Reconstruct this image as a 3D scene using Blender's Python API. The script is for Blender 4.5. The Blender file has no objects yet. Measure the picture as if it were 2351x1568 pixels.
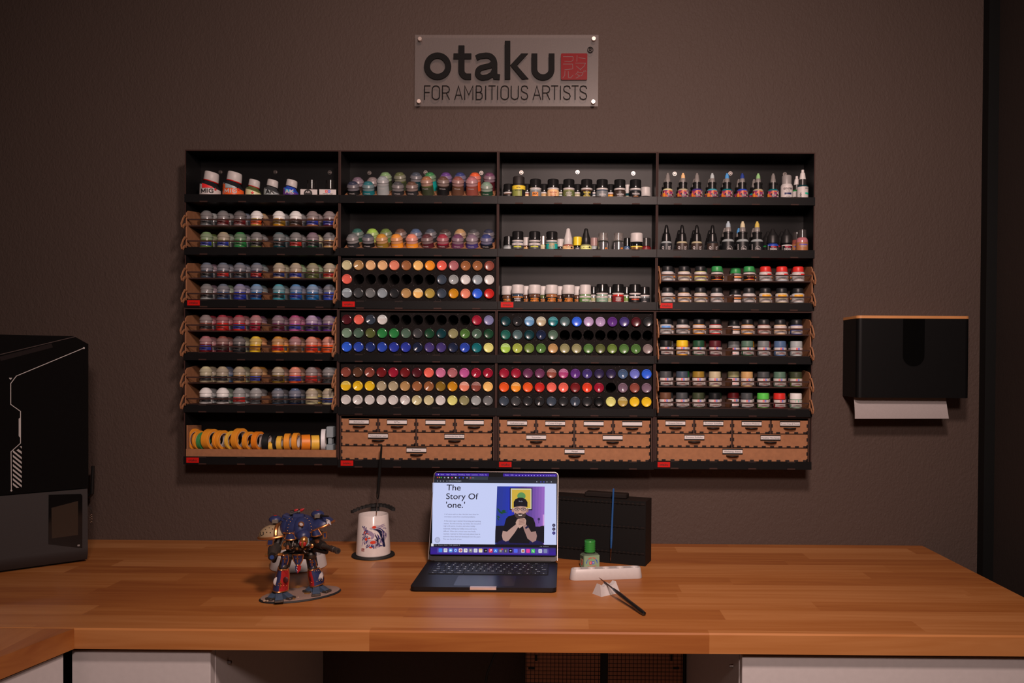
import bpy, math, random
from mathutils import Matrix, Vector
random.seed(7)
PI = math.pi
S = bpy.context.scene
COL = S.collection

# ---------------------------------------------------------------- camera
F, CX, CY, EYE = 1835.2, 1281.3, 853.7, 1.2512
RX, RY, RZ, DIST = -0.01152, -0.00606, 0.00558, 2.17376
ROT = Matrix.Rotation(RZ, 3, 'Z') @ Matrix.Rotation(RX, 3, 'X') @ Matrix.Rotation(RY, 3, 'Y')
CAMPOS = Vector((0, -DIST, EYE))
cd = bpy.data.cameras.new('camera'); cam = bpy.data.objects.new('camera', cd); COL.objects.link(cam)
cd.sensor_fit = 'HORIZONTAL'; cd.sensor_width = 36.0; cd.lens = F * 36 / 2351
cd.shift_x = -(CX - 1175.5) / 2351; cd.shift_y = (CY - 784) / 2351; cd.clip_start = 0.05
cam.matrix_world = Matrix.Translation(CAMPOS) @ (ROT @ Matrix.Rotation(PI / 2, 3, 'X')).to_4x4()
S.camera = cam
def ray(u, v): return ROT @ Vector(((u - CX) / F, 1, -(v - CY) / F))
def atY(u, v, y):
    d = ray(u, v); return CAMPOS + d * ((y + DIST) / d.y)
def atZ(u, v, z):
    d = ray(u, v); return CAMPOS + d * ((z - EYE) / d.z)

# ---------------------------------------------------------------- world, lamps, exposure
w = bpy.data.worlds.new('room_air'); S.world = w; w.use_nodes = True
bg = w.node_tree.nodes['Background']; bg.inputs[0].default_value = (0.9, 0.75, 0.72, 1); bg.inputs[1].default_value = 0.020
def lamp(name, loc, target, power, size, color, spread=PI):
    l = bpy.data.lights.new(name, 'AREA'); l.shape = 'DISK'; l.size = size; l.energy = power; l.color = color; l.spread = spread
    o = bpy.data.objects.new(name, l); COL.objects.link(o); o.location = loc
    o.rotation_euler = (Vector(target) - Vector(loc)).to_track_quat('-Z', 'Y').to_euler()
    return o
WARM = (1.0, 0.74, 0.66)
lamp('ceiling_lamp', (0.20, -1.80, 2.24), (0.02, 0.0, 1.12), 13.0, 0.22, WARM, math.radians(115))
lamp('room_lamp', (0.20, -2.80, 2.06), (0.0, 0.0, 1.22), 9.5, 0.26, WARM, math.radians(95))
vs = S.view_settings; vs.view_transform = 'Standard'; vs.look = 'None'; vs.exposure = 0.0; vs.gamma = 1.0; vs.use_curve_mapping = False

# ---------------------------------------------------------------- colour + materials
def lin(c): return tuple(((x / 255) / 12.92 if x / 255 <= .04045 else ((x / 255 + .055) / 1.055) ** 2.4) for x in c)
WREF = lin((196, 170, 163))
def ob(c, k=1.0):                    # colour of a thing judged against white paper in the same light
    l = [.82 * k * a / b for a, b in zip(lin(c), WREF)]; m = max(l); f = .80 / m if m > .80 else 1.0
    return tuple(max(.004, x * f) for x in l)
MATS = {}
def nodes(name):
    m = bpy.data.materials.new(name); m.use_nodes = True
    nt = m.node_tree; return m, nt, nt.nodes['Principled BSDF']
def setin(b, **k):
    for a, v in k.items():
        n = a.replace('_', ' ')
        if n in b.inputs: b.inputs[n].default_value = v
def M(name, rgb=(.5, .5, .5), rough=.5, metal=0., spec=.5, coat=0., trans=0., bump=0., bscale=400., var=0., alpha=1., vscale=None, ior=1.45):
    if name in MATS: return MATS[name]
    m, nt, b = nodes(name)
    b.inputs['Base Color'].default_value = (*rgb, 1)
    setin(b, Roughness=rough, Metallic=metal, Coat_Weight=coat, Transmission_Weight=trans, Alpha=alpha, IOR=ior)
    b.inputs['Specular IOR Level'].default_value = spec
    tc = nt.nodes.new('ShaderNodeTexCoord'); nz = nt.nodes.new('ShaderNodeTexNoise'); nz.inputs['Scale'].default_value = vscale or bscale * .3
    nt.links.new(tc.outputs['Object'], nz.inputs['Vector'])
    v = var or .06
    mx = nt.nodes.new('ShaderNodeMixRGB'); mx.blend_type = 'MIX'
    mx.inputs[1].default_value = (*[c * (1 - v) for c in rgb], 1); mx.inputs[2].default_value = (*[min(1, c * (1 + v)) for c in rgb], 1)
    nt.links.new(nz.outputs[0], mx.inputs[0]); nt.links.new(mx.outputs[0], b.inputs['Base Color'])
    if bump:
        n2 = nt.nodes.new('ShaderNodeTexNoise'); n2.inputs['Scale'].default_value = bscale
        bp = nt.nodes.new('ShaderNodeBump'); bp.inputs['Strength'].default_value = bump; bp.inputs['Distance'].default_value = .001
        nt.links.new(tc.outputs['Object'], n2.inputs['Vector']); nt.links.new(n2.outputs[0], bp.inputs['Height']); nt.links.new(bp.outputs[0], b.inputs['Normal'])
    MATS[name] = m; return m
def EM(c, k=1.0):
    key = 'screen_%d_%d_%d' % tuple(int(x) for x in c)
    if key in MATS: return MATS[key]
    m, nt, b = nodes(key); l = lin(c)
    b.inputs['Base Color'].default_value = (.01, .01, .01, 1); b.inputs['Roughness'].default_value = .12; b.inputs['Specular IOR Level'].default_value = .04
    b.inputs['Emission Color'].default_value = (*l, 1); b.inputs['Emission Strength'].default_value = k
    MATS[key] = m; return m
def two(name, c1, c2, zt):           # bottle base with paint settled below a level
    if name in MATS: return MATS[name]
    m, nt, b = nodes(name); setin(b, Roughness=.22); b.inputs['Coat Weight'].default_value = .3
    tc = nt.nodes.new('ShaderNodeTexCoord'); sp = nt.nodes.new('ShaderNodeSeparateXYZ'); nz = nt.nodes.new('ShaderNodeTexNoise'); nz.inputs['Scale'].default_value = 120
    ad = nt.nodes.new('ShaderNodeMath'); ad.operation = 'MULTIPLY_ADD'; ad.inputs[1].default_value = .004
    gt = nt.nodes.new('ShaderNodeMath'); gt.operation = 'GREATER_THAN'; gt.inputs[1].default_value = zt + .002
    mx = nt.nodes.new('ShaderNodeMixRGB'); mx.inputs[1].default_value = (*c1, 1); mx.inputs[2].default_value = (*c2, 1)
    L = nt.links.new
    L(tc.outputs['Object'], sp.inputs[0]); L(tc.outputs['Object'], nz.inputs['Vector']); L(nz.outputs[0], ad.inputs[0]); L(sp.outputs['Z'], ad.inputs[2])
    L(ad.outputs[0], gt.inputs[0]); L(gt.outputs[0], mx.inputs[0]); L(mx.outputs[0], b.inputs['Base Color'])
    MATS[name] = m; return m

PAL = {  # observed sRGB
 'white': (205,180,172), 'cream': (200,172,130), 'beige': (172,142,112), 'pale grey': (150,138,134), 'grey': (108,98,96), 'dark grey': (62,56,56),
 'charcoal': (38,34,35), 'black': (18,16,17), 'slate': (58,60,70), 'steel blue': (70,82,108), 'navy': (30,34,56), 'dark blue': (34,44,96), 'blue': (44,64,150),
 'royal blue': (44,52,140), 'bright blue': (48,86,190), 'light blue': (96,128,160), 'sky blue': (66,110,150), 'cyan': (60,130,140), 'azure': (36,92,140),
 'periwinkle': (104,100,170), 'lavender': (120,108,140), 'lilac': (170,130,160), 'purple': (92,44,110), 'violet': (66,48,100), 'dark violet': (44,32,62), 'plum': (100,44,72), 'mauve': (116,84,96),
 'magenta': (160,50,96), 'pink': (196,100,130), 'hot pink': (180,76,126), 'rose': (168,90,92), 'salmon': (220,118,92), 'coral': (226,92,76), 'red': (190,34,28), 'bright red': (216,58,34), 'orange red': (222,76,28),
 'crimson': (150,24,44), 'dark red': (110,24,26), 'maroon': (78,22,28), 'brick': (134,62,50), 'brown': (92,54,38), 'dark brown': (52,34,28), 'copper': (150,86,52), 'tan': (176,124,78), 'peach': (222,158,110), 'pale orange': (236,168,96),
 'orange': (232,130,36), 'amber': (196,120,24), 'ochre': (132,92,30), 'yellow': (232,172,34), 'pale yellow': (214,190,110), 'gold': (170,130,60), 'khaki': (140,122,84), 'olive': (86,84,44), 'dark olive': (52,52,34),
 'olive green': (98,110,46), 'lime': (156,176,66), 'yellow green': (160,156,66), 'green': (44,112,56), 'bright green': (80,160,60), 'moss green': (78,104,50), 'dark green': (28,58,38), 'grey green': (78,92,76), 'sage': (116,128,106), 'pale green': (120,140,90),
 'teal': (18,92,96), 'dark teal': (16,48,52), 'turquoise': (20,130,120), 'blue green': (30,84,72), 'mint': (90,150,110), 'rose grey': (132,104,100), 'blue grey': (88,90,102), 'grey teal': (74,88,88), 'amber beige': (150,114,76), 'silver': (140,134,136),
}
PAL['clear'] = (150,140,138)
def plast(c, rough=.28, tag='plastic', k=1.0, coat=.0):
    return M(tag + '_' + c.replace(' ', '_'), ob(PAL[c], k), rough, coat=coat)
def capm(c, top=False):              # frosted lid plastic, the paint inside shows through the crown
    if c == 'white': return M('frosted_lid_white', ob(PAL[c], .95), .36)
    a = ob(PAL[c], .72); g = (.25, .23, .23); m = .12 if top else .50
    return M(('lid_crown_' if top else 'frosted_lid_') + c.replace(' ', '_'), tuple(x * (1 - m) + y * m for x, y in zip(a, g)), .34)

BLACKBOARD = M('black_melamine', (.0075, .0075, .008), .38, spec=.16, bump=.12, bscale=900)
EDGE = M('burnt_board_edge', (.030, .0095, .006), .75)
DARKMDF = M('dark_stained_board', (.042, .017, .010), .6)
MDF = M('raw_fibreboard', (.30, .135, .062), .75, bump=.15, bscale=1500, var=.22, vscale=90)
MDFD = M('raw_fibreboard_cut', (.20, .080, .036), .8, var=.15)
JOINT = M('laser_cut_joint', (.012, .006, .005), .8)
BLK = M('black_plastic', (.010, .010, .010), .38)
BLKM = M('matt_black_plastic', (.010, .010, .011), .62)
CHROME = M('polished_steel', (.26, .235, .225), .36, 1.0)
WHITEP = M('white_plastic', (.72, .70, .69), .42)
PAPER = M('white_paper', (.62, .60, .60), .8)
INK = M('black_ink', (.006, .006, .006), .6)
WINK = M('white_ink', (.55, .52, .52), .6)
REDM = M('red_acrylic', (.50, .010, .008), .5, spec=.15)

# ---------------------------------------------------------------- mesh builder
TXT = {}
def textmesh(s, off=0.0, res=2):
    k = (s, off, res)
    if k in TXT: return TXT[k]
    cu = bpy.data.curves.new('t', 'FONT'); cu.body = s; cu.size = 1.0; cu.resolution_u = res; cu.offset = off
    o = bpy.data.objects.new('t', cu); COL.objects.link(o)
    dg = bpy.context.evaluated_depsgraph_get()
    me = bpy.data.meshes.new_from_object(o.evaluated_get(dg))
    vs_ = [(v.co.x, v.co.y) for v in me.vertices]; fs = [tuple(p.vertices) for p in me.polygons]
    bpy.data.objects.remove(o); bpy.data.curves.remove(cu); bpy.data.meshes.remove(me)
    x0 = min([v[0] for v in vs_] + [0]); x1 = max([v[0] for v in vs_] + [.01])
    TXT[k] = (vs_, fs, x0, x1); return TXT[k]
class MB:
    def __init__(s, T=None): s.v = []; s.f = []; s.mi = []; s.ms = []; s.T = T or Matrix()
    def add(s, vs_, fs, mat):
        if mat not in s.ms: s.ms.append(mat)
        k = s.ms.index(mat); n = len(s.v)
        for p in vs_: s.v.append(tuple(s.T @ Vector(p)))
        for f in fs: s.f.append(tuple(i + n for i in f)); s.mi.append(k)
        return s
    def box(s, x0, x1, y0, y1, z0, z1, mat, front=None):
        if x0 > x1: x0, x1 = x1, x0
        vs_ = [(x0,y0,z0),(x1,y0,z0),(x1,y1,z0),(x0,y1,z0),(x0,y0,z1),(x1,y0,z1),(x1,y1,z1),(x0,y1,z1)]
        fs = [(3,2,1,0),(4,5,6,7),(1,2,6,5),(2,3,7,6),(3,0,4,7)]
        s.add(vs_, fs, mat); s.add(vs_, [(0,1,5,4)], front or mat); return s
    def cbox(s, x0, x1, y0, y1, z0, z1, c, mat, T=None):   # chamfered box
        vs_ = []; fs = []
        a, b, d = (x1-x0)/2, (y1-y0)/2, (z1-z0)/2; cx, cy, cz = (x0+x1)/2, (y0+y1)/2, (z0+z1)/2
        c = min(c, a*.95, b*.95, d*.95)
        ix = {}
        for sx in (-1,1):
            for sy in (-1,1):
                for sz in (-1,1):
                    for ax in range(3):
                        p = [sx*(a-c), sy*(b-c), sz*(d-c)]
                        p[ax] = [sx*a, sy*b, sz*d][ax]
                        ix[(sx,sy,sz,ax)] = len(vs_); vs_.append((p[0]+cx, p[1]+cy, p[2]+cz))
        def q(l): fs.append(tuple(ix[k] for k in l))
        for t in (-1,1):
            for (a_, fn) in ((0, lambda i,j:(t,i,j,0)), (1, lambda i,j:(i,t,j,1)), (2, lambda i,j:(i,j,t,2))):
                l = [fn(-1,-1), fn(1,-1), fn(1,1), fn(-1,1)]
                if (t > 0) == (a_ == 1): l.reverse()
                q(l)
        for i in (-1,1):
            for j in (-1,1):
                l = [(i,j,-1,0),(i,j,1,0),(i,j,1,1),(i,j,-1,1)]
                if i*j > 0: l.reverse()
                l.reverse(); q(l)
                l = [(i,-1,j,0),(i,1,j,0),(i,1,j,2),(i,-1,j,2)]
                if i*j < 0: l.reverse()
                l.reverse(); q(l)
                l = [(-1,i,j,1),(1,i,j,1),(1,i,j,2),(-1,i,j,2)]
                if i*j > 0: l.reverse()
                l.reverse(); q(l)
                for k in (-1,1):
                    pass
        for i in (-1,1):
            for j in (-1,1):
                for k in (-1,1):
                    l = [(i,j,k,0),(i,j,k,1),(i,j,k,2)]
                    if i*j*k < 0: l.reverse()
                    q(l)
        return s.add(vs_, fs, mat)
    def lathe(s, prof, n, mat, T=None):   # prof (r,z[,mat])
        vs_ = []; T = T or Matrix(); rings = []
        for p in prof:
            r, z = p[0], p[1]
            if r < 1e-6: rings.append([len(vs_)]); vs_.append(T @ Vector((0,0,z)))
            else:
                rings.append(list(range(len(vs_), len(vs_)+n)))
                for i in range(n):
                    a = 2*PI*i/n; vs_.append(T @ Vector((r*math.cos(a), r*math.sin(a), z)))
        base = len(s.v)
        for p in vs_: s.v.append(tuple(s.T @ p))
        for k in range(len(prof)-1):
            a, b = rings[k], rings[k+1]; m = prof[k+1][2] if len(prof[k+1]) > 2 else mat
            if m not in s.ms: s.ms.append(m)
            mk = s.ms.index(m)
            for i in range(n):
                j = (i+1) % n
                if len(a) == 1 and len(b) == 1: continue
                if len(a) == 1: f = (a[0], b[j], b[i])
                elif len(b) == 1: f = (a[i], a[j], b[0])
                else: f = (a[i], a[j], b[j], b[i])
                s.f.append(tuple(base+q for q in f)); s.mi.append(mk)
        return s
    def cyl(s, p, q, r0, r1, n, mat):
        return s.tube([p, q], [r0, r1], n, mat)
    def tube(s, pts, rad, n, mat, cap=True):
        pts = [Vector(p) for p in pts]
        if not isinstance(rad, (list, tuple)): rad = [rad]*len(pts)
        vs_ = []; up = None
        for i, p in enumerate(pts):
            t = (pts[min(i+1, len(pts)-1)] - pts[max(i-1, 0)]).normalized()
            if up is None:
                up = Vector((0,0,1)) if abs(t.z) < .9 else Vector((1,0,0))
            a = t.cross(up).normalized(); b = a.cross(t).normalized(); up = b
            for k in range(n):
                th = 2*PI*k/n; vs_.append(p + (a*math.cos(th) + b*math.sin(th))*rad[i])
        fs = []
        for i in range(len(pts)-1):
            for k in range(n):
                j = (k+1) % n; fs.append((i*n+j, i*n+k, (i+1)*n+k, (i+1)*n+j))
        if cap: fs.append(tuple(range(n))); fs.append(tuple(range(len(vs_)-1, len(vs_)-n-1, -1)))
        return s.add(vs_, fs, mat)
    def prism(s, poly, d0, d1, mat, plane='XZ', top=None):   # poly in plane, extruded along the remaining axis
        area = sum(poly[i][0]*poly[(i+1) % len(poly)][1] - poly[(i+1) % len(poly)][0]*poly[i][1] for i in range(len(poly)))
        if area < 0: poly = poly[::-1]
        n = len(poly)
        mp = {'XZ': lambda a, b, d: (a, d, b), 'XY': lambda a, b, d: (a, b, d), 'YZ': lambda a, b, d: (d, a, b)}[plane]
        vs_ = [mp(a, b, d0) for a, b in poly] + [mp(a, b, d1) for a, b in poly]
        f0 = tuple(range(n)); f1 = tuple(range(2*n-1, n-1, -1))
        sd = [(i, n+i, n+(i+1) % n, (i+1) % n) for i in range(n)]
        if plane != 'XZ': f0 = f0[::-1]; f1 = f1[::-1]; sd = [f[::-1] for f in sd]
        s.add(vs_, [f1 if plane == 'XZ' else f0] + sd, mat); s.add(vs_, [f0 if plane == 'XZ' else f1], top or mat); return s
    def ribbon(s, pts, wd, d0, d1, mat, plane='XZ', closed=False):
        n = len(pts); L = []; Rr = []
        for i in range(n):
            if closed: a, b = pts[i-1], pts[(i+1) % n]
            else: a, b = pts[max(i-1,0)], pts[min(i+1,n-1)]
            def un(p, q):
                dx, dy = q[0]-p[0], q[1]-p[1]; l = math.hypot(dx, dy) or 1; return dx/l, dy/l
            t1 = un(a, pts[i]) if (closed or i > 0) else un(pts[i], b); t2 = un(pts[i], b) if (closed or i < n-1) else t1
            tx, ty = t1[0]+t2[0], t1[1]+t2[1]; l = math.hypot(tx, ty) or 1; tx /= l; ty /= l
            c = max(.5, tx*t1[0]+ty*t1[1]); h = wd/2/c
            L.append((pts[i][0]-ty*h, pts[i][1]+tx*h)); Rr.append((pts[i][0]+ty*h, pts[i][1]-tx*h))
        m = n if closed else n-1
        for i in range(m):
            j = (i+1) % n
            s.prism([L[i], Rr[i], Rr[j], L[j]], d0, d1, mat, plane)
        return s
    def text(s, t, size, mat, fn, off=0.0, width=None, align='C', stretch=None):
        vs_, fs, x0, x1 = textmesh(t, off, 8 if size > .0115 else (4 if size > .006 else 2))
        sx = size
        if width: sx = min(size*1.25, width/(x1-x0)) if stretch is None else width/(x1-x0)
        cx = (x0+x1)/2 if align == 'C' else x0
        return s.add([fn((a-cx)*sx, b*size) for a, b in vs_], fs, mat)
    def build(s, name, parent=None, ang=35, loc=None, mesh_only=False):
        me = bpy.data.meshes.new(name)
        me.from_pydata(s.v, [], s.f); me.update()
        for m in s.ms: me.materials.append(m)
        me.polygons.foreach_set('material_index', s.mi); me.polygons.foreach_set('use_smooth', [True]*len(s.f))
        try: me.set_sharp_from_angle(angle=math.radians(ang))
        except Exception: pass
        if mesh_only: return me
        o = bpy.data.objects.new(name, me); COL.objects.link(o)
        if parent: o.parent = parent
        if loc: o.location = loc
        return o
def wrapf(r, z0, a0=0.0, eps=.00025):            # map flat text onto the camera-facing side of a cylinder
    return lambda x, y: ((r+eps)*math.sin(a0 + x/r), -(r+eps)*math.cos(a0 + x/r), z0 + y)
def band(b, r, z0, z1, mat, a0=-1.3, a1=1.3, n=16, r1=None, eps=.0002):
    vs_ = []; fs = []
    for i in range(n+1):
        a = a0+(a1-a0)*i/n
        for z, rr in ((z0, r), (z1, r1 or r)): vs_.append(((rr+eps)*math.sin(a), -(rr+eps)*math.cos(a), z))
    for i in range(n): fs.append((2*i, 2*i+2, 2*i+3, 2*i+1))
    b.add(vs_, fs, mat)
def tag(o, label, cat, group=None, kind=None):
    if kind: o['kind'] = kind
    if kind != 'structure':
        o['label'] = label; o['category'] = cat
    if group: o['group'] = group
    return o
def thing(name, label, cat, loc=(0,0,0), rot=(0,0,0), group=None):
    o = bpy.data.objects.new(name, None); COL.objects.link(o); o.empty_display_size = .02
    o.location = loc; o.rotation_euler = rot; return tag(o, label, cat, group)
def link(me, name, parent, loc=(0,0,0)):
    o = bpy.data.objects.new(name, me); COL.objects.link(o); o.parent = parent; o.location = loc; return o
ORD = ['first','second','third','fourth','fifth','sixth','seventh','eighth','ninth','tenth','eleventh','twelfth','thirteenth','fourteenth','fifteenth','sixteenth','seventeenth']
CACHE = {}
def cached(key, fn):
    if key not in CACHE: CACHE[key] = fn()
    return CACHE[key]

# ================================================================ ROOM
DESK = EYE - .49118
def wallmat(name, col, strength):
    m, nt, b = nodes(name); setin(b, Roughness=.62); L = nt.links.new
    b.inputs['Specular IOR Level'].default_value = .15
    tc = nt.nodes.new('ShaderNodeTexCoord'); mp = nt.nodes.new('ShaderNodeMapping'); mp.inputs['Rotation'].default_value = (0, .5, 0); mp.inputs['Scale'].default_value = (1, 1, .62)
    n1 = nt.nodes.new('ShaderNodeTexNoise'); n1.inputs['Scale'].default_value = 165; n1.inputs['Detail'].default_value = 3; n1.inputs['Distortion'].default_value = .6
    n2 = nt.nodes.new('ShaderNodeTexNoise'); n2.inputs['Scale'].default_value = 52; n2.inputs['Detail'].default_value = 2
    ad = nt.nodes.new('ShaderNodeMath'); ad.operation = 'MULTIPLY_ADD'; ad.inputs[1].default_value = .6
    bp = nt.nodes.new('ShaderNodeBump'); bp.inputs['Strength'].default_value = strength; bp.inputs['Distance'].default_value = .003
    L(tc.outputs['Object'], mp.inputs[0]); L(mp.outputs[0], n1.inputs['Vector']); L(mp.outputs[0], n2.inputs['Vector'])
    L(n2.outputs[0], ad.inputs[0]); L(n1.outputs[0], ad.inputs[2]); L(ad.outputs[0], bp.inputs['Height']); L(bp.outputs[0], b.inputs['Normal'])
    n3 = nt.nodes.new('ShaderNodeTexNoise'); n3.inputs['Scale'].default_value = 1.4; n3.inputs['Detail'].default_value = 4
    mx = nt.nodes.new('ShaderNodeMixRGB'); mx.inputs[1].default_value = (*[c*.90 for c in col], 1); mx.inputs[2].default_value = (*[c*1.1 for c in col], 1)
    L(tc.outputs['Object'], n3.inputs['Vector']); L(n3.outputs[0], mx.inputs[0]); L(mx.outputs[0], b.inputs['Base Color'])
    return m
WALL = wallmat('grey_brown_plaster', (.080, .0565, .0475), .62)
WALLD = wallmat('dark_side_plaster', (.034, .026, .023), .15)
pR = atY(2240, 700, 0)
xw = pR.x
b = MB(); b.box(-3.2, xw+.012, 0, .12, 0, 2.9, WALL); tag(b.build('wall_back'), '', '', kind='structure')
b = MB(); b.box(xw+.0121, xw+.014+.026, -.03, .12, 0, 2.9, M('black_door_trim', (.0045,.005,.005), .55, spec=.25)); tag(b.build('trim_1'), '', '', kind='structure')
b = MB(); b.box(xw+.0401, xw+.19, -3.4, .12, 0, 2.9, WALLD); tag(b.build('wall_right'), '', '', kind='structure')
b = MB(); b.box(-3.2, xw+.0401, -3.4, -.0001, -.1, 0, M('oak_laminate_floor', (.34,.25,.18), .45, var=.2, vscale=3)); tag(b.build('floor'), '', '', kind='structure')

# worktops
def woodmat(name, along='X', seed=0.0):
    m, nt, b = nodes(name); L = nt.links.new; N = nt.nodes.new
    setin(b, Roughness=.42); b.inputs['Specular IOR Level'].default_value = .4
    tc = N('ShaderNodeTexCoord'); sp = N('ShaderNodeSeparateXYZ'); L(tc.outputs['Object'], sp.inputs[0])
    A, B = ('X', 'Y') if along == 'X' else ('Y', 'X')
    def math_(op, a, b_=None, c=None):
        n = N('ShaderNodeMath'); n.operation = op
        for i, v in enumerate((a, b_, c)):
            if v is None: continue
            if isinstance(v, (int, float)): n.inputs[i].default_value = v
            else: L(v, n.inputs[i])
        return n.outputs[0]
    row = math_('FLOOR', math_('DIVIDE', math_('ADD', sp.outputs[B], 5.0+seed), .0605))
    wn = N('ShaderNodeTexWhiteNoise'); wn.noise_dimensions = '1D'; L(row, wn.inputs['W'])
    colv = math_('FLOOR', math_('ADD', math_('DIVIDE', sp.outputs[A], .62), math_('MULTIPLY', wn.outputs[0], 7.0)))
    cb = N('ShaderNodeCombineXYZ'); L(row, cb.inputs[0]); L(colv, cb.inputs[1])
    wn2 = N('ShaderNodeTexWhiteNoise'); wn2.noise_dimensions = '2D'; L(cb.outputs[0], wn2.inputs['Vector'])
    mp = N('ShaderNodeMapping'); mp.inputs['Scale'].default_value = (2.2, 34, 34) if along == 'X' else (34, 2.2, 34)
    va = N('ShaderNodeVectorMath'); va.operation = 'ADD'
    L(tc.outputs['Object'], mp.inputs[0]); L(mp.outputs[0], va.inputs[0]); L(wn2.outputs['Color'], va.inputs[1])
    g = N('ShaderNodeTexNoise'); g.inputs['Scale'].default_value = 1.0; g.inputs['Detail'].default_value = 6; g.inputs['Distortion'].default_value = 1.2
    L(va.outputs[0], g.inputs['Vector'])
    f = math_('ADD', math_('MULTIPLY', wn2.outputs[0], .42), math_('MULTIPLY', g.outputs[0], .68))
    cr = N('ShaderNodeValToRGB'); cr.color_ramp.elements[0].position = .12; cr.color_ramp.elements[0].color = (.245, .064, .014, 1)
    cr.color_ramp.elements[1].position = .95; cr.color_ramp.elements[1].color = (.56, .25, .088, 1)
    e = cr.color_ramp.elements.new(.5); e.color = (.39, .140, .034, 1)
    L(f, cr.inputs[0]); L(cr.outputs[0], b.inputs['Base Color'])
    bp = N('ShaderNodeBump'); bp.inputs['Strength'].default_value = .05; bp.inputs['Distance'].default_value = .001; L(g.outputs[0], bp.inputs['Height']); L(bp.outputs[0], b.inputs['Normal'])
    return m
WOOD = woodmat('oiled_stave_wood'); WOODY = woodmat('oiled_stave_wood_return', 'Y', .3)
xr = .98; dd = .7207; TH = .0375
pc = atZ(170, 1443.5, DESK)           # inner corner of the L
pl = atZ(0, 1509, DESK)               # a point further along the return's front edge
b = MB(); y0 = -dd
# top board with a small chamfer on its front edge
ch = .003
poly = [(0, 0), (0, -TH), (-dd, -TH), (-dd, -ch), (-dd+ch, 0)]
b.prism([(p[0]-.002, p[1]) for p in poly], -1.30, xr, WOOD, 'YZ')
b.T = Matrix()
desk = b.build('worktop', loc=(0, 0, DESK)); tag(desk, 'long orange-brown stave wood worktop along the wall under the paint shelves', 'worktop')
dv = Vector((pl.x-pc.x, pl.y-pc.y)).normalized()
b = MB(); e2 = Vector((pc.x, pc.y)) + dv*1.2
ret = [(pc.x-.0008, -dd-.0026), (e2.x, e2.y), (-2.7, e2.y), (-2.7, -dd-.0026)]
b.prism(ret, -TH, 0, WOODY, 'XY')
tag(b.build('worktop_return', loc=(0, 0, DESK)), 'angled stave wood worktop return at the bottom left corner', 'worktop')
b = MB(); b.box(-2.7, -1.3002, -dd-.002, -.002, -TH, 0, WOOD)
tag(b.build('worktop_corner', loc=(0, 0, DESK)), 'corner section of stave wood worktop beneath the black printer', 'worktop')

# base cabinets
LAQ = M('white_lacquer', (.60, .56, .56), .35, bump=.02, bscale=300)
def basecab(name, label, u0, u1, side, yf=-.70):
    zt = DESK-TH-.004; x0 = atY(u0, 1500, yf).x; x1 = atY(u1, 1500, yf).x
    t = thing(name, label, 'cabinet', (x0, 0, 0)); W = x1-x0
    b = MB(); th = .018; inner = yf+.022
    b.box(0, th, inner, -.002, .06, zt, LAQ); b.box(W-th, W, inner, -.002, .06, zt, LAQ); b.box(th, W-th, inner, -.002, .06, .078, LAQ)
    b.box(th, W-th, -.010, -.002, .078, zt, LAQ); b.box(th, W-th, inner, -.012, zt-.018, zt, LAQ)
    b.box(.02, W-.02, inner+.05, -.02, 0, .0598, LAQ)
    b.build('carcass', t)
    b = MB(); gap = .0035
    for k in range(3):
        za = .064+(zt-.068)*k/3; zb = .064+(zt-.068)*(k+1)/3-gap
        d = MB().cbox(.001, W-.001, yf, yf+.0215, za, zb, .0015, LAQ).build('drawer_front', t)
    if side:
        s = 1 if side == 'R' else -1; xs = W if side == 'R' else 0
        MB().cyl((xs-s*.002, yf+.075, zt-.055), (xs+s*.007, yf+.075, zt-.055), .004, .003, 12, CHROME).build('cover_cap', t)
    return t
basecab('drawer_cabinet', 'white drawer cabinet under the worktop left of the dark knee space', 163, 484, 'R')
basecab('drawer_cabinet', 'wide white drawer cabinet under the worktop at bottom right', 1703, 2560, 'L')
b = MB()
nrm = Vector((dv.y, -dv.x));  nrm = nrm if nrm.x < 0 else -nrm
a = Vector((pc.x, pc.y)) + dv*.012 + nrm*.012; c_ = a + dv*.9
b.prism([(a.x, a.y), (c_.x, c_.y), (c_.x-.5, c_.y), (a.x-.5, a.y)], .06, DESK-TH-.006, LAQ, 'XY')
tag(b.build('return_cabinet'), 'white cabinet side under the angled worktop return at far bottom left', 'cabinet')

# black stand with two grid boards under the desk
gx0, gx1 = atY(1207, 1530, -.06).x, atY(1703, 1500, -.70).x-.003
GRIDC = M('brown_grid_board', (.46, .19, .10), .6)
b = MB().box(gx0+.002, gx1, -.055, -.02, 0, DESK-TH-.015, BLKM); tag(b.build('board_stand'), 'black panel behind the brown grid boards below the worktop', 'panel')
for k, (ua, ub) in enumerate(((1207, 1378), (1396, 1567))):
    xa, xb = atY(ua, 1530, -.06).x, atY(ub, 1530, -.06).x; zt = DESK-TH-.010
    b = MB().box(xa, xb, -.062, -.0552, .2, zt, GRIDC); n = int((xb-xa)/.0106)
    for i in range(n+1):
        x = xa+.003+i*.0106
        if x < xb-.001: b.box(x-.0006, x+.0006, -.0624, -.062, .2, zt, INK)
    for j in range(45):
        z = zt-.004-j*.0106; b.box(xa, xb, -.0624, -.0620, z-.0006, z+.0006, INK)
    Q = lambda u, v: atY(u, v, -.0626)
    for (ua_, va_, ub_, vb_) in (((1228.6, 1503, 1233.7, 1517), (1213, 1531.8, 1227, 1537)) if k == 0 else ((1539, 1503, 1544, 1517), (1545, 1531.5, 1559, 1536.5))):
        qa, qb = Q(ua_, va_), Q(ub_, vb_); b.box(qa.x, qb.x, -.0629, -.0621, qb.z, qa.z, INK)
    tag(b.build('grid_board'), ('left' if k == 0 else 'right')+' one of two brown boards with black grid beneath the worktop', 'board', 'brown grid boards under the worktop')
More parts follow.
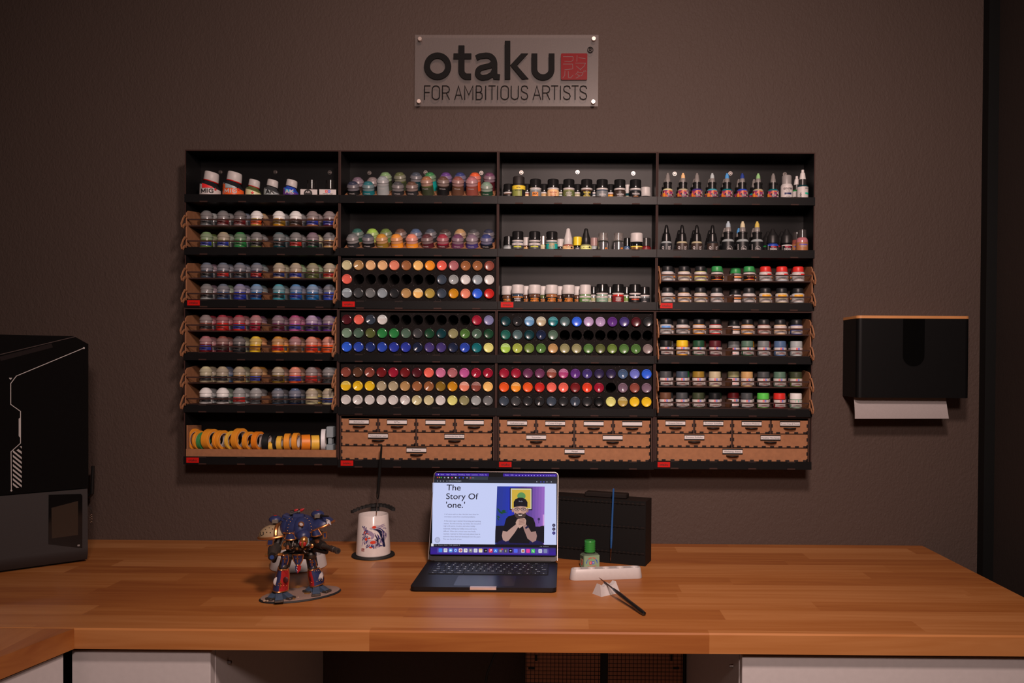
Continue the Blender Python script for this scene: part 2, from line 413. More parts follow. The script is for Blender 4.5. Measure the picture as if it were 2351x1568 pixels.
p0, p1, p2 = atY(1152, 1480, -.08), atY(1127, 1525, -.08), atY(1115, 1568, -.08)
b = MB().tube([p0, p0.lerp(p1, .5)+Vector((-.004, 0, 0)), p1, p1.lerp(p2, .5)+Vector((-.003, 0, 0)), p2, p2+Vector((-.005, .01, -.25)), p2+Vector((.0, .02, -.55))], .0028, 8, BLK)
tag(b.build('power_cable'), 'black cable hanging in the dark space below the worktop', 'cable')

# ================================================================ SHELF MODULES
YF = -.092
UTOP = [424, 779.5, 1143, 1508, 1870.5]; UBOT = [422, 776, 1139, 1502.5, 1864.5]
VT = [(344, 706.5), (345.7, 709.6), (347.7, 711.2), (349.5, 713.2)]
VB = [(707.5, 1067), (710.6, 1074), (712.2, 1077), (714.2, 1077.3)]
COLN = ['leftmost', 'second', 'third', 'rightmost']
MOD = {}
SCREW = {0: [(506,395),(632,395),(757,396)], 1: [(848,397),(977,396),(1105,397)], 2: [(1197,396),(1326,395),(1454,398)], 3: [(1549,399),(1677,398),(1802,400)]}
for c in range(4):
    for blk in range(2):
        U = UTOP if blk == 0 else UBOT; V = VT if blk == 0 else VB
        vm = (V[c][0]+V[c][1])/2; um = (U[c]+U[c+1])/2
        xl = atY(U[c], vm, YF).x+.0003; xrr = atY(U[c+1], vm, YF).x-.0003
        zt = atY(um, V[c][0], YF).z-.0002; zb = atY(um, V[c][1], YF).z+.0002
        W, H = xrr-xl, zt-zb
        t = thing('shelf_module', '%s black wall shelf module in the %s column with red name tag' % (('upper','lower')[blk], COLN[c]), 'shelf', (xl, 0, zb), group='wall shelf modules')
        th = .003; h3 = H/3
        for nm, xa in (('side_panel', 0), ('side_panel', W-th)):
            MB().box(xa, xa+th, YF, -.001, .0005, H-th, BLACKBOARD, EDGE).build(nm, t)
        MB().box(0, W, YF, -.001, H-th, H, BLACKBOARD, EDGE).build('top_panel', t)
        MB().box(th, W-th, -.0045, -.001, .0005, H-th, BLACKBOARD).build('back_panel', t)
        for k in range(3):
            z0 = h3*k
            sh = MB().box(th, W-th, YF, -.0046, z0+.0005, z0+.0035, BLACKBOARD).build('shelf_board', t)
            b = MB().box(.0003, W-.0003, YF-.0032, YF-.0002, z0, z0+.0205, BLACKBOARD)
            for i in range(4):
                xc = W*.5+(i-1.5)*.101
                b.box(xc-.0102, xc+.0102, YF-.0035, YF-.0032, z0, z0+.0032, EDGE)
                b.box(xc-.0102, xc+.0102, YF-.0034, YF-.0001, z0+.0178, z0+.0207, JOINT)
            b.build('front_lip', t)
        b = MB().box(.0088, .0413, YF-.0052, YF-.0037, .0045, .0182, REDM)
        b.text('otaku', .0085, M('dark_engraving', (.06,.004,.003), .6), lambda x, z: (x+.0250, YF-.0053, z+.0085), off=.02, width=.022)
        b.build('name_tag', t)
        if blk == 0:
            for (su, sv) in SCREW[c]:
                p = atY(su, sv, -.006)
                T = Matrix.Translation((p.x-xl, -.0046, p.z-zb)) @ Matrix.Rotation(PI/2, 4, 'X')
                MB().lathe([(0.0,0),(.0062,0),(.0062,.0006),(.0056,.0014),(.0042,.0014),(.0040,.0008),(.0036,.0008),(.0034,.0030),(.0026,.0036),(.0016,.0036),(.0014,.0020),(0,.0020)], 20, CHROME, T).build('screw', t)
        MOD[(c, blk)] = (xl, xrr, zb, zt, h3)
def comp(c, r):                       # compartment r = 0..5 from the top: x0, x1, floor z, lip top z, ceiling z
    blk, k = divmod(r, 3); xl, xrr, zb, zt, h3 = MOD[(c, blk)]
    z0 = zb+h3*(2-k); return xl+.003, xrr-.003, z0+.0036, z0+.0205, z0+h3-(.0032 if k == 0 else 0)

# ================================================================ SMALL POTS (domed lids)
def pot_meshes(cap, body, lab, tall, dirty=False):
    h = .0135 if tall else 0.0
    def mk_body():
        return MB().lathe([(0,0),(.0156,0),(.0163,.0015),(.0163,.004),(.0152,.0215+h),(.0138,.0225+h),(0,.0225+h)], 22, plast(body, .25, 'paint', .62, .3)).build('body', mesh_only=True)
    def mk_cap():
        lo, hi = capm(cap), capm(cap, True)
        pr = [(.0150,.0195),(.0155,.0200),(.0153,.0255),(.0150,.0262),(.0163,.0268),(.0167,.0286),(.0160,.0302),(.0146,.0330),(.0128,.0357),(.0112,.0372,hi),(.0104,.0376,hi),(.0098,.0394,hi),(.0070,.0410,hi),(.0040,.0417,hi),(0,.0419,hi)]
        return MB().lathe([(p[0], p[1]+h)+tuple(p[2:]) for p in pr], 22, lo).build('lid', mesh_only=True)
    def mk_lab():
        b = MB(); zb = .0030
        lm = plast(lab, .45, 'label', .65)
        wi = WINK if lab not in ('white','cream','beige') else INK
        band(b, .0163, zb+.0015, .0172+h, lm, r1=.0155)
        T = wrapf(.0160, .0118+h*.6, 0); b.text('CITADEL', .0040, wi, wrapf(.0161, .0122+h, -.12), width=.017)
        b.text('colour', .0024, wi, wrapf(.0163, .0078, -.35), width=.006)
        band(b, .0163, .0058, .0062, wi, -.7, .25, 8, eps=.0004)
        return b.build('label', mesh_only=True)
    return (cached(('pb', body, tall), mk_body), cached(('pc', cap, tall), mk_cap), cached(('pl', lab, tall), mk_lab))
def pot(cap, body, lab, loc, label, group, tall=False, rot=(0,0,0), name='paint_pot'):
    t = thing(name, label, 'paint pot', loc, rot, group)
    a, b_, c_ = pot_meshes(cap, body, lab, tall)
    link(a, 'body', t); link(b_, 'lid', t); link(c_, 'label', t); return t

# ---------------- racks in the left and right columns
def hook(b, x0, x1, z, mat):
    pts = [(.004, 0), (-.006, .0015), (-.014, -.006), (-.025, -.022), (-.022, -.0295), (-.017, -.031), (-.0085, -.0215), (-.003, -.0195), (.001, -.0235)]
    b.ribbon([(YF-.0062+p[0], z+p[1]) for p in pts], .0040, x0, x1, mat, 'YZ')
def rack(c, r, label):
    x0, x1, zf, zl, zc = comp(c, r); t = thing('paint_rack', label, 'rack', (x0, 0, zf), group='two tier racks with hooked ends'); W = x1-x0
    t1, t2 = zl-zf+.0015, zl-zf+.0575
    top = min(t2+.0440, zc-zf-.004)
    for xa, fl in ((.0015, 1), (W-.0045, -1)):
        b = MB(); b.prism([(-.008, .0002), (-.086, .0002), (-.086, zl-zf+.002), (YF-.004, zl-zf+.002), (YF-.004, t2+.030), (-.086, t2+.0375), (-.030, top), (-.008, top)], xa, xa+.003, MDF, 'YZ')
        hook(b, xa, xa+.003, t2+.020, MDF); hook(b, xa, xa+.003, t1+.020, MDF)
        b.build('side_panel', t)
    MB().box(.0046, W-.0046, -.0085, -.0055, .0002, top-.002, DARKMDF).build('back_board', t)
    for z in (t1, t2):
        b = MB().box(.0046, W-.0046, -.0875 if z == t2 else -.0865, -.0087, z-.0032, z-.0002, DARKMDF, EDGE); b.build('tier_shelf', t)
        b = MB().box(.0046, W-.0046, YF-.0045, YF-.0015, z+.0116, z+.0152, DARKMDF, EDGE)
        b.build('front_rail', t)
    for z in (t1, t2):
        MB().box(W*.494-.0015, W*.494+.0015, -.084, -.009, z, z+.020, MDF, EDGE).build('divider', t)
    return [zf+t2, zf+t1]
DX = [.0432+.0442*i for i in range(4)] + [.2345+.0443*i for i in range(4)]
LR = {  # left column racks: (lid, paint, label) per front pot
 1: ([('grey','grey','dark grey'),('grey','rose grey','dark red'),('dark grey','rose grey','dark red'),('white','gold','orange red'),('white','amber','ochre'),('white','brown','dark brown'),('rose grey','copper','royal blue'),('rose grey','maroon','royal blue')],
     [('pale green','olive green','royal blue'),('beige','khaki','royal blue'),('green','green','green'),('grey','olive','charcoal'),('grey teal','dark teal','charcoal'),('grey','dark green','red'),('mauve','dark green','charcoal'),('grey','tan','brown')]),
 2: ([('blue grey','slate','charcoal'),('blue grey','slate','red'),('blue grey','slate','charcoal'),('blue grey','navy','red'),('beige','tan','dark blue'),('beige','tan','royal blue'),('khaki','olive','olive'),('beige','khaki','red')],
     [('grey','pale grey','charcoal'),('blue grey','steel blue','navy'),('lavender','royal blue','royal blue'),('light blue','azure','dark blue'),('cyan','cyan','dark teal'),('sky blue','azure','royal blue'),('light blue','azure','azure'),('blue grey','blue','royal blue')]),
 3: ([('rose grey','brick','charcoal'),('crimson','red','red'),('crimson','red','royal blue'),('rose','crimson','crimson'),('mauve','plum','maroon'),('magenta','hot pink','royal blue'),('lilac','purple','dark violet'),('mauve','purple','dark violet')],
     [('rose','dark red','royal blue'),('brick','maroon','dark brown'),('dark grey','charcoal','charcoal'),('yellow','yellow','amber'),('amber','orange','red'),('rose','copper','brown'),('salmon','orange red','red'),('salmon','orange red','orange red')]),
 4: ([('cream','beige','charcoal'),('beige','beige','charcoal'),('beige','tan','dark brown'),('tan','ochre','royal blue'),('beige','ochre','dark brown'),('salmon','orange red','royal blue'),('rose grey','brick','red'),('grey','dark grey','charcoal')],
     [('white','white','charcoal'),('white','white','charcoal'),('pale grey','pale grey','red'),('pale grey','grey','dark grey'),('blue grey','slate','charcoal'),('steel blue','navy','charcoal'),('beige','cream','beige'),('beige','cream','dark blue')]),
}
BK = {1: ['pale grey','grey','blue grey','tan','grey','grey','rose grey','grey', 'olive green','sage','grey','grey','grey teal','grey','cream','grey'],
      2: ['mauve','blue grey','blue grey','grey teal','khaki','pale green','pale green','sage','mauve','sage','lavender','grey teal','grey teal','steel blue','steel blue','mauve'],
      3: ['crimson','crimson','rose','plum','plum','magenta','purple','violet','rose','brick','khaki','orange','orange','copper','orange red','salmon'],
      4: ['beige','steel blue','khaki','amber','copper','copper','brick','grey','pale grey','sage','pale grey','grey','slate','slate','gold','beige']}
RN = {1: 'topmost', 2: 'second', 3: 'third', 4: 'lowest'}
for r in range(1, 5):
    x0, x1, zf, zl, zc = comp(0, r)
    zs = rack(0, r, '%s brown two tier rack with hooked ends in the leftmost column' % RN[r])
    for tier in range(2):
        tn = ('upper', 'lower')[tier]
        for i in range(8):
            cap, body, lab = LR[r][tier][i]
            j = random.uniform(-.0006, .0006)
            nmx = '%s lidded paint pot, %s from left, front row, %s left rack %s tier' % (cap, ORD[i], RN[r], tn)
            pot(cap, body, lab, (x0+DX[i]+j, -.0665, zs[tier]), nmx, 'front pots, %s left rack %s tier' % (RN[r], tn), rot=(0, 0, random.uniform(-.12, .2)))
            bc = BK[r][tier*8+i]
            pot(bc, bc, 'dark grey', (x0+DX[i]+j+.0003, -.0295, zs[tier]), '%s lidded paint pot, %s from left, back row, %s left rack %s tier' % (bc, ORD[i], RN[r], tn), 'back pots, %s left rack %s tier' % (RN[r], tn), rot=(0, 0, random.uniform(-.3, .3)))

# ---------------- jars of the right column racks
def jar_meshes(cap, body, kind):
    # kinds: 'band' white label with orange band; 'flat' wide flat lid with small emblem label
    if kind == 'band':
        pb = [(0,0),(.0150,0),(.0160,.002),(.0160,.0230),(.0145,.0248),(.0135,.0250),(0,.0250)]
        pc_ = [(.0120,.0245),(.0140,.0250),(.0143,.0262),(.0140,.0360),(.0128,.0385),(.0118,.0392),(0,.0392)]
    else:
        pb = [(0,0),(.0150,0),(.0158,.002),(.0150,.0120),(.0160,.0135),(.0160,.0216),(.0140,.0238),(0,.0238)]
        pc_ = [(.0140,.0234),(.0157,.0238),(.0158,.0250),(.0153,.0372),(.0140,.0388),(0,.0392)]
    a = cached(('jb', body, kind), lambda: MB().lathe(pb, 24, plast(body, .12, 'glass', .9, .5)).build('body', mesh_only=True))
    c = cached(('jc', cap, kind), lambda: MB().lathe(pc_, 24, M('jar_lid_'+cap.replace(' ','_'), ob(PAL[cap], .45 if cap == 'charcoal' else .85), .42)).build('lid', mesh_only=True))
    return a, c
OR = M('orange_print', ob((214,112,36)), .5); LW = M('label_white', (.60,.56,.55), .5); RD = M('red_print', ob((190,30,30)), .5); BL = M('blue_print', ob((36,60,150)), .5); GRN = M('green_print', ob((60,130,60)), .5); GLD = M('gold_print', ob((214,170,60)), .5)
DKL = M('dark_label', (.012,.011,.011), .45)
def star(b, cx, cz, r, mat, f, n=5):
    pts = [(cx+(r if k % 2 == 0 else r*.4)*math.sin(PI*k/n), cz+(r if k % 2 == 0 else r*.4)*math.cos(PI*k/n)) for k in range(2*n)]
    vs_ = [f(cx, cz)]+[f(*p) for p in pts]
    b.add(vs_, [(0, k, k % (2*n)+1) for k in range(1, 2*n+1)], mat)
def jar_label(kind, var):
    def mk():
        b = MB(); R0 = .0160
        if kind == 'band' and var in ('o', 'y', 'b', 'r'):
            band(b, R0, .0125, .0232, LW, -1.5, 1.5)
            if var == 'o': band(b, R0, .0125, .0162, OR, -1.5, 1.5, eps=.0003)
            if var == 'y': band(b, R0, .0150, .0212, M('amber_print', ob((236,150,30)), .5), -.75, .75, eps=.0003)
            if var == 'b': band(b, R0, .0148, .0212, M('pale_blue_print', ob((96,130,180)), .5), -.8, .8, eps=.0003)
            if var == 'r': band(b, R0, .0148, .0200, RD, .1, 1.1, eps=.0003)
            b.text('LIFECOLOR', .0026, RD if var != 'b' else WINK, wrapf(R0, .0131 if var == 'o' else .0165), off=.01, width=.015)
            b.text('matt', .0018, INK, wrapf(R0, .0190 if var == 'o' else .0215), width=.008)
            band(b, R0, .0025, .0100, LW, -1.25, 1.25)
            b.text('LC 07', .0030, INK, wrapf(R0, .0055), width=.009)
        elif kind == 'band':
            band(b, R0, .0025, .0222, DKL); band(b, R0, .0185, .0222, LW, eps=.0003)
            b.text('LIQUID', .0050, OR, wrapf(R0, .0120), off=.03, width=.020)
            band(b, R0, .0065, .0085, RD, -.5, .5, eps=.0004); band(b, R0, .0025, .0045, OR, eps=.0004)
        else:
            g = var == 'g'
            band(b, R0, .0145, .0214, LW, -1.35, 1.35)
            f = wrapf(R0, 0, 0, .0004)
            def rc(x0, x1, z0, z1, m): b.add([f(x0,z0), f((x0+x1)/2,z0), f(x1,z0), f(x1,z1), f((x0+x1)/2,z1), f(x0,z1)], [(0,1,4,5),(1,2,3,4)], m)
            f2 = wrapf(R0, 0, 0, .0006)
            if not g:
                rc(-.0045, .0000, .0156, .0208, RD); rc(.0004, .0048, .0156, .0208, BL)
                star(b, -.0022, .0182, .0021, WINK, f2); star(b, .0026, .0182, .0021, WINK, f2)
            else: rc(-.006, .011, .0156, .0208, M('teal_print', ob((40,140,110)), .5))
            band(b, .01600, .0030, .0105, LW, -1.05, 1.05, r1=.0155)
            b.text('ACRYLIC', .0026, RD if not g else GRN, wrapf(.0162, .0052, 0, .0004), off=.02, width=.012)
        return b.build('label', mesh_only=True)
    return cached(('jl', kind, var), mk)
def jar(cap, body, kind, var, loc, label, group, rz=0.0, z=0):
    t = thing('paint_jar', label, 'paint jar', loc, (0, 0, rz), group)
    a, c = jar_meshes(cap, body, kind); link(a, 'body', t); link(c, 'lid', t); link(jar_label(kind, var), 'label', t); return t
RR = {2: ([('charcoal','silver','band','o'),('charcoal','beige','band','o'),('charcoal','pale yellow','band','o'),('green','charcoal','band','d'),('green','charcoal','band','d'),('red','pale grey','band','r'),('red','silver','band','r'),('red','pale grey','band','r')],
          [('charcoal','pale grey','band','o'),('charcoal','peach','band','o'),('charcoal','beige','band','o'),('charcoal','pale grey','band','o'),('charcoal','grey','band','o'),('charcoal','beige','band','y'),('charcoal','beige','band','y'),('charcoal','pale grey','band','y')]),
      3: ([('charcoal','pale grey','band','b'),('charcoal','grey','band','o'),('charcoal','orange','band','o'),('charcoal','red','band','o'),('charcoal','orange','band','o'),('charcoal','brick','band','o'),('charcoal','peach','band','o'),('charcoal','dark blue','band','o')],
          [('black','charcoal','flat','t'),('yellow','amber','flat','t'),('dark green','dark green','flat','t'),('maroon','maroon','flat','t'),('grey green','dark green','flat','t'),('grey','grey','flat','t'),('steel blue','steel blue','flat','t'),('pale grey','pale grey','flat','t')]),
      4: ([('dark grey','dark grey','flat','t'),('slate','dark grey','flat','t'),('ochre','brown','flat','t'),('beige','beige','flat','t'),('tan','tan','flat','t'),('dark grey','charcoal','flat','t'),('grey green','grey green','flat','t'),('dark olive','olive','flat','t')],
          [('brown','brown','flat','t'),('dark grey','dark grey','flat','t'),('dark olive','dark olive','flat','t'),('black','charcoal','flat','t'),('dark grey','dark grey','flat','t'),('bright green','moss green','flat','t'),('red','dark red','flat','t'),('white','sage','flat','g')])}
RB = {2: (['charcoal','charcoal','dark green','green','green','green','red','red','dark red'], ['charcoal']*9),
      3: (['charcoal']*9, ['grey','brick','dark red','charcoal','grey','amber','red','dark blue','dark green']),
      4: (['charcoal','green','dark grey','dark olive','khaki','charcoal','dark grey','dark grey','dark olive'], ['dark grey','charcoal','dark olive','dark green','dark red','charcoal','moss green','teal','ochre'])}
RNR = {2: 'upper', 3: 'middle', 4: 'lowest'}
DXR = [.0285+.0432*i for i in range(4)] + [.2425+.0430*i for i in range(4)]
DXB = [.0385+.0432*i for i in range(4)] + [.2155, .2545, .2975, .3405, .3775]
for r in range(2, 5):
    x0, x1, zf, zl, zc = comp(3, r)
    zs = rack(3, r, '%s brown two tier rack with hooked ends in the rightmost column' % RNR[r])
    for tier in range(2):
        tn = ('upper', 'lower')[tier]
        for i in range(8):
            cap, body, kind, var = RR[r][tier][i]
            lidn = 'black' if cap == 'charcoal' else cap
            jar(cap, body, kind, var, (x0+DXR[i], -.0665, zs[tier]), '%s lidded paint jar, %s from left, front row, %s right rack %s tier' % (lidn, ORD[i], RNR[r], tn), 'front jars, %s right rack %s tier' % (RNR[r], tn), random.uniform(-.12, .12))
        for i in range(9):
            cap = RB[r][tier][i]; lidn = 'black' if cap == 'charcoal' else cap
            kind = 'band' if (r == 2 or (r == 3 and tier == 0)) else 'flat'
            jar(cap, 'dark grey', kind, 'o' if kind == 'band' else 't', (x0+DXB[i], -.0280, zs[tier]), '%s lidded paint jar, %s from left, back row, %s right rack %s tier' % (lidn, ORD[i], RNR[r], tn), 'back jars, %s right rack %s tier' % (RNR[r], tn), random.uniform(-.25, .25))

# ================================================================ FOAM TRAYS WITH DROPPER BOTTLES
FOAM = M('black_foam', (.011, .0095, .0095), .95, spec=.1, bump=.6, bscale=1200)
def foammat():
    m = FOAM; nt = m.node_tree; b = nt.nodes['Principled BSDF']; L = nt.links.new
    tc = nt.nodes.new('ShaderNodeTexCoord'); v = nt.nodes.new('ShaderNodeTexNoise'); v.inputs['Scale'].default_value = 420
    gt = nt.nodes.new('ShaderNodeMath'); gt.operation = 'GREATER_THAN'; gt.inputs[1].default_value = .705
    mx = nt.nodes.new('ShaderNodeMixRGB'); mx.inputs[1].default_value = (.011, .0095, .0095, 1); mx.inputs[2].default_value = (.09, .08, .08, 1)
    L(tc.outputs['Object'], v.inputs['Vector']); L(v.outputs[0], gt.inputs[0]); L(gt.outputs[0], mx.inputs[0]); L(mx.outputs[0], b.inputs['Base Color'])
foammat()
N = None
TR = [  # column, row, u0, u1, three v, name, colours
 (1, 2, 795.5, 1123, (609.5, 641.5, 673.5), 'upper left', [
  ['cream','tan','peach','peach','salmon','copper','pale orange','orange','coral','rose','copper','copper','brick'],
  ['coral',N,N,N,N,N,N,N,'slate','pale grey','white','silver','white'],
  ['silver','dark grey','grey','silver','charcoal','tan','pale orange','gold','slate','amber','salmon','bright blue','red']]),
 (1, 3, 795.5, 1121.5, (734.5, 765.5, 797.5), 'middle left', [
  ['maroon','coral','slate','white',N,N,N,N,N,N,N,'crimson','lavender'],
  ['sage','grey green','olive','green','green','grey green','dark grey','dark green','dark teal','khaki','moss green','grey green','dark green'],
  ['bright blue','blue','dark blue','blue','royal blue','royal blue','navy','violet','violet','navy','blue','teal','pale yellow']]),
 (1, 4, 793.5, 1120, (855.5, 887, 919), 'lower left', [
  ['brick','brown','brick','dark red','crimson','dark red','maroon','coral','pink','rose','hot pink','crimson','crimson'],
  ['yellow','yellow','yellow','beige','beige','tan','copper','copper','ochre','amber','salmon','brick','pale orange'],
  ['white','white','white','white','white','white','cream','cream','white','pale yellow','khaki','pale grey','grey']]),
 (2, 3, 1160.5, 1487.5, (738.5, 769.5, 800.5), 'upper right', [
  ['dark teal','charcoal','light blue','beige','teal','grey teal','bright blue','lilac','lilac','purple','violet','maroon','charcoal'],
  ['blue green','grey teal','dark teal','navy','grey green',N,N,N,N,N,N,N,N],
  ['lime','yellow green','olive green','moss green','tan','khaki','khaki','moss green','olive','olive green','moss green','moss green','rose grey']]),
 (2, 4, 1157, 1484.5, (858, 890, 922), 'lower right', [
  ['crimson','crimson','plum','plum','brick','magenta','purple','violet','dark violet','dark violet','steel blue','periwinkle','bright blue'],
  ['orange red','orange','orange red','red','coral','coral','dark red','bright red','crimson',N,'mauve','brick','mauve'],
  ['slate','dark grey','charcoal','charcoal','slate','charcoal','slate','charcoal','black','pale yellow','gold','yellow','yellow']]),
]
YFO = -.0845
def bottle_mesh(c, var):
    def mk():
        if var == 2: m = two('settled_paint_'+c.replace(' ','_'), ob(PAL[c], .62), ob(tuple(min(205, x*.6+50) for x in PAL[c])), .003)
        else: m = M('bottle_'+c.replace(' ','_'), ob(PAL[c], .62), .22, coat=.3)
        T = Matrix.Rotation(PI/2, 4, 'X')
        prof = [(0,-.0780,BLK),(.0028,-.0780,BLK),(.0040,-.064,BLK),(.0075,-.058,BLK),(.0080,-.050,BLK),(.0085,-.0495),(.0120,-.045),(.0130,-.041),(.0133,-.004),(.0131,-.0018),(.0122,-.0004),(.0112,0.),(.0103,-.0004),(.0097,-.0015)]
        prof += [(.0085,-.0018),(0,-.0018)] if var != 1 else [(.0060,-.0030),(.0020,-.0040),(.0012,-.0030),(0,-.0026)]
        return MB(T).lathe(prof, 26, m).build('dropper_bottle', mesh_only=True)
    return cached(('bt', c, var), mk)
for (c, r, u0, u1, vv, nm, rows) in TR:
    x0, x1, zf, zl, zc = comp(c, r); xm = (x0+x1)/2
    t = thing('foam_tray', 'black foam bottle tray with round holes, %s of the five foam trays' % nm, 'tray', (xm, 0, zf), group='foam bottle trays')
    X = [atY(u0+(u1-u0)*i/12, vv[1], -.089).x-xm for i in range(13)]
    Z = [atY((u0+u1)/2, v, -.089).z-zf for v in vv]
    ht = zc-zf-.004; hw = (x1-x0)/2-.0015
    b = MB(); rr = .0137; n = 24
    px = X[1]-X[0]; ex = [-hw]+[(X[i]+X[i+1])/2 for i in range(12)]+[hw]; ez = [.0005, (Z[1]+Z[2])/2, (Z[0]+Z[1])/2, ht]
    rows_z = [Z[2], Z[1], Z[0]]
    for j in range(3):
        for i in range(13):
            cx, cz = X[i], rows_z[j]; bx0, bx1, bz0, bz1 = ex[i], ex[i+1], ez[j], ez[j+1]
            vs_ = []; fs = []
            for k in range(n):
                a = 2*PI*k/n+PI/4; ca, sa = math.cos(a), math.sin(a)
                tx = ((bx1-cx) if ca > 0 else (cx-bx0))/abs(ca) if abs(ca) > 1e-6 else 9; tz = ((bz1-cz) if sa > 0 else (cz-bz0))/abs(sa) if abs(sa) > 1e-6 else 9
                q = min(tx, tz)
                vs_ += [(cx+rr*ca, YFO, cz+rr*sa), (cx+q*ca, YFO, cz+q*sa), (cx+rr*ca, -.0110, cz+rr*sa)]
            cor = []
            for k in range(n):
                m = (k+1) % n
                fs.append((3*k, 3*k+1, 3*m+1, 3*m)[::-1]); fs.append((3*k, 3*m, 3*m+2, 3*k+2)[::-1])
            b.add(vs_, fs, FOAM)
            # corners of the cell between ray hits
            for (qx, qz) in ((bx0,bz0),(bx1,bz0),(bx1,bz1),(bx0,bz1)):
                ang = math.atan2(qz-cz, qx-cx); best = None
                for k in range(n):
                    a = 2*PI*k/n+PI/4; m = (k+1) % n
                    dlt = (ang-a) % (2*PI)
                    if dlt <= 2*PI/n+1e-9: best = (k, m)
                if best:
                    k, m = best; b.add([vs_[3*k+1], (qx, YFO, qz), vs_[3*m+1]], [(2,1,0)], FOAM)
    b.box(-hw, hw, -.0110, -.0050, .0005, ht, FOAM)
    e = .0004; b.box(-hw, -hw+e, YFO, -.011, .0005, ht, FOAM); b.box(hw-e, hw, YFO, -.011, .0005, ht, FOAM); b.box(-hw, hw, YFO, -.011, ht-e, ht, FOAM); b.box(-hw, hw, YFO, -.011, .0005, .0005+e, FOAM)
    b.build('foam_block', t, 20)
    for j in range(3):
        for i in range(13):
            col = rows[j][i]
            if not col: continue
            var = random.choice([0, 0, 0, 1]); prt = random.uniform(-.0015, .0015)
            if (nm, j, i) in {('upper right',2,0),('upper right',0,2),('upper right',0,3),('upper right',0,4),('lower right',0,4),('lower right',0,5),('lower right',1,1),('upper left',2,0),('upper left',2,6),('lower left',1,0),('lower left',1,10),('lower left',1,11),('middle left',0,3),('lower right',2,10)}: var = 2
            o = bpy.data.objects.new('dropper_bottle', bottle_mesh(col, var)); COL.objects.link(o)
            o.location = (xm+X[i], -.0900+prt, zf+Z[j]); 
            tag(o, '%s dropper bottle lying base out, %s column, %s row of %s foam tray' % (col, ORD[i], ('top','middle','bottom')[j], nm), 'paint bottle', 'dropper bottles in the %s foam tray' % nm)

# ================================================================ POTS ON TILTED BOARDS (second column)
TILT = math.radians(27)
def slope_tray(r, label, front, rear, fn, rn):
    x0, x1, zf, zl, zc = comp(1, r); xm = (x0+x1)/2; W = x1-x0
    yf, zfr = -.0872, zl-.001              # front edge of the board
    t = thing('pot_tray', label, 'tray', (xm, yf, zfr), (TILT, 0, 0), group='tilted pot boards')
    # in tray space: y up the slope, z normal
    D = .083; hw = W/2-.006; xs = [(-.1748+.0385*i) for i in range(10)]
    for i in range(5, 10): xs[i] += .0035
    rows = [.0215, .0655]; rr = .0172; n = 20; b = MB()
    ex = [-hw]+[(xs[i]+xs[i+1])/2 for i in range(9)]+[hw]; ey = [0, .0435, D]
    for j in range(2):
        for i in range(10):
            cx, cy = xs[i], rows[j]; bx0, bx1, by0, by1 = ex[i], ex[i+1], ey[j], ey[j+1]; vs_ = []; fs = []
            for k in range(n):
                a = 2*PI*k/n+PI/4; ca, sa = math.cos(a), math.sin(a)
                tx = ((bx1-cx) if ca > 0 else (cx-bx0))/abs(ca) if abs(ca) > 1e-6 else 9; ty = ((by1-cy) if sa > 0 else (cy-by0))/abs(sa) if abs(sa) > 1e-6 else 9
                q = min(tx, ty); vs_ += [(cx+rr*ca, cy+rr*sa, 0), (cx+q*ca, cy+q*sa, 0), (cx+rr*ca, cy+rr*sa, -.003)]
            for k in range(n):
                m = (k+1) % n; fs.append((3*k, 3*k+1, 3*m+1, 3*m)); fs.append((3*k, 3*m, 3*m+2, 3*k+2))
            b.add(vs_, fs, MDF)
            for (qx, qy) in ((bx0,by0),(bx1,by0),(bx1,by1),(bx0,by1)):
                ang = math.atan2(qy-cy, qx-cx)
                for k in range(n):
                    a = 2*PI*k/n+PI/4; m = (k+1) % n
                    if (ang-a) % (2*PI) <= 2*PI/n+1e-9: b.add([vs_[3*k+1], (qx, qy, 0), vs_[3*m+1]], [(0,1,2)], MDF)
    b.box(-hw, hw, -.0003, 0, -.003, 0, EDGE)
    for i in range(4):
        xc = (i-1.5)*.101; b.box(xc-.0095, xc+.0095, -.0045, -.0003, -.0028, 0, MDF)
    b.build('board', t)
    b = MB().box(-hw, hw, 0, D, -.0121, -.0091, MDFD); b.build('lower_board', t)
    Mx = Matrix.Translation((xm, yf, zfr)) @ Matrix.Rotation(TILT, 4, 'X')
    for lst, j, rn_ in ((front, 0, 'front'), (rear, 1, 'back')):
        for i, (cap, body, lab, tall) in enumerate(lst):
            p = Mx @ Vector((xs[i]+(.002 if j else 0), rows[j], -.0090))
            pot(cap, body, lab, p, '%s domed paint pot, %s from left, %s row of the %s tilted board' % (cap, ORD[i], rn_, fn), '%s row pots on the %s tilted board' % (rn_, fn), tall, (TILT, 0, random.uniform(-.15, .15)), 'paint_pot')
F1 = [('navy','black','black',0),('teal','teal','teal',0),('clear','pale grey','pale grey',1),('dark grey','charcoal','charcoal',0),('brown','charcoal','charcoal',0),('copper','olive','dark olive',1),('brown','dark brown','black',1),('brick','brown','brown',1),('rose','brick','brick',1),('sage','dark green','dark green',0)]
B1 = [('mauve','dark brown','dark brown',0),('rose grey','charcoal','charcoal',0),('pale green','dark olive','dark olive',1),('olive','olive','dark olive',1),('slate','dark teal','dark teal',1),('green','turquoise','turquoise',1),('purple','dark violet','black',1),('dark blue','navy','navy',1),('orange red','orange red','orange red',1),('plum','maroon','maroon',1)]
F2 = [('grey','charcoal','charcoal',0),('slate','black','black',0),('amber','ochre','ochre',0),('orange','orange','orange',0),('salmon','orange','orange',0),('maroon','maroon','maroon',0),('crimson','crimson','maroon',0),('plum','plum','plum',0),('mauve','violet','violet',0),('dark blue','navy','black',0)]
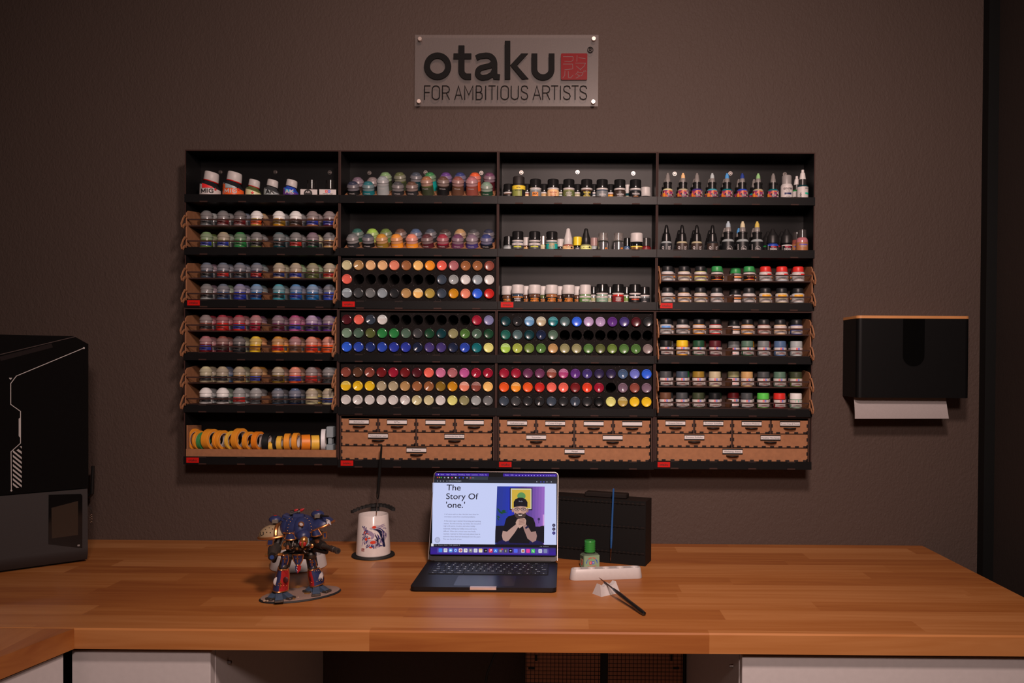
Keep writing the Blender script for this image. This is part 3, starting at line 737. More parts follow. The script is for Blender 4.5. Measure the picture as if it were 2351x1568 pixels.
B2 = [('blue green','dark green','dark green',0),('lime','yellow green','yellow green',0),('olive green','moss green','moss green',0),('brown','dark brown','dark brown',0),('steel blue','charcoal','charcoal',0),('slate','charcoal','charcoal',0),('dark brown','black','black',0),('tan','dark olive','dark olive',0),('dark grey','dark brown','dark brown',0),('navy','navy','navy',0)]
slope_tray(0, 'tilted brown board of large domed pots on the top shelf, second column', F1, B1, 'upper', 'upper')
slope_tray(1, 'tilted brown board of domed pots below the top shelf, second column', F2, B2, 'lower', 'lower')

# ================================================================ LOOSE BOTTLES ON THE OPEN SHELVES
def item(name, label, cat, loc, bp, bm, cp, cm, lab=None, texts=(), rz=0.0, group=None, n=24, sh=None):
    t = thing(name, label, cat, loc, (0, 0, rz), group)
    MB().lathe(bp, n, bm).build('body', t)
    if cp: MB().lathe(cp, n, cm).build('cap', t)
    if lab:
        b = MB(); r, z0, z1, m = lab[:4]
        band(b, r, z0, z1, m, -1.45, 1.45, 20)
        if len(lab) > 4:
            for (za, zb, mm, aa, ab) in lab[4]: band(b, r, za, zb, mm, aa, ab, 12, eps=.00035)
        for (s, z, sz, mm, wd) in texts: b.text(s, sz, mm, wrapf(r, z, 0, .0005), off=.03, width=wd)
        b.build('label', t)
    return t
GLASS = lambda c, k=.72: M('glossy_'+c.replace(' ', '_'), ob(PAL[c], k), .10, coat=.6)
CAPB = M('black_screw_lid', (.010, .010, .0105), .22, coat=.3)
CAPW = M('white_screw_lid', (.55, .53, .52), .45)
RINGW = M('white_seal_ring', (.60, .57, .56), .4)
def jarA_prof(bodym):
    return [(0,0),(.0148,0),(.0155,.0015),(.0155,.0350),(.0145,.0375),(.0145,.0390,RINGW),(.0156,.0392,RINGW),(.0156,.0415,RINGW),(.0135,.0420,RINGW),(0,.0420,RINGW)]
CAPA = [(.0150,.0415),(.0153,.0422),(.0153,.0480),(.0149,.0490),(.0149,.0625),(.0138,.0650),(0,.0655)]
CAPP = [(.0165,.0385),(.0168,.0395),(.0170,.0450),(.0163,.0540),(.0163,.0600),(.0150,.0622),(0,.0625)]
JARP = [(0,0),(.0150,0),(.0158,.0015),(.0158,.0310),(.0150,.0345),(.0140,.0390),(0,.0390)]
def shelfz(c, r): return comp(c, r)[2]
def P(u, c, r, row): return atY(u, 450, -.066 if row == 0 else -.028).x + ((-.0009*r) if True else 0), (-.066 if row == 0 else -.028), shelfz(c, r)
def roll(u, v): return u - (v-450)*(-.0115)
# --- third column, shelf 1
Z = shelfz(2, 0)
G1 = 'weathering jars on the top shelf, third column'
def xat(u, v, y): return atY(u, v, y).x
FY, BY = -.068, -.0285
item('effects_bottle', 'tall yellow labelled bottle with matt black cap on top shelf, third column', 'bottle', (xat(1191, 430, FY), FY, Z),
     [(0,0),(.0160,0),(.0172,.002),(.0172,.0400),(.0160,.0450),(.0130,.0480),(0,.0480)], M('olive_bottle', ob((110,100,46), .6), .2), [(.0150,.0455),(.0152,.0460),(.0148,.0520),(.0155,.0530),(.0150,.0700),(.0140,.0715),(0,.0715)], M('matt_black_cap', (.016,.013,.013), .6),
     (.0172, .012, .0470, M('khaki_label', ob((132,122,56), .7), .5), [(.0370,.0470,M('yellow_label', ob((226,172,44), .75), .5),-1.45,1.45), (.012,.0365,DKL,.55,1.3)]), [('vallejo', .0405, .0045, INK, .012), ('ENVIRONMENT', .0330, .0030, INK, .018)], group=G1)
jl = [(1229.5,'pale grey','grey',None,[('AK', .0225, .0090, INK, .014)],'grey labelled jar with orange logo', 'O'),
 (1270,'peach','peach',None,[('WASH', .0275, .0055, M('dark_red_print', ob((120,30,30)), .5), .019),('FOR PANZER', .0235, .0030, M('dark_red_print', (1,1,1)), .016),('VEHICLES', .0195, .0030, M('dark_red_print', (1,1,1)), .016)],'pink labelled wash jar',''),
 (1306,'khaki','olive',None,[('WINTER', .0275, .0042, WINK, .016),('STREAKING', .0235, .0034, WINK, .019),('GRIME', .0195, .0040, WINK, .012)],'olive labelled jar',''),
 (1347,'brown','black',None,[('WASH', .0275, .0060, GLD, .019),('DARK', .0235, .0036, GLD, .012),('BROWN', .0185, .0044, GLD, .018)],'black labelled jar with gold lettering',''),
 (1382.5,'slate','grey',None,[('WASH', .0225, .0058, WINK, .019),('INTERIORS', .0190, .0026, WINK, .019)],'grey labelled wash jar',''),
 (1423,'dark brown','dark brown',None,[('WASH', .0225, .0062, WINK, .019),('FOR VEHICLES', .0190, .0024, WINK, .016)],'dark brown wash jar',''),
 (1459,'dark grey','black',None,[('WASH', .0245, .0064, WINK, .020),('ENGINE', .0190, .0030, OR, .012)],'black labelled wash jar with orange line','')]
def lbm(c): return M('paper_label_'+c.replace(' ', '_'), ob(PAL[c], .80), .45)
for k, (u, body, lab, _, tx, nm, f) in enumerate(jl):
    ex = [(.0195,.0300,OR,-.5,.5)] if f == 'O' else ([(.0175,.0188,OR,-.9,.9)] if k == 6 else [])
    item('wash_jar', '%s, %s from left, front row, top shelf, third column' % (nm, ORD[k+1]), 'jar', (xat(u, 430, FY), FY, Z), jarA_prof(None), GLASS(body), CAPA, CAPB, (.0155, .0150, .0345, lbm(lab), ex), tx, group=G1)
bk = [(1168,'brown','black','W'),(1210,'brick','peach','B'),(1249,'tan','tan','B'),(1288,'olive','pale grey','B'),(1326,'khaki','beige','B'),(1364,'slate','pale grey','B'),(1402,'copper','amber','B')]
for k, (u, body, lab, f) in enumerate(bk):
    item('wash_jar', 'black lidded %s label jar, %s from left, back row, top shelf, third column' % (lab, ORD[k]), 'jar', (xat(u, 430, BY), BY, Z), [(r*.93, z*.93)+tuple(e) for r, z, *e in jarA_prof(None)], GLASS(body), [(r*.93, z*.93) for r, z in CAPA], CAPB, (.0145, .0130, .0320, lbm(lab)), [('AK', .021, .006, INK if lab != 'black' else WINK, .010)], group=G1)
item('effects_bottle', 'slim white capped bottle behind the last two dark jars, top shelf third column', 'bottle', (xat(1441, 430, BY), BY, Z), [(0,0),(.0120,0),(.0120,.0340),(.0100,.0380),(0,.0380)], GLASS('dark teal'), [(.0108,.0370),(.0112,.0380),(.0112,.0600),(0,.0605)], CAPW, (.0120, .010, .030, lbm('beige')), group=G1)
item('effects_bottle', 'short black bottle with white cap at right end, top shelf third column', 'bottle', (xat(1482, 430, BY), BY, Z), [(0,0),(.0150,0),(.0155,.020),(.0130,.0300),(0,.0300)], GLASS('black'), [(.0135,.0300),(.0142,.0310),(.0142,.0400),(.0135,.0405),(.0135,.0530),(.0120,.0545),(0,.0548)], CAPW, (.0155, .004, .020, LW), [('AK', .010, .007, INK, .012)], group=G1)
# --- shelf 2
Z = shelfz(2, 1); G2 = 'bottles on the second shelf, third column'
for k, (u, body, lab, tx, nm) in enumerate([(1189,'slate','dark grey',[('PANELINER', .0225, .0048, M('yellow_print', ob((214,190,50)), .5), .021)],'yellow lettering'),(1227.7,'charcoal','dark grey',[('PANELINER', .0230, .0044, M('yellow_print', (1,1,1)), .021)],'gold lettering'),(1267,'teal','turquoise',[('WORN', .0290, .0048, OR, .014),('EFFECTS', .0245, .0044, OR, .016),('ACRYLIC', .0200, .0034, OR, .018)],'turquoise label')]):
    ex = [(.0285,.0345,LW,-1.45,1.45)] if k < 2 else [(.0335,.0345,OR,-1.45,1.45)]
    item('weathering_jar', 'black lidded glass jar with %s, %s from left on second shelf, third column' % (nm, ORD[k]), 'jar', (xat(u, 545, FY), FY, Z), jarA_prof(None), GLASS(body), CAPA, CAPB, (.0155, .0150, .0345, lbm(lab), ex), tx+([('AMMO', .0298, .0030, INK, .012)] if k < 2 else []), group=G2)
DB = [(0,0),(.0135,0),(.0145,.0015),(.0148,.0270),(.0140,.0300),(.0100,.0330),(0,.0330)]
DC = [(.0112,.0300),(.0118,.0310),(.0108,.0480),(.0102,.0500),(.0060,.0660),(.0050,.0720),(.0030,.0745),(0,.0750)]
item('dropper', 'dropper bottle with white conical cap and peach label on second shelf, third column', 'bottle', (xat(1304.5, 545, FY), FY, Z), DB, GLASS('brick'), DC, CAPW, (.0148, .012, .0270, lbm('peach'), [(.0205,.0255,DKL,.45,.85), (.0135,.0175,LW,.2,.9)]), [('PIGMENT', .0230, .0030, INK, .013)], group=G2)
item('dropper', 'dropper bottle with black conical cap and yellow label on second shelf, third column', 'bottle', (xat(1345.5, 545, FY), FY, Z), DB, GLASS('khaki'), DC, M('black_cone_cap', (.012,.012,.012), .4), (.0148, .010, .0275, lbm('pale yellow'), [(.0215,.0260,DKL,.5,.85)]), [('MATT VARNISH', .0225, .0026, INK, .016)], group=G2)
CLEAR = M('clear_smoke_plastic', (.62,.58,.56), .12, trans=.8)
SILV = M('mirror_label', (.42,.42,.44), .16, .85)
for k, u in enumerate((1384.6, 1420)):
    item('pigment_bottle', 'silver bottle with clear cap, %s one of the pair on second shelf, third column' % ('left','right')[k], 'bottle', (xat(u, 545, FY), FY, Z), [(0,0),(.0140,0),(.0148,.0015),(.0148,.0390),(.0125,.0420),(0,.0420)], M('silver_bottle', (.10,.11,.10), .15, .7), [(.0118,.0415),(.0122,.0420),(.0122,.0615),(.0115,.0622),(0,.0622)], CLEAR, (.0148, .006, .0375, SILV, [(.0130,.0230,OR,.35,.80),(.0150,.0210,M('maroon_print', ob((100,30,30)), .5),.45,.70)]), [('5', .0120, .006, OR, .006)], group=G2)
item('pigment_bottle', 'dark bottle with gold label and wide white lid near right end, second shelf third column', 'bottle', (xat(1461.5, 545, FY), FY, Z), JARP, GLASS('black'), CAPP, CAPW, (.0158, .008, .0260, M('gold_label', (.40,.22,.08), .3, .6), [(.0255,.0275,M('gold_print',(1,1,1)),-1.45,1.45)]), [('LIQUID', .0185, .0050, INK, .016), ('GOLD', .0140, .004, INK, .012)], group=G2)
for k, (u, h, r_, cm, bd, lb, nm) in enumerate([(1168,.058,.0140,CAPB,'grey','pale grey','black lid and grey label'),(1208.6,.056,.0110,CAPW,'brown','tan','white cap and brown body'),(1247,.060,.0120,M('aluminium_cap',(.55,.52,.50),.3,.9),'cream','beige','metal cap and cream body'),(1287,.052,.0120,CAPW,'black','charcoal','short white cap'),(1326,.058,.0125,M('yellow_cap', ob((238,184,40)), .35),'black','charcoal','yellow cap'),(1364,.056,.0110,M('pale_rose_cap', (.34,.22,.21), .3),'pale grey','pale grey','pale rose cap'),(1440,.056,.0095,CAPB,'steel blue','steel blue','slim black cap and blue label'),(1483,.056,.0135,M('smoke_lid',(.03,.028,.028),.2),'dark red','dark red','smoke lid and red body')]):
    item('effects_bottle', 'bottle with %s, back row of second shelf, third column' % nm, 'bottle', (xat(u, 545, BY), BY, Z), [(0,0),(r_,0),(r_*1.03,.0015),(r_*1.03,h*.56),(r_*.85,h*.60),(0,h*.60)], GLASS(bd), [(r_*.9,h*.60),(r_*.95,h*.61),(r_*.92,h*.98),(r_*.82,h),(0,h)], cm, (r_*1.03, .008, h*.52, lbm(lb)), [('PAINT', .024, .004, WINK, .010)] if k in (4, 6) else [], group=G2)
# --- shelf 3
Z = shelfz(2, 2); G3 = 'pigment jars on the third shelf, third column'
VO = M('vivid_orange_print', ob((238,122,28)), .5)
for k, (u, body, tx, nm) in enumerate([(1189,'slate',[('PIGMENT', .0235, .0048, WINK, .018),('BINDER', .0185, .0048, WINK, .016)],'slate grey filled jar with white lettering'),(1227.7,'brown',[('VALLEJO', .0235, .0060, VO, .022),('PIGMENTS', .0180, .0056, VO, .022)],'brown filled jar'),(1266.7,'copper',[('VALLEJO', .0235, .0060, VO, .022),('PIGMENTS', .0180, .0056, VO, .022)],'copper filled jar'),(1305.5,'dark brown',[('VALLEJO', .0235, .0060, VO, .022),('PIGMENTS', .0180, .0056, VO, .022)],'dark brown filled jar')]):
    item('pigment_jar', '%s, white lid, %s from left, third shelf, third column' % (nm, ORD[k]), 'jar', (xat(u, 665, FY), FY, Z), JARP, GLASS(body), CAPP, CAPW, (.0158, .0040, .0300, DKL, [(.0285,.0305,VO,-1.0,1.0)] if k == 0 else [(.0155,.0170,LW,-1.0,1.0)]), tx, group=G3)
item('pigment_jar', 'green labelled moss jar with tall white lid on third shelf, third column', 'jar', (xat(1343.8, 665, FY), FY, Z), jarA_prof(None), GLASS('moss green'), [(r, z*.97) for r, z in CAPA], CAPW, (.0155, .0040, .0340, lbm('moss green'), [(.0290,.0340,LW,-1.45,1.45),(.015,.024,LW,.75,1.2)]), [('MOSS', .0195, .0078, WINK, .018), ('texture', .0305, .0024, INK, .014)], group=G3)
for k, (u, body, lb, tx, nm) in enumerate([(1382.5,'sage','sage',[('pigment', .0205, .0040, WINK, .016),('Dry dust', .0305, .0026, INK, .014)],'pale green label'),(1419,'red','dark red',[('GREEN', .0270, .0040, WINK, .015),('STUFF', .0235, .0040, WINK, .015),('WORLD', .0200, .0040, WINK, .015),('PIGMENTS', .0150, .0038, OR, .020)],'red label'),(1457.8,'charcoal','black',[('PIGMENTS', .0235, .0042, M('orange_red_print', ob((210,70,36)), .5), .020),('Cargo Cult', .0305, .0026, INK, .014)],'black label and orange lettering')]):
    ex = [(.0290,.0340,LW,-1.45,1.45)] if k != 1 else []
    item('pigment_jar', 'black lidded jar with %s on third shelf, third column' % nm, 'jar', (xat(u, 665, FY), FY, Z), jarA_prof(None), GLASS(body), CAPA, CAPB, (.0155, .0040, .0340, lbm(lb), ex), tx, group=G3)
for k, (u, w_) in enumerate([(1165.7,1),(1208.6,1),(1247,1),(1286,1),(1326,1),(1362.6,0),(1400.4,0),(1438.7,0),(1479.5,0)]):
    if w_: item('pigment_jar', 'white lidded pigment jar, %s from left in back row, third shelf third column' % ORD[k], 'jar', (xat(u, 665, BY), BY, Z), JARP, GLASS('olive' if k == 2 else 'brown'), CAPP, CAPW, (.0158, .0040, .0300, DKL), [('VALLEJO', .0235, .0060, VO, .022),('PIGMENTS', .0180, .0056, VO, .022)], group=G3)
    else: item('pigment_jar', 'black lidded pigment jar, %s from left in back row, third shelf third column' % ORD[k], 'jar', (xat(u, 665, BY), BY, Z), [(r*.93, z*.96)+tuple(e) for r, z, *e in jarA_prof(None)], GLASS('moss green' if k == 7 else 'grey'), [(r*.93, z*.96) for r, z in CAPA], CAPB, (.0145, .0040, .0320, lbm('olive green' if k == 7 else ('charcoal' if k == 8 else 'khaki'))), [('SOIL' if k < 8 else 'OIL', .0190, .0060, WINK, .016)], group=G3)

# --- fourth column, shelf 1: ink bottles with clear nozzles
Z = shelfz(3, 0); G4 = 'ink bottles on the top shelf, rightmost column'
IB = [(0,0),(.0138,0),(.0146,.0015),(.0146,.0350),(.0135,.0395),(.0095,.0430),(0,.0430)]
IC = [(.0100,.0415),(.0112,.0420),(.0112,.0460),(.0104,.0465),(.0104,.0545),(.0112,.0550),(.0112,.0590),(.0095,.0595),(.0080,.0600),(0,.0600)]
NOZ = lambda m: [(.0078,.0595,m),(.0072,.0600,m),(.0066,.0680,m),(.0058,.0700,m),(.0050,.0780,m),(.0030,.0815,m),(.0027,.0840,m),(0,.0842,m)]
FROST = M('frosted_clear_plastic', (.36,.335,.32), .30, trans=.40)
MULTI = M('graffiti_label', (.3,.05,.12), .45)
def graffiti(m):
    nt = m.node_tree; b = nt.nodes['Principled BSDF']; tc = nt.nodes.new('ShaderNodeTexCoord'); v = nt.nodes.new('ShaderNodeTexVoronoi'); v.inputs['Scale'].default_value = 240
    cr = nt.nodes.new('ShaderNodeValToRGB'); cr.color_ramp.interpolation = 'CONSTANT'
    cols = [(.02,.01,.015), (.35,.03,.13), (.55,.12,.03), (.18,.03,.14), (.5,.40,.36), (.10,.05,.25)]
    cr.color_ramp.elements[0].color = (*cols[0], 1); cr.color_ramp.elements[1].position = .9; cr.color_ramp.elements[1].color = (*cols[5], 1)
    for i in range(1, 5): e = cr.color_ramp.elements.new(.18*i); e.color = (*cols[i], 1)
    nt.links.new(tc.outputs['Object'], v.inputs['Vector']); nt.links.new(v.outputs['Color'], cr.inputs[0]); nt.links.new(cr.outputs[0], b.inputs['Base Color'])
graffiti(MULTI)
def inkbottle(u, v, row, z, body, tipc, lab, label, grp, tx=(), cone=False, sc=1.0, extra=None, y=None):
    y = y or (FY if row == 0 else BY)
    t = thing('ink_bottle', label, 'bottle', (xat(u, v, y), y, z), (0, 0, random.uniform(-.2, .2)), grp); t.scale = (sc, sc, sc)
    link(cached(('ib', body), lambda: MB().lathe(IB, 22, GLASS(body)).build('body', mesh_only=True)), 'body', t)
    if cone:
        link(cached(('icone',), lambda: MB().lathe([(.0105,.0400),(.0120,.0410),(.0118,.0500),(.0095,.0600),(.0098,.0615),(.0068,.0640),(.0055,.0740),(.0040,.0820),(.0022,.0850),(0,.0855)], 22, M('black_cone_lid', (.009,.009,.0095), .3)).build('cap', mesh_only=True)), 'cap', t)
    else:
        link(cached(('icol',), lambda: MB().lathe(IC, 22, M('black_collar', (.010,.010,.0105), .35)).build('collar', mesh_only=True)), 'collar', t)
        def mkn():
            tm = FROST if tipc == 'clear' else M('nozzle_tip_'+tipc.replace(' ', '_'), ob(PAL[tipc]), .4)
            p = NOZ(FROST); p = p[:4]+[(r, zz, tm) for r, zz, _ in p[4:]]; return MB().lathe([(a, c) if i == 0 else (a, c, m) for i, (a, c, m) in enumerate(p)], 18, FROST).build('nozzle', mesh_only=True)
        link(cached(('inz', tipc), mkn), 'nozzle', t)
    def mkl():
        b = MB()
        if lab == 'graffiti':
            band(b, .0146, .0060, .0370, MULTI, -1.4, 1.4, 16)
            b.text('Ink', .0100, INK, wrapf(.0146, .0215, .1, .0005), off=.03, width=.013); b.text('Ink', .0095, WINK, wrapf(.0146, .0220, .14, .0006), off=.0, width=.012)
            band(b, .0146, .0060, .0300, OR, -1.4, -.75, 6, eps=.0004)
        else:
            band(b, .0146, .0060, .0360, lbm(lab), -1.4, 1.4, 16)
            if tx:
                for (s, zz, sz, mm, wd, ang, a0) in tx:
                    ca, sa = math.cos(ang), math.sin(ang); f = wrapf(.0146, zz, a0, .0005)
                    b.text(s, sz, mm, lambda x, q: f(x*ca-q*sa, x*sa+q*ca), off=.04, width=wd)
        if extra: extra(b)
        return b.build('label', mesh_only=True)
    link(cached(('il', lab, str([q[0] for q in tx]), bool(extra)), mkl), 'label', t)
    return t
for k, (u, body, tip) in enumerate([(1533,'cream','clear'),(1568,'beige','peach'),(1600,'violet','clear'),(1635,'cyan','pale grey'),(1669,'teal','sky blue'),(1704,'blue','dark blue'),(1740.5,'beige','pale green'),(1775,'teal','clear')]):
    inkbottle(u, 430, 0, Z, body, tip, 'graffiti', 'graffiti label ink bottle, %s tip, %s from left, front row, top right shelf' % (tip, ORD[k]), G4)
for k, (u, body) in enumerate([(1528,'maroon'),(1563,'copper'),(1594,'purple'),(1629,'orange'),(1663,'blue'),(1696,'plum'),(1731,'turquoise')]):
    inkbottle(u, 430, 1, Z, body, 'clear', 'graffiti', 'clear nozzle ink bottle, %s from left in back row, top right shelf' % ORD[k], G4, sc=.93)
item('acrylic_bottle', 'white bottle with wide milky cap near right end of top shelf, rightmost column', 'bottle', (xat(1806, 430, FY), FY, Z), [(0,0),(.0150,0),(.0155,.0015),(.0155,.0500),(.0135,.0550),(0,.0550)], CAPW, [(.0120,.0545),(.0125,.0550),(.0125,.0760),(.0112,.0785),(0,.0790)], M('milky_plastic', (.28,.265,.26), .4),
     (.0155, .006, .0490, LW, [(.0270,.0320,M('navy_print', ob((24,28,60)), .5),-.6,.6)]), [('GOLDEN', .0400, .0066, INK, .025), ('FLUID', .0345, .003, INK, .010), ('phthalo', .0215, .0030, INK, .014)], group=G4)
wt = M('white_nozzle', (.68,.65,.64), .4)
for (u, y, sc, lab, g, hh) in ((1842.5, FY, 1.0, 'white bottle with white nozzle and teal stripe, right end of top shelf, rightmost column', 'dark teal', 0), (1829, BY, .92, 'smaller bottle with white nozzle behind the teal striped one, top shelf, rightmost column', 'green', 0)):
    t = thing('acrylic_bottle', lab, 'bottle', (xat(u, 430, y), y, Z), group=G4); t.scale = (sc, sc, sc)
    MB().lathe([(0,0),(.0138,0),(.0146,.0015),(.0146,.0500),(.0120,.0530),(0,.0530)], 22, GLASS(g)).build('body', t)
    MB().lathe([(.0095,.0525),(.0100,.0530),(.0100,.0680),(.0070,.0690),(0,.0690)], 22, M('smoke_collar', (.03,.028,.028), .3)).build('collar', t)
    MB().lathe([(.0080,.0685),(.0085,.0690),(.0060,.0850),(.0040,.0870),(.0035,.0940),(0,.0945)], 20, wt).build('nozzle', t)
    b = MB(); band(b, .0146, .006, .0480, LW, -1.4, 1.4, 16); band(b, .0146, .0280, .0330, M('teal_print', (1,1,1)), .2, 1.3, eps=.0004)
    f = wrapf(.0146, .020, -.45, .0005); b.text('GOLDEN', .0060, INK, lambda x, q: f(-q, x), off=.03, width=.024)
    for i in range(3): band(b, .0146, .0415+.001*i, .0455, INK, .25+.28*i, .38+.28*i, 2, eps=.0004)
    b.build('label', t)
# --- fourth column, shelf 2
Z = shelfz(3, 1); G5 = 'dark bottles on the second shelf, rightmost column'
PA = [('PRO', .0180, .0095, INK, .018, PI/2, -.35), ('ACRYL', .0180, .0080, WINK, .020, PI/2, .75)]
for k, (u, body, lab) in enumerate([(1530,'pale grey','khaki'),(1565.8,'beige','brown'),(1599.7,'beige','brown'),(1635.7,'charcoal','brown')]):
    tx = [('PRO', .0190, .0085, WINK, .018, PI/2, -.45), ('ACRYL', .0190, .0085, WINK, .020, PI/2, .75)]
    inkbottle(u, 545, 0, Z, body, 'clear', 'dark brown' if k else 'charcoal', 'dropper bottle with black cone lid, %s from left on right column second shelf' % ORD[k], G5, tx, cone=True)
    if k: inkbottle(u-7, 545, 1, Z, 'charcoal', 'clear', 'charcoal', 'black cone lidded bottle behind the %s one, second shelf, rightmost column' % ORD[k], G5, (), cone=True, sc=.92)
for k, (u, tip) in enumerate([(1671.6,'silver'),(1704.8,'beige'),(1738,'gold')]):
    def ring(b):
        f = wrapf(.0146, .0190, .12, .0006)
        for q in range(20):
            a0, a1 = 2*PI*q/20, 2*PI*(q+1)/20
            for (ri, ro) in ((.0060, .0065),):
                b.add([f(ri*math.cos(a0), ri*math.sin(a0)), f(ro*math.cos(a0), ro*math.sin(a0)), f(ro*math.cos(a1), ro*math.sin(a1)), f(ri*math.cos(a1), ri*math.sin(a1))], [(0,1,2,3)], WINK)
        b.text('96', .0065, WINK, wrapf(.0146, .0168, .12, .0006), width=.008)
    tx = [] if k == 0 else [('ANARCHY', .0190, .0042, WINK, .024, PI/2, -.75)]
    inkbottle(u, 545, 0, Z, 'pale grey', tip, 'black', 'black labelled bottle with %s nozzle tip on second shelf, rightmost column' % tip, G5, tx, extra=ring, sc=1.13)
    inkbottle((1664, 1696, 1730)[k], 545, 1, Z, 'charcoal', ('clear', 'sky blue', 'clear')[k], 'black', 'black labelled bottle, %s of three behind the silver, beige and gold tipped ones' % ('left','middle','right')[k], G5, sc=1.0)
DKC = [(.0135,.0370),(.0150,.0380),(.0146,.0560),(.0130,.0590),(.0060,.0700),(.0045,.0740),(.0030,.0760),(0,.0765)]
for k, (u, c) in enumerate([(1774,'blue'),(1806,'black')]):
    item('paint_bottle', 'stout black bottle with pointed black lid and %s band on second shelf, rightmost column' % c, 'bottle', (xat(u, 545, FY), FY, Z), [(0,0),(.0140,0),(.0146,.0015),(.0146,.0340),(.0130,.0370),(0,.0370)], GLASS('black' if k else 'dark blue'), DKC, M('matt_pointed_lid', (.012,.012,.0125), .45), (.0146, .004, .0330, DKL, [(.0300,.0330,LW if k else BL,-1.2,1.2),(.004,.033,LW,1.05,1.15),(.004,.033,LW,-1.15,-1.05)]), [('DORK', .0188, .0070, WINK, .021), ('Turbo', .0255, .0052, M('hot_red_print', ob((220,40,70)), .5), .016)], group=G5)
    item('paint_bottle', 'stout bottle with pointed black lid, %s of two in back row, second shelf, rightmost column' % ('left','right')[k], 'bottle', (xat(u-11, 545, BY), BY, Z), [(0,0),(.0140,0),(.0146,.0015),(.0146,.0340),(.0130,.0370),(0,.0370)], GLASS('green' if not k else 'crimson'), DKC, M('matt_pointed_lid', (1,1,1)), (.0146, .004, .0330, DKL), group=G5)
for (u, y, sc, lab) in ((1841.5, FY, 1.0, 'brown bottle with clear cap at right end of second shelf, rightmost column'), (1829, BY, .92, 'reddish bottle behind the brown one at right end of second shelf, rightmost column')):
    t = item('effects_bottle', lab, 'bottle', (xat(u, 545, y), y, Z), [(0,0),(.0145,0),(.0152,.0015),(.0152,.0440),(.0140,.0490),(.0110,.0530),(0,.0530)], GLASS('rose' if y == FY else 'brick', .8), [(.0110,.0525),(.0115,.0530),(.0110,.0730),(.0100,.0735),(0,.0735)], M('smoke_clear_cap', (.05,.045,.045), .15, coat=.5), (.0152, .004, .0400, lbm('copper'), [(.004,.016,lbm('brown'),-1.45,1.45)]), [('STREAKING', .0325, .0040, BL, .022), ('EFFECTS', .0285, .0034, WINK, .020), ('Blending', .0110, .0046, WINK, .022)], group=G5)

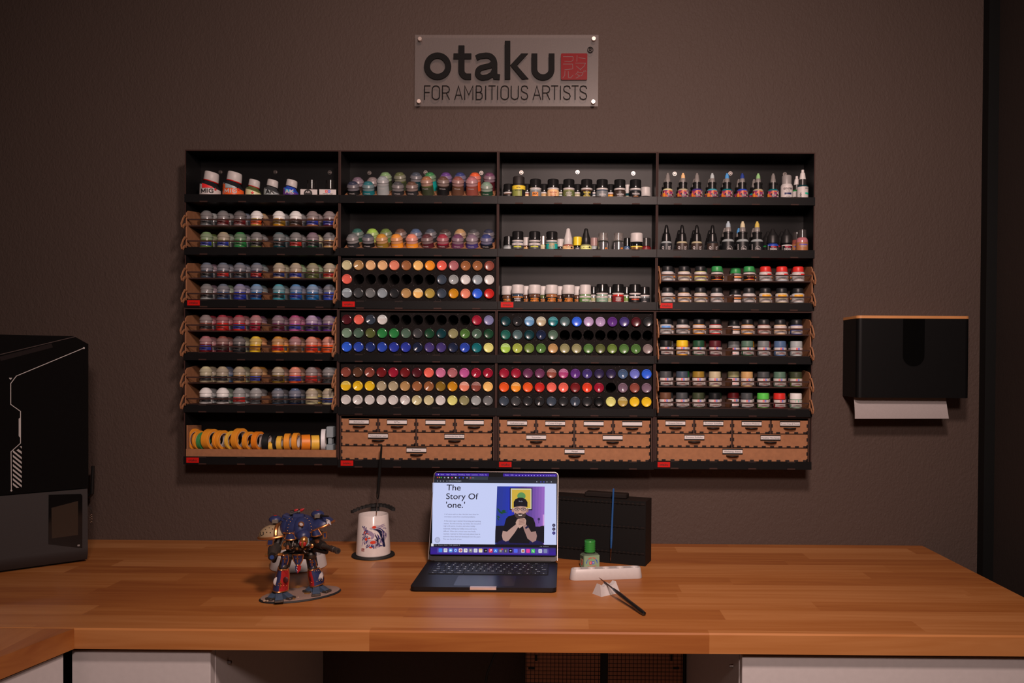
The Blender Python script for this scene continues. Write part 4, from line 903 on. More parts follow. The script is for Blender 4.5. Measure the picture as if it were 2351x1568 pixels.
# --- first column, shelf 1: slanted bottles
Z = shelfz(0, 0); G6 = 'slanted bottles on the top shelf, leftmost column'
BOLD = {'M': [[(0,1),(0,0),(.5,.8),(1,0),(1,1)]], 'I': [[(.5,0),(.5,1)]], 'G': [[(.98,.16),(.75,0),(.3,0),(.02,.28),(.02,.72),(.3,1),(.75,1),(.98,.84),(.98,.52),(.55,.52)]],
        'A': [[(0,1),(.5,0),(1,1)],[(.22,.66),(.78,.66)]], 'K': [[(0,0),(0,1)],[(.95,0),(.05,.55)],[(.3,.42),(1,1)]]}
def slanted(u, s, labm, capred, txt, tm, body, label, starc=None, stripe=None):
    y = -.062; t = thing('slanted_bottle', label, 'bottle', (xat(u, 430, y), y, Z), (0, 0, .12), G6); n = 28
    def loft(b, rings, mt, closeb=True):
        vs_ = []; fs = []
        for (xc, zc, r, sl) in rings:
            for i in range(n):
                a = 2*PI*i/n; vs_.append(((xc+r*math.cos(a))*s, r*math.sin(a)*s, (zc-sl*r*math.cos(a))*s))
        for k in range(len(rings)-1):
            for i in range(n):
                j = (i+1) % n; fs.append((k*n+i, k*n+j, (k+1)*n+j, (k+1)*n+i))
        fs.append(tuple(range(n))[::-1]); fs.append(tuple(range((len(rings)-1)*n, len(rings)*n))); b.add(vs_, fs, mt)
    b = MB(); loft(b, [(0,0,.0265,0),(.0002,.002,.0275,0),(.0005,.0430,.0262,.36),(.0003,.0480,.0225,.34),(.0003,.0515,.0180,.28),(.0008,.0550,.0168,.27)], GLASS(body)); b.build('body', t)
    b = MB()
    for i in range(15):                                # printed label following the slanted shoulder
        pass
    vs_ = []; fs = []; m = 24
    for i in range(m+1):
        a = -PI*.98+PI*.96*i/m
        for (xc, zc, r, sl) in ((.0002,.004,.02785,0),(.0005,.0405,.0266,.33)): vs_.append(((xc+r*math.cos(a))*s, r*math.sin(a)*s, (zc-sl*r*math.cos(a))*s))
    for i in range(m): fs.append((2*i, 2*i+2, 2*i+3, 2*i+1))
    b.add(vs_, fs, labm)
    R = .0277*s; f = lambda zz, a0, e: (lambda x, q: ((R+e)*math.sin(a0+x/R), -(R+e)*math.cos(a0+x/R), zz*s+q))
    if txt:
        ff_ = f(.0228/s, -.05, .0010); hh = .0094; x_ = -(.0135 if txt == 'MIG' else .0090)
        for ch_ in txt:
            wl = {'M': .0108, 'I': .0030, 'G': .0092, 'A': .0090, 'K': .0080}[ch_]; sw = .0023
            for st in BOLD[ch_]:
                for (ax_, ay_), (bx_, by_) in zip(st[:-1], st[1:]):
                    xa_, ya_, xb_, yb_ = x_+wl*ax_, hh*(1-ay_), x_+wl*bx_, hh*(1-by_); l_ = math.hypot(xb_-xa_, yb_-ya_); ux_, uy_ = (xb_-xa_)/l_, (yb_-ya_)/l_
                    xa_ -= ux_*sw*.3; ya_ -= uy_*sw*.3; xb_ += ux_*sw*.3; yb_ += uy_*sw*.3; px_, py_ = -uy_*sw/2, ux_*sw/2
                    for q_ in range(4):
                        c0_, c1_ = q_/4, (q_+1)/4; e0, e1 = (xa_+(xb_-xa_)*c0_, ya_+(yb_-ya_)*c0_), (xa_+(xb_-xa_)*c1_, ya_+(yb_-ya_)*c1_)
                        b.add([ff_(e0[0]+px_, e0[1]+py_), ff_(e0[0]-px_, e0[1]-py_), ff_(e1[0]-px_, e1[1]-py_), ff_(e1[0]+px_, e1[1]+py_)], [(0, 1, 2, 3)], tm)
            x_ += wl+.0032
    if stripe:
        fr = f(0, 0, .0005)
        for i in range(8):
            xa, xb = (-.014+.0036*i)*s, (-.014+.0036*(i+1))*s; za = .0350*s; zta = (.0440-.35*(xa/s))*s-.0012; ztb = (.0440-.35*(xb/s))*s-.001
            if zta > za: b.add([fr(xa, za), fr(xb, za), fr(xb, max(za, ztb)), fr(xa, zta)], [(0,1,2,3)], stripe)
    if starc: star(b, .0215*s if txt else .004, (.0325 if txt else .0315)*s, .0044*s if txt else .0062*s, starc, f(0, -.05, .0018))
    b.build('label', t)
    b = MB()
    loft(b, [(.0009,.0550,.0172,.27),(.0010,.0552,.0185,.27),(.0014,.0575,.0185,.27)], REDM if capred else CAPB) if capred is not None else None
    loft(b, [(.0014,.0575,.0182,.27),(.0016,.0582,.0186,.27),(.0032,.0700,.0182,.26),(.0040,.0785,.0176,.24),(.0044,.0805,.0160,.22)], CAPW)
    b.build('cap', t); return t
slanted(483, 1.0, LW, 1, 'MIG', INK, 'charcoal', 'large white labelled slanted bottle with white cap, leftmost on the top shelf', RD, RD)
slanted(536, 1.0, M('orange_label', ob((226,84,34)), .4), 1, 'MIG', WINK, 'charcoal', 'large orange labelled slanted bottle with white cap on the top shelf', RD, M('grey_stripe', ob((130,126,124)), .4))
slanted(582, .76, lbm('cream'), 1, None, INK, 'olive', 'smaller slanted bottle with red star and red ring under its white cap', RD)
slanted(624, .76, lbm('pale grey'), None, 'AK', INK, 'dark grey', 'smaller grey labelled slanted bottle with white cap, top shelf, leftmost column')
slanted(668, .76, lbm('purple'), None, 'AK', WINK, 'blue', 'smaller slanted bottle with purple and blue label and white cap', None, M('azure_stripe', ob((40,120,150)), .4))
for k, u in enumerate((712, 755)):
    t = thing('cement_bottle', ('square bottle with round black emblem and clear black cap, top shelf, leftmost column', 'square bottle with red and blue emblem label, right end of top shelf, leftmost column')[k], 'bottle', (xat(u, 430, -.062), -.062, Z), (0, 0, .10), G6)
    MB().cbox(-.0215, .0215, -.0150, .0150, 0, .0375, .003, M('glass_block_dark', (.012,.012,.012), .1, coat=.5)).build('body', t)
    MB().lathe([(.0100,.0376),(.0118,.0380),(.0116,.0605),(.0108,.0613),(0,.0615)], 20, M('black_smoke_cap', (.014,.013,.013), .18), Matrix.Translation((.004, 0, 0))).build('cap', t)
    b = MB().box(-.0216, .0216, -.0154, -.0151, .006, .0345, LW, LW)
    ff = lambda x, q: (x-.002, -.0158, q)
    if k == 0:
        vs_ = [ff(0, .0235)]+[ff(.0110*math.cos(2*PI*i/24), .0235+.0110*math.sin(2*PI*i/24)) for i in range(24)]; b.add(vs_, [(0, i+1, (i+1) % 24+1) for i in range(24)], INK)
        b.text('AK', .0085, WINK, lambda x, q: (x-.002, -.0160, .0245+q), off=.01, width=.014)
    else:
        for (xa, m_) in ((-.0065, RD), (.0003, BL)):
            b.box(xa, xa+.0062, -.0157, -.0154, .0262, .0326, m_); star(b, xa+.0031, .0294, .0026, WINK, lambda x, q: (x, -.0159, q))
        b.text('PANEL LINE', .0038, INK, lambda x, q: (x, -.0158, .0215+q), off=.01, width=.026)
    b.build('label', t)

# ================================================================ TAPE BOX
x0, x1, zf, zl, zc = comp(0, 5); ztop = atY(600, 1032, YF).z; W = x1-x0
t = thing('tape_box', 'open raw fibreboard box of masking tape rolls at the bottom left of the shelves', 'box', (x0, 0, zf))
zt_ = ztop-zf
MB().box(.002, W-.002, YF+.001, YF+.004, .0002, zt_, MDF).build('front_board', t)
b = MB(); b.prism([(-.008, .0002), (YF+.0042, .0002), (YF+.0042, zt_+.0620), (-.008, zt_+.0560)], .002, .005, MDF, 'YZ'); b.build('side_board', t)
b = MB(); b.prism([(-.008, .0002), (YF+.0042, .0002), (YF+.0042, zt_), (-.008, zt_)], W-.005, W-.002, MDF, 'YZ'); b.build('side_board', t)
MB().box(.0052, W-.0052, YF+.0042, -.0080, zt_-.0085, zt_-.0055, MDFD).build('floor_board', t)
MB().box(.0052, W-.0052, -.0078, -.0055, .0002, zt_+.004, MDFD).build('back_board', t)
TC = {'orange': (222,126,34), 'deep orange': (232,116,28), 'yellow': (232,160,54), 'green': (50,104,56), 'white': (196,172,168), 'black': (22,20,20)}
def tape(zx, dpx, w_, rz, c, lab, core=.72, y=-.056, grp='tape rolls in the open box'):
    R = dpx/3.92/870/2; cx = xat(400+zx/3.92, 1005, y); m = M('tape_'+c.replace(' ', '_'), ob(TC[c]), .45, var=.08); side = M('tape_side_'+c.replace(' ', '_'), ob(TC[c], .85), .5)
    t = thing('tape_roll', lab, 'tape', (cx, y, zf+zt_-.0053+R), (0, 0, math.radians(rz)), grp)
    T = Matrix.Rotation(PI/2, 4, 'Y'); r = R*core; h = w_/2
    MB().lathe([(r,-h),(R-.0004,-h,side),(R,-h+.0004,m),(R,h-.0004,m),(R-.0004,h,side),(r,h,side)], 40, m, T).build('tape', t)
    MB().lathe([(r-.0014,-h),(r-.0001,-h),(r-.0001,h),(r-.0014,h),(r-.0014,-h)], 40, M('cardboard_core', (.50,.46,.44), .7), T).build('core', t)
    return t
tl = [(180,190,.007,-16,'orange','thin orange tape roll, leftmost in the open box'),(228,172,.006,-16,'orange','thin orange tape roll touching the green one'),(262,158,.010,-14,'green','green tape roll in the open box'),(330,188,.020,-15,'orange','wide orange tape roll right of the green one'),
 (408,176,.007,-16,'orange','thin orange tape roll, left one of the touching pair'),(440,176,.008,-16,'orange','orange tape roll, right one of the touching pair'),(516,172,.006,-17,'yellow','thin yellow-orange tape roll left of the largest one'),(592,196,.016,-15,'orange','largest orange tape roll, middle left of the open box'),
 (676,166,.012,-15,'orange','orange tape roll right of the largest one'),(757,168,.014,-12,'deep orange','deep orange tape roll left of the black rolls'),(835,152,.016,2,'black','black tape roll right of the deep orange one'),(872,80,.010,6,'yellow','smallest yellow tape roll among the black rolls'),(906,136,.008,4,'black','black tape roll beside a narrow yellow one'),
 (950,128,.012,8,'yellow','narrow yellow tape roll right of the black rolls'),(1022,152,.014,8,'orange','orange tape roll left of the open one on the right'),(1098,158,.013,2,'orange','orange tape roll left of the broad deep orange one'),(1183,142,.022,21,'deep orange','broad deep orange tape roll, face to the front'),(1267,138,.020,22,'yellow','broad yellow tape roll, face to the front'),(1345,194,.011,12,'white','white tape roll beside the grey dispenser')]
for (zx, d, w_, rz, c, lab) in tl: tape(zx, d, w_, rz, c, lab, core=.72 if d > 145 else .6, y=-.056 if zx != 872 else -.068)
G = M('grey_plastic', ob((112,106,106)), .5)
xg = xat(400+1412/3.92, 1000, -.055)
t = thing('tape_dispenser', 'grey plastic tape dispenser at the right end of the open box', 'dispenser', (xg, -.055, zf+zt_-.0052))
MB().cbox(-.0095, .0085, -.014, .014, 0, .0170, .0015, G).build('base', t)
MB().cbox(-.0060, .0045, -.010, .010, .0170, .0345, .0015, G).build('neck', t)
MB().cbox(-.0095, .0085, -.014, .014, .0345, .0640, .002, G).build('head', t)

# ================================================================ DRAWER UNITS
DL = {1: [['Zahnstocher','Q-Tips','',''],['Holzstäbchen rund','Holzstäbchen flach'],['Pinzetten']],
      2: [['Aufkleberbögen','Cutter-Klingen','',''],['Schneiden',''],['Pinsel']],
      3: [['Proxxon Bohren','Proxxon Schleifen','Proxxon Polieren','Proxxon Fräsen & Trennen'],['Proxxon Schleifen','Modellier-Werkzeuge'],['Werkzeug, diverse']]}
for c in (1, 2, 3):
    x0, x1, zf, zl, zc = comp(c, 5); W = x1-x0; l = zl-zf; y1 = YF+.004
    t = thing('drawer_unit', 'small seven drawer fibreboard chest in the bottom row, %s column' % COLN[c], 'drawers', (x0, 0, zf), group='small drawer chests')
    FR = [[(.014,.243),(.257,.489),(.502,.738),(.751,.983)], [(.014,.489),(.502,.983)], [(.014,.983)]]
    ZR = [(l+.0732, l+.1068), (l+.0368, l+.0704), (l+.0004, l+.0340)]
    b = MB()
    b.box(.001, W-.001, y1, -.007, zc-zf-.0035, zc-zf-.0005, DARKMDF, DARKMDF); b.box(.001, W-.001, y1, -.007, .0002, .0030, DARKMDF)
    b.box(.001, .004, y1, -.007, .003, zc-zf-.0035, DARKMDF); b.box(W-.004, W-.001, y1, -.007, .003, zc-zf-.0035, DARKMDF)
    for (za, zb) in ((ZR[1][1], ZR[0][0]), (ZR[2][1], ZR[1][0])): b.box(.004, W-.004, y1, -.007, za+.0003, zb-.0003, DARKMDF)
    for j in (0, 1):
        for k in range(len(FR[j])-1): b.box(W*FR[j][k][1]+.0008, W*FR[j][k+1][0]-.0008, y1+.0005, -.007, ZR[j][0], ZR[j][1], DARKMDF)
    b.box(.004, W-.004, -.0085, -.007, .003, zc-zf-.004, DARKMDF)
    b.build('carcass', t)
    for j in range(3):
        for k, (fa, fb) in enumerate(FR[j]):
            xa, xb = W*fa, W*fb; za, zb = ZR[j]; yb = y1-.0002
            b = MB().box(xa, xb, yb-.003, yb, za, zb, MDF)
            nn = max(3, int(round((xb-xa)/.0225))); st = (xb-xa)/nn
            for i in range(nn): xm = xa+st*(i+.72); b.box(xm-.0052, xm+.0052, yb-.0032, yb-.0030, za-.0002, za+.0040, JOINT) if xm+.0052 < xb else None
            for xs_ in (xa, xb):
                s = 1 if xs_ == xa else -1
                for (q0, q1) in ((-.0003, .0070), (.0155, .0245)): b.box(xs_-s*.0003, xs_+s*.0030, yb-.0032, yb-.0030, za+q0, za+q1, JOINT)
            dr = b.build('drawer', t)
            b = MB().box(xa+.002, xb-.002, yb+.0001, -.012, za+.001, za+.004, MDFD); b.box(xa+.002, xa+.005, yb+.0001, -.012, za+.004, zb-.004, MDFD); b.box(xb-.005, xb-.002, yb+.0001, -.012, za+.004, zb-.004, MDFD)
            b.box(xa+.005, xb-.005, -.015, -.012, za+.004, zb-.004, MDFD); b.build('drawer_box', dr)
            xm = (xa+xb)/2
            b = MB().box(xm-.0262, xm+.0262, yb-.0052, yb-.0033, zb-.0150, zb-.0010, BLK); b.box(xm-.0262, xm+.0262, yb-.0065, yb-.0052, zb-.0150, zb-.0125, BLK); b.box(xm-.0262, xm+.0262, yb-.0065, yb-.0052, zb-.0035, zb-.0010, BLK)
            b.box(xm-.0255, xm+.0255, yb-.0056, yb-.0053, zb-.0125, zb-.0035, PAPER)
            s = DL[c][j][k]
            if s: b.text(s, .0058, INK, lambda x, z: (xm+x, yb-.0058, zb-.0103+z), width=min(.048, .0026*len(s)))
            b.build('label_holder', dr)
            pts = [(xm-.0165, yb-.0031)]+[(xm-.0165*math.cos(PI*i/12), yb-.0031-.0130*math.sin(PI*i/12)) for i in range(1, 12)]+[(xm+.0165, yb-.0031)]
            MB().prism(pts, zb-.0210, zb-.0182, BLK, 'XY').build('handle', dr)

# ================================================================ ACRYLIC SIGN
def sgn(zx, zy, y): return atY(930+zx/5.0021, 60+zy/5.0, y)
SY = -.020
o0 = sgn(1165, 510, SY)
t = thing('wall_sign', 'clear acrylic wall sign with black lettering and red stamp above the shelves', 'sign', (o0.x, 0, o0.z))
def acrylic():
    m, nt, b = nodes('clear_satin_acrylic'); L = nt.links.new; out = nt.nodes['Material Output']
    b.inputs['Base Color'].default_value = (.55, .50, .49, 1); b.inputs['Roughness'].default_value = .30; b.inputs['Specular IOR Level'].default_value = .9
    tr = nt.nodes.new('ShaderNodeBsdfTransparent'); tr.inputs[0].default_value = (.93, .93, .93, 1); mx = nt.nodes.new('ShaderNodeMixShader'); mx.inputs[0].default_value = .10
    L(tr.outputs[0], mx.inputs[1]); L(b.outputs[0], mx.inputs[2]); L(mx.outputs[0], out.inputs[0]); return m
ACR = acrylic()
def sl(zx, zy, y=SY): p = sgn(zx, zy, y); return p.x-o0.x, p.z-o0.z
c4 = [sl(115, 98), sl(2222, 98), sl(2215, 918), sl(108, 918)]
b = MB().prism(c4, SY, SY+.0035, ACR); b.build('acrylic_plate', t)
LY0, LY1 = SY-.0045, SY-.0002; LB = M('black_cut_letters', (.008,.0075,.0075), .7, spec=.12)
def arc(cx, cy, rx, ry, a0, a1, n=14): return [(cx+rx*math.cos(math.radians(a0+(a1-a0)*i/n)), cy+ry*math.sin(math.radians(a0+(a1-a0)*i/n))) for i in range(n+1)]
def cv(pts): return [sl(x, y, LY0) for x, y in pts]
b = MB(); k5 = abs(sl(100, 0, LY0)[0]-sl(0, 0, LY0)[0])/100
b.ribbon(cv(arc(373, 457, 122, 122, 0, 360, 40)[:-1]), 66*k5, LY0, LY1, LB, closed=True); b.build('letter_o', t)
b = MB(); b.ribbon(cv([(647,220),(647,420)]+arc(712, 500, 65, 77, 180, 95, 10)+[(757,577)]), 68*k5, LY0, LY1, LB); b.ribbon(cv([(556,343),(760,343)]), 63*k5, LY0-.0001, LY1, LB); b.build('letter_t', t)
b = MB(); b.ribbon(cv([(818,362),(860,342),(930,334)]+arc(940, 430, 88, 96, -75, 0, 8)+[(1028,540),(1040,578),(1088,582)]), 62*k5, LY0, LY1, LB)
b.ribbon(cv([(1020,418),(975,452),(905,468)]+arc(895, 532, 62, 58, 250, 90, 12)+[(945,583),(1000,552),(1026,505)]), 60*k5, LY0-.0001, LY1, LB); b.build('letter_a', t)
b = MB(); b.prism(cv([(1145,168),(1208,168),(1208,608),(1145,608)]), LY0, LY1, LB); b.prism(cv([(1208,448),(1335,312),(1412,312),(1283,450),(1418,604),(1343,608),(1240,486)]), LY0-.0001, LY1, LB); b.build('letter_k', t)
b = MB(); b.ribbon(cv([(1485,312),(1485,490)]+arc(1584, 490, 99, 96, 180, 0, 16)[1:-1]+[(1683,490),(1683,312)]), 67*k5, LY0, LY1, LB); b.build('letter_u', t)
# thin tagline, single-stroke letters
GL = {'F': [[(1,0),(0,0),(0,1)],[(0,.48),(.85,.48)]], 'O': [arc(.5,.25,.5,.25,180,360,8)+arc(.5,.75,.5,.25,0,180,8)+[(0,.25)]], 'R': [[(0,1),(0,0),(.6,0),(.92,.1),(1,.25),(.92,.42),(.6,.52),(0,.52)],[(.55,.52),(1,1)]],
 'A': [[(0,1),(.5,0),(1,1)],[(.18,.68),(.82,.68)]], 'M': [[(0,1),(0,0),(.5,.65),(1,0),(1,1)]], 'B': [[(0,0),(0,1),(.65,1),(.95,.88),(1,.72),(.92,.55),(.6,.47),(0,.47)],[(.6,.47),(.85,.38),(.9,.22),(.8,.06),(.55,0),(0,0)]],
 'I': [[(.5,0),(.5,1)]], 'T': [[(0,0),(1,0)],[(.5,0),(.5,1)]], 'U': [[(0,0),(0,.78),(.12,.93),(.5,1),(.88,.93),(1,.78),(1,0)]], 'S': [[(.97,.2),(.85,.05),(.5,0),(.14,.06),(.03,.24),(.14,.4),(.85,.58),(.98,.76),(.85,.94),(.5,1),(.12,.94),(.0,.78)]]}
b = MB()
for ch_, xa, xb in [('F',222,290),('O',310,395),('R',428,508),('A',569,655),('M',684,778),('B',816,886),('I',920,930),('T',957,1038),('I',1058,1068),('O',1101,1187),('U',1219,1300),('S',1332,1410),('A',1469,1558),('R',1581,1661),('T',1677,1759),('I',1780,1790),('S',1819,1899),('T',1913,1994),('S',2007,2088)]:
    for st in GL[ch_]: b.ribbon(cv([(xa+(xb-xa)*x, 681+157*y) for x, y in st]), 10*k5, LY0+.002, LY1, LB)
b.build('tagline_letters', t)
b = MB(); b.ribbon(cv(arc(2128, 268, 31, 32, 0, 360, 24)[:-1]), 7*k5, LY0+.002, LY1, LB, closed=True)
for st in GL['R']: b.ribbon(cv([(2116+25*x, 250+36*y) for x, y in st]), 6*k5, LY0+.002, LY1, LB)
b.build('registered_mark', t)
RA = M('translucent_red_acrylic', (.17,.007,.009), .35, spec=.10)
RDK = M('engraved_red_groove', (.15,.075,.075), .5, spec=.2)
b = MB(); rc_ = 14; b.prism(cv(arc(1804,326,rc_,rc_,180,270,4)+arc(2080,326,rc_,rc_,270,360,4)+arc(2078,602,rc_,rc_,0,90,4)+arc(1804,602,rc_,rc_,90,180,4)), LY0, LY1, RA)
for st in [[(1975,335),(1972,408)],[(1992,362),(2072,374)],[(1955,425),(2072,425),(2055,462),(2015,496)],[(1965,458),(2020,505)],[(1988,518),(1975,540),(1955,556)],[(1985,530),(2045,536),(2030,565),(1960,598)],[(1975,556),(2012,574)],[(2048,515),(2060,528)],[(2064,508),(2078,522)],
           [(1815,350),(1925,350),(1930,360),(1928,392),(1905,408),(1830,404)],[(1815,436),(1924,436),(1926,492),(1830,502)],[(1836,515),(1834,565),(1810,597)],[(1874,518),(1876,590),(1902,595),(1930,562)]]:
    b.ribbon(cv(st), 7*k5, LY0-.0003, LY0+.0001, RDK)
b.build('red_stamp', t)
for (zx, zy) in ((170,143),(2168,140),(158,860),(2162,865)):
    x, z = sl(zx, zy, SY-.008); T = Matrix.Translation((x, 0, z)) @ Matrix.Rotation(PI/2, 4, 'X')
    MB().lathe([(0,0),(.0042,0),(.0042,-SY+.0002),(.0055,-SY+.0004),(.0058,-SY+.0012),(.0058,-SY+.0072),(.0052,-SY+.0080),(0,-SY+.0080)], 24, CHROME if False else M('brushed_steel', (.70,.58,.52), .38, 1.0), T).build('standoff', t)

# ================================================================ TOWEL DISPENSER
DYF = -.105
xa, xb = atY(1968, 800, DYF).x, atY(2227, 800, DYF).x; ztp = atY(2100, 731.5, DYF).z; zbt = atY(2100, 913.5, DYF).z
t = thing('towel_dispenser', 'black wall paper towel dispenser with thin wooden lid', 'dispenser', (xa, 0, zbt)); W = xb-xa; H = ztp-zbt
DBM = M('satin_black_metal', (.0035,.0035,.0038), .45, spec=.2)
def rr2(x0, x1, y0, y1, r, n=6, corners='all'):
    p = []
    for (cx, cy, a) in ((x0+r, y0+r, 180), (x1-r, y0+r, 270)): p += arc(cx, cy, r, r, a, a+90, n)
    return p+[(x1, y1), (x0, y1)]
out = rr2(0, W, DYF, -.0012, .012)
inn = rr2(.002, W-.002, DYF+.002, -.003, .010)
b = MB(); n_ = len(out)
for i in range(n_):
    j = (i+1) % n_; o_ = [out[i], out[j], inn[j], inn[i]]
    b.add([(p[0], p[1], z) for z in (0, H) for p in o_], [(0,1,5,4)[::-1][::-1], (2,3,7,6), (0,3,2,1), (4,5,6,7)], DBM)
b.build('housing', t, 50)
# thumb slot: raised rim of the U shaped window on the front
ux = atY(2098, 760, DYF).x-xa; uz = atY(2098, 842, DYF).z-zbt
sw = .0285
b = MB(); path = [(ux-sw, H-.001)]+[(ux-sw*math.cos(PI*i/14), uz+sw-sw*math.sin(PI*i/14)) for i in range(15)]+[(ux+sw, H-.001)]
b.prism(path, DYF-.0003, DYF-.0001, M('dark_slot', (.0015,.0015,.0015), .9, spec=.05)); b.ribbon(path, .0012, DYF-.0006, DYF-.0001, DBM); b.build('thumb_slot', t)
b = MB(); b.prism(rr2(-.0005, W+.0005, DYF-.0005, -.0012, .0125), H+.0003, H+.0072, M('light_bamboo', (.56,.25,.085), .5, var=.12, vscale=25), 'XY'); b.build('wooden_lid', t, 50)
q = [atY(1960, 912, -.075), atY(2171, 912, -.075), atY(2174, 935, -.079), atY(2179, 958, -.080), atY(1963, 961.5, -.080), atY(1961, 935, -.079)]
b = MB(); n_ = 8; vs_ = []
for i in range(n_+1):
    s = i/n_; z = (q[0].z+.02)*(1-s)+q[4].z*s; y = -.070-.012*math.sin(s*PI*.5)+.003*s*s
    xl_ = q[0].x+(q[4].x-q[0].x)*s; xr_ = q[1].x+(q[3].x-q[1].x)*s*s
    vs_ += [(xl_, y, z), (xr_, y, z+(.002*s)), (xl_, y+.0012, z), (xr_, y+.0012, z+.002*s)]
fs = []
for i in range(n_):
    a = 4*i; fs += [(a, a+4, a+5, a+1), (a+2, a+3, a+7, a+6), (a, a+2, a+6, a+4), (a+1, a+5, a+7, a+3)]
fs += [(4*n_, 4*n_+2, 4*n_+3, 4*n_+1)]
b.add(vs_, fs, M('paper_towel', (.36,.33,.33), .85, bump=.4, bscale=700)); pt = b.build('paper_towel', None); tag(pt, 'white paper towel hanging from the black wall dispenser', 'paper towel')

# ================================================================ PRINTER
P0, P1 = atZ(197, 1291, DESK), atZ(0, 1318, DESK); ax = (P0-P1); ax.z = 0; ang = math.atan2(ax.y, ax.x)
nrm3 = Vector((math.sin(ang), -math.cos(ang), 0)); uax = Vector((math.cos(ang), math.sin(ang), 0))
def fp(u, v, d=0.0):                      # point on the printer's front plane -> local (s, z)
    r = ray(u, v); o = P0+nrm3*d; k = (o-CAMPOS).dot(nrm3)/r.dot(nrm3); p = CAMPOS+r*k
    return (p-P0).dot(uax), p.z-DESK
t = thing('resin_printer', 'black resin printer with white line graphics on its hood, at the left edge', 'printer', P0, (0, 0, ang))
WID, DEP = .33, .225
sR = fp(203, 1000)[0]; zTop = fp(180, 772)[1]; zSplit = fp(200, 1122)[1]
HOOD = M('glossy_black_acrylic', (.006,.0055,.0055), .08, spec=.6); BASEM = M('dark_grey_printer_shell', (.022,.0185,.0185), .55, bump=.08, bscale=800)
b = MB(); s0 = sR-WID; chx, chz = .030, fp(180, 772)[1]-fp(203, 790)[1]
b.prism([(s0, zSplit+.002), (sR, zSplit+.002), (sR, zTop-chz), (sR-chx, zTop), (s0, zTop)], 0, DEP, HOOD); b.build('hood', t)
b = MB()
zb1 = fp(195, 1262)[1]
b.T = Matrix(); pr = [(0.006, .006), (-.004, .022), (-.004, .035), (0, zSplit-.003), (0, zSplit), (DEP, zSplit), (DEP, .006)]
b.prism(pr, s0, sR-.002, BASEM, 'YZ'); b.build('base', t)
MB().box(s0+.02, sR-.03, .02, DEP-.02, 0, .0062, BLKM).build('foot_plate', t)
b = MB(); f = lambda u, v: fp(u, v, .004)
scr = [f(112, 1136), f(186, 1134), f(189, 1138), f(189, 1258), f(176, 1257), f(111, 1249)]
b.prism(scr, -.0045, -.0002, M('touch_glass', (.006,.0055,.0055), .10)); b.build('touch_screen', t)
b = MB(); b.prism([f(118, 1166), f(179, 1150), f(179, 1228), f(119, 1236)], -.0048, -.0046, M('dim_display', (.028,.017,.010), .35))
f2 = f(181, 1252); b.text('8', .0075, M('white_graphic', (.42,.40,.39), .5), lambda x, z: (f2[0]+z-.003, -.0049, f2[1]+x), width=.0055); b.build('display', t)
WG = M('white_graphic', (.42,.40,.39), .5)
b = MB(); g = lambda x, y: fp(x/2.6133, 740+y/2.6133)
lines = [(503,154),(98,322),(64,367),(64,492),(123,534),(123,725),(66,776),(68,1008)]
b.ribbon([g(*p) for p in lines], .0016, -.0006, -.0002, WG)
b.prism([g(112,578),(g(120,572)),(g(123,560)),(g(124,700)),(g(119,690)),(g(112,682))], -.0007, -.0003, WG)
b.prism([g(53,333), g(73,333), g(63,346)], -.0007, -.0003, WG)
b.prism([g(*p) for p in arc(503,154,6,6,0,360,10)[:-1]], -.0007, -.0003, WG); b.prism([g(*p) for p in arc(68,1009,6,6,0,360,10)[:-1]], -.0007, -.0003, WG)
for k in range(7):
    y = 766+28*k; b.prism([g(77, y), g(77, y+13), g(130, y+56), g(130, y+43)], -.0007, -.0003, WG)
b.prism([g(77,962), g(114,992), g(98,992), g(77,975)], -.0007, -.0003, WG)
b.prism([g(98,768), g(110,760), g(130,776), g(130,790)], -.0007, -.0003, WG); b.prism([g(118,745), g(130,742), g(130,757)], -.0007, -.0003, WG)
b.build('hood_graphic', t)
b = MB(); b.ribbon([fp(176, 772), fp(0, 814)], .0018, -.0012, -.0001, M('hood_facet_edge', (.05,.035,.032), .25)); b.ribbon([fp(120, 793), fp(0, 824)], .010, -.0005, -.0001, M('hood_facet_highlight', (.018,.014,.014), .12)); b.build('hood_facet_highlight', t)  # flat lighter strips paint in the slanted facet's ridge and highlight
# antenna + little charm on the right
pa = atY(214, 1068, -.045); pb = atY(211, 1135, -.045)
t2 = thing('antenna', 'black stick antenna standing up behind the printer', 'antenna', (pb.x, pb.y, pb.z-.006))
MB().tube([(0,0,.008), (.003,0,pa.z-pb.z+.004)], [.0048,.0040], 12, BLK).build('rod', t2)
MB().tube([(0,0,.010), (-.006,.002,.002), (-.040,.008,.000)], .0055, 10, BLK).build('joint', t2)
pk = atY(209, 1166, -.060)
b = MB().tube([atY(200, 1160, -.060), atY(207, 1163, -.060), atY(210, 1172, -.060), atY(209, 1180, -.060)], .0006, 6, BLK); b.build
BR = M('brass_charm', (.45,.32,.24), .3, 1.0)
for (v, r_) in ((1182, .0022), (1187, .0026), (1192, .0030), (1198, .0022)):
    p = atY(209, v, -.060)
    pts = [(p.x+r_*math.cos(2*PI*i/12), p.y, p.z+r_*math.sin(2*PI*i/12)) for i in range(13)]
    b.tube(pts, .0006, 6, BR, cap=False)
tag(b.build('key_charm'), 'tiny metal charm on a black cord hanging beside the printer', 'charm')

